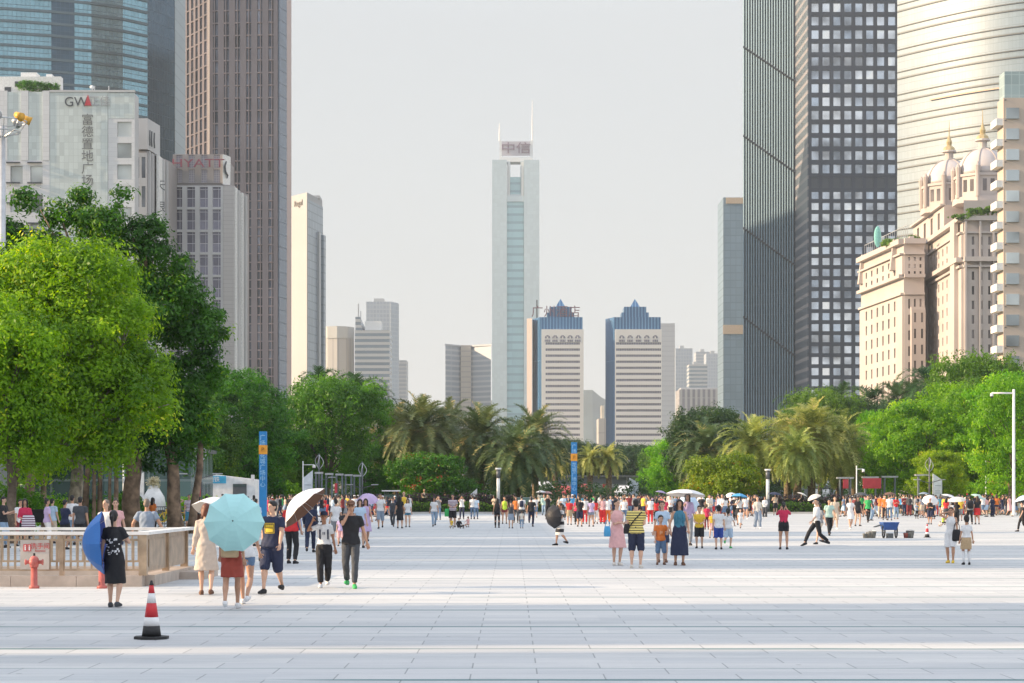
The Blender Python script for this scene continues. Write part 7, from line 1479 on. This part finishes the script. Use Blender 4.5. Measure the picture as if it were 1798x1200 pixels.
# behind the railing on the left
for px, Z, hm, yaw, pose, sx, top, tc, bt, bc, hr, lab in (
 (6, 68, 1.70, -80 + 160, 'phone', 'm', 'tee', 'black', 'jeans', 'ltdenim', 'short', 'person in a black T-shirt with a phone at the frame edge'), (44, 64, 1.64, 10, 'belly', 'f', 'half', 'crimson', 'trousers', 'black', 'long', 'person in a crimson shirt with folded hands behind the railing'),
 (36, 70, 1.60, 40, 'relaxed', 'm', 'tee', 'white', 'shorts', 'maroon', 'short', 'person in white half hidden behind the crimson shirt'), (83, 70, 1.62, 120, 'relaxed', 'f', 'loose', 'lilac', 'trousers', 'white', 'bun', 'person in a loose lilac top behind the railing'),
 (92, 74, 1.62, 150, 'relaxed', 'm', 'tee', 'lightblue', 'trousers', 'beige', 'short', 'person in pale blue just behind the lilac top'), (114, 66, 1.60, 150, 'phone', 'f', 'tee', 'navy', 'shorts', 'black', 'short', 'person in a dark printed top looking down behind the railing'),
 (127, 72, 1.74, 165, 'stand', 'm', 'tee', 'white', 'jeans', 'ltdenim', 'short', 'tall person in a white T-shirt seen from behind, by the dark grey one'), (141, 64, 1.70, 178, 'stand', 'm', 'tee', 'darkgrey', 'shorts', 'black', 'short', 'broad person in a dark grey T-shirt beside the blue umbrella'),
 (238, 96, 1.70, 150, 'relaxed', 'm', 'tee', 'sky', 'shorts', 'navy', 'short', 'person in a bright blue T-shirt beside the thin camera pole'), (246, 99, 1.68, 175, 'stand', 'f', 'tee', 'navy', 'shorts', 'grey', 'long', 'dark haired person right behind the bright blue T-shirt'),
 (268, 92, 1.62, 150, 'relaxed', 'f', 'tee', 'orange', 'trousers', 'black', 'long', 'person in an orange red top past the blue grey T-shirt shoulder'), (312, 103, 1.66, 140, 'hair', 'f', 'dress', 'white', None, None, 'long', 'person in a white dress near the yellow bicycles'),
 (306, 100, .95, 120, 'sit', 'f', 'tee', 'white', 'shorts', 'navy', 'bob', 'person sitting on the kerb in white and navy'), (350, 95, 1.66, 170, 'relaxed', 'm', 'tank', 'darkgrey', 'shorts', 'brown', 'short', 'person in a dark grey vest in front of the red vertical sign'),
 (363, 90, 1.70, 178, 'stand', 'm', 'tee', 'navy', 'trousers', 'black', 'short', 'person in navy above the auburn head, near the station'), (449, 70, 1.62, 150, 'relaxed', 'm', 'tee', 'lightblue', 'shorts', 'grey', 'short', 'person in pale blue between the aqua umbrella and the navy T-shirt'),
 (590, 74, 1.60, 178, 'relaxed', 'f', 'tee', 'white', 'shorts', 'grey', 'bun', 'person in white right behind the person in the dark cap'), (632, 68, 1.62, 5, 'relaxed', 'f', 'tee', 'lightblue', 'skirt', 'lilac', 'long', 'person in pale blue behind the brown cap'),
 (642, 74, 1.62, 5, 'walk', 'f', 'dress', 'lilac', None, None, 'long', 'person in a lilac dress behind the brown cap'), (598, 70, 1.05, 5, 'relaxed', 'f', 'tee', 'lilac', 'shorts', 'pink', 'bob', 'small child in lilac between the dark cap and the brown cap')):
    PZ(px, Z, hm, yaw, pose, sx, top, tc, bt, bc, hr, label=lab, res=.016)
PZ(332, 104, 1.76, 20, 'relaxed', 'm', 'tee', PS, 'bermuda', 'teal', 'short', label='person in a purple and white striped T-shirt near the red vertical sign', res=.016)
bag('shopping_bag', (X(50, 62.5), 62.5, .92), .42, .46, .16, PS, 'checked shopping bag held by the crimson shirt', cat='shopping bag'); bag('black_case', (X(65, 78), 78, .95), .9, .5, .3, 'black', 'large black box behind the railing between crimson and lilac', cat='case')
o, h, M = PZ(641, 84, 1.64, 178, 'umb2', 'f', 'tee', 'lilac', 'skirt', 'lilac', 'long', label='person in lilac under the lilac umbrella', res=.018); umbrella(h['R'], (.0, -.45, 1), .52, .46, 'lilac', 'lilac', 'lilac umbrella above the brown cap', depth=.35)

# ---- umbrellas in the crowd with their holders
for px, fy, hp_, col, inn, Rr, dp, ax, tc, lab in ((1629, 912, 38, 'white', 'offwhite', .58, .42, (0, -.7, 1), 'crimson', 'round white umbrella in front of the white slanted panel board'), (1662, 915, 42, 'white', 'grey', .62, .22, (.35, .1, 1), 'white', 'white umbrella tilted over the red top person'),
    (1677, 921, 42, 'offwhite', 'offwhite', .55, .2, (-.1, -.2, 1), 'black', 'cream umbrella between the two white tilted ones'), (1712, 910, 38, 'mint', 'lightblue', .55, .25, (.4, -.1, 1), 'navy', 'pale mint umbrella before the kiosk'), (1795, 915, 40, 'lightblue', 'lightblue', .62, .25, (-.3, 0, 1), 'white', 'pale blue umbrella cut by the frame edge'),
    (1358, 905, 38, 'navy', 'navy', .6, .22, (.1, 0, 1), 'beige', 'navy umbrella beside the lamp column before the palms'), (1404, 902, 34, 'offwhite', 'grey', .5, .2, (.4, 0, 1), 'black', 'small cream umbrella under the largest palm'), (1430, 912, 40, 'offwhite', 'white', .52, .3, (-.4, -.1, 1), 'white', 'white umbrella behind the head of the long striding person'),
    (1510, 908, 40, 'darkgrey', 'black', .62, .22, (.05, 0, 1), 'green', 'dark grey umbrella right of the camera pole under the palms'), (1560, 905, 38, 'brown', 'brown', .58, .25, (0, 0, 1), 'white', 'brown umbrella above the handcart in the far row'), (1620, 903, 36, 'greyblue', 'navy', .5, .2, (0, 0, 1), 'black', 'grey blue umbrella next to the round white one'),
    (958, 898, 34, 'pink', 'offwhite', .6, .25, (0, 0, 1), 'white', 'pale pink umbrella under the white peaked tent'), (945, 899, 36, 'white', 'white', .5, .22, (0, 0, 1), 'offwhite', 'small white umbrella beside the pale pink one'), (1158, 897, 34, 'lilac', 'white', .6, .22, (.2, 0, 1), 'navy', 'lilac umbrella in the far crowd above the pale blue top'),
    (1205, 915, 38, 'lightblue', 'lightblue', .72, .5, (.1, -.9, .5), 'lilac', 'pale blue umbrella right under the widest white one'), (1195, 895, 30, 'crimson', 'red', .8, .25, (0, 0, 1), 'white', 'red umbrella far behind the widest white one'), (1282, 904, 36, 'white', 'crimson', .5, .3, (-.2, -.3, 1), 'pink', 'white umbrella just left of the small teal one')):
    o, h, M = P(px + 3, fy, hp_, 178 if px % 2 else 0, 'umb2', 'f', 'tee', tc, 'skirt' if px % 3 else 'trousers', 'black', 'long', label='holder of the ' + lab, res=.024)
    umbrella(h['R'], ax, .50, Rr, col, inn, lab, 'umbrellas in the far crowd', depth=dp, detail=False)

# ---- the far crowd
FIG = [(p_, sx, tp, bt, hr) for p_, sx, tp, bt, hr in (('stand', 'm', 'tee', 'shorts', 'short'), ('relaxed', 'm', 'tee', 'trousers', 'short'), ('walk', 'm', 'tee', 'shorts', 'short'), ('phone', 'm', 'half', 'trousers', 'short'), ('photo', 'm', 'tee', 'jeans', 'cap'),
    ('stand', 'f', 'tee', 'skirt', 'long'), ('relaxed', 'f', 'tank', 'hot', 'pony'), ('walk2', 'f', 'dress', None, 'long'), ('phone', 'f', 'tee', 'jeans', 'bun'), ('walk', 'f', 'tee', 'hot', 'long'), ('crossed', 'm', 'tee', 'bermuda', 'short'), ('belly', 'f', 'shirt', 'wide', 'bob'), ('walk2', 'm', 'shirt', 'trousers', 'buzz'))]
TC = ['white'] * 7 + ['black'] * 8 + ['navy', 'navy', 'grey', 'darkgrey', 'red', 'crimson', 'pink', 'lilac', 'lightblue', 'sky', 'offwhite', 'offwhite', 'yellow', 'green', 'orange', 'mint', 'teal', 'beige', 'maroon', 'greyblue']
BC = ['black'] * 5 + ['navy'] * 3 + ['denim'] * 3 + ['grey', 'khaki', 'beige', 'white', 'darkgrey', 'ltdenim', 'maroon', 'brown']
WORD = dict(offwhite='off white', darkgrey='dark grey', lightblue='pale blue', greyblue='grey blue', ltdenim='light denim', sky='bright blue', neon='lime')
BW_ = dict(skirt='skirt', hot='shorts', shorts='shorts', bermuda='shorts', trousers='trousers', jeans='jeans', wide='trousers')
LM = ((0, 215, 'under the banyan'), (215, 330, 'by the black barrier'), (330, 452, 'before the white station building'), (452, 500, 'by the dark tree pylon'), (500, 556, 'by the white slanted board'), (556, 650, 'before the grey portal frames'), (650, 720, 'near the green buggy'), (720, 850, 'below the red flowered bush'), (850, 900, 'by the lamp column near the hedge'), (900, 985, 'below the fan crowned palm'), (985, 1050, 'round the pylon amid golden palms'), (1050, 1125, 'before the golden palms'), (1125, 1195, 'under the sloping bright tree'), (1195, 1300, 'below the orange tipped bush'), (1300, 1400, 'below the sunlit palms'), (1400, 1480, 'under the largest sunlit palm'), (1480, 1560, 'by the striped red board'), (1560, 1620, 'before the orange lit trunks'), (1620, 1680, 'by the white slanted panel'), (1680, 1740, 'before the wide low bushes'), (1740, 1900, 'near the red roofed kiosk'))
used = set(); cr = random.Random(2024)
def far(px, fy, near_=False):
    Z = DF(fy); ch = cr.random() < .10
    for _ in range(60):
        p_, sx, tp, bt, hr = cr.choice(FIG); tc = cr.choice(TC); bc = cr.choice(BC); lm = [l[2] for l in LM if l[0] <= px < l[1]] or ['at the edge']
        w1 = WORD.get(tc, tc); w2 = WORD.get(bc, bc)
        hw = {'long': 'long haired ', 'bun': '', 'cap': 'capped ', 'pony': '', 'bob': '', 'short': '', 'buzz': ''}[hr]; act = {'walk': 'walking', 'walk2': 'walking', 'phone': 'looking down', 'photo': 'arms raised', 'crossed': 'arms folded'}.get(p_, 'standing')
        lab = (hw + ('child' if ch else 'person') + (' in %s top, %s %s, ' % (w1, w2, BW_[bt]) if bt else ' in %s dress ' % w1) + act + ' ' + lm[0]).replace('denim jeans', 'jeans')
        lab = lab if len(lab.split()) <= 16 else lab.replace('long haired ', '')
        if lab not in used: break
    used.add(lab); fq = (.024 if Z < 130 else .032)
    hm = (1.18 if ch else cr.uniform(1.56, 1.78)); g = 'people in the far crowd'
    yaw = cr.choice([0, 0, 180, 180, 180, 90, -90]) + cr.uniform(-35, 35)
    P(px, 0, hm * FPX / Z, yaw, p_, sx, tp, tc, bt, bc, hr, cr.choice(['black', 'black', 'brown']), cr.choice(['black', 'white', 'darkgrey', 'brown']), label=lab, group=g, res=fq, child=ch, Z=Z, hatc=cr.choice(['white', 'red', 'navy']))
spans = ((225, 330, 7, 905, 918), (370, 470, 12, 900, 925), (440, 560, 24, 897, 918), (545, 665, 30, 896, 914), (640, 720, 9, 897, 908), (850, 985, 12, 898, 912), (985, 1060, 22, 898, 916), (1060, 1200, 30, 896, 912), (1195, 1300, 20, 897, 912), (1300, 1400, 8, 899, 912), (1480, 1560, 16, 898, 912), (1545, 1640, 24, 896, 908), (1640, 1740, 17, 896, 912), (1735, 1798, 11, 898, 906))
for a, b, n, f0, f1 in spans:
    for i in range(int(n * .72)): far(a + (b - a) * (i + cr.uniform(.0, 1.)) / int(n * .72), max(f0, 901) + (f1 - f0) * cr.random() ** 1.4)

# the farthest rows read as one mass
def mass(n, seed):
    q = np.random.default_rng(seed); VV, FF, MI = [], [], []; nv = 0; mats = SKINS[:2] + [HAIRC['black']] + [cm(c) for c in ('white', 'black', 'navy', 'red', 'lightblue', 'grey', 'denim', 'pink', 'beige', 'maroon', 'green')]
    for i in range(n):
        p_, sx, tp, bt, hr = FIG[q.integers(len(FIG))]; fg = figure((p_, sx, tp, bt, hr, .032, False, 0., 0.)); Z = q.uniform(158, 182); px = [q.uniform(225, 715), q.uniform(430, 690), q.uniform(985, 1330), q.uniform(1480, 1790)][q.integers(4)]
        a = q.uniform(0, 6.28); s = q.uniform(.88, 1.03); c, d = math.cos(a) * s, math.sin(a) * s; ct = {'body': int(q.integers(2)), 'hair': 2, 'hat': 3, 'top': int(3 + q.integers(11)) if q.random() < .6 else int(4 + q.integers(2)), 'bottom': int(4 + q.integers(6)), 'shoe': 4, 'shoe.l': 4}
        for k, me in fg.items():
            if k == '_': continue
            co = np.empty(len(me.vertices) * 3, np.float32); me.vertices.foreach_get('co', co); co = co.reshape(-1, 3); w_ = np.stack([co[:, 0] * c - co[:, 1] * d + X(px, Z), co[:, 0] * d + co[:, 1] * c + Z, co[:, 2] * s], 1)
            me.calc_loop_triangles(); f = np.empty(len(me.loop_triangles) * 3, np.int32); me.loop_triangles.foreach_get('vertices', f); f = f.reshape(-1, 3) + nv; VV.append(w_); FF.append(f); MI.append(np.full(len(f), ct[k], np.int32)); nv += len(co)
    me = quick_mesh('crowd', np.concatenate(VV), np.concatenate(FF), True)
    for m_ in mats: me.materials.append(m_)
    me.polygons.foreach_set('material_index', np.concatenate(MI)); o = link('crowd', me); o['kind'] = 'stuff'
mass(330, 4)
bpy.data.scenes.remove(_ts)
# ---------------------------------------------------------------- haze
def haze(dens=.00013):
    m = bpy.data.materials.new('haze air'); m.use_nodes = True; nt = m.node_tree; nt.nodes.remove(nt.nodes['Principled BSDF'])
    v = nt.nodes.new('ShaderNodeVolumePrincipled'); v.inputs['Color'].default_value = (.84, .92, 1.0, 1); v.inputs['Density'].default_value = dens
    v.inputs['Anisotropy'].default_value = .0
    nt.links.new(v.outputs[0], nt.nodes['Material Output'].inputs['Volume'])
    o = MB().box(-9500, 9500, -400, 14500, -4, 408).build('haze', m); o['kind'] = 'stuff'
haze()
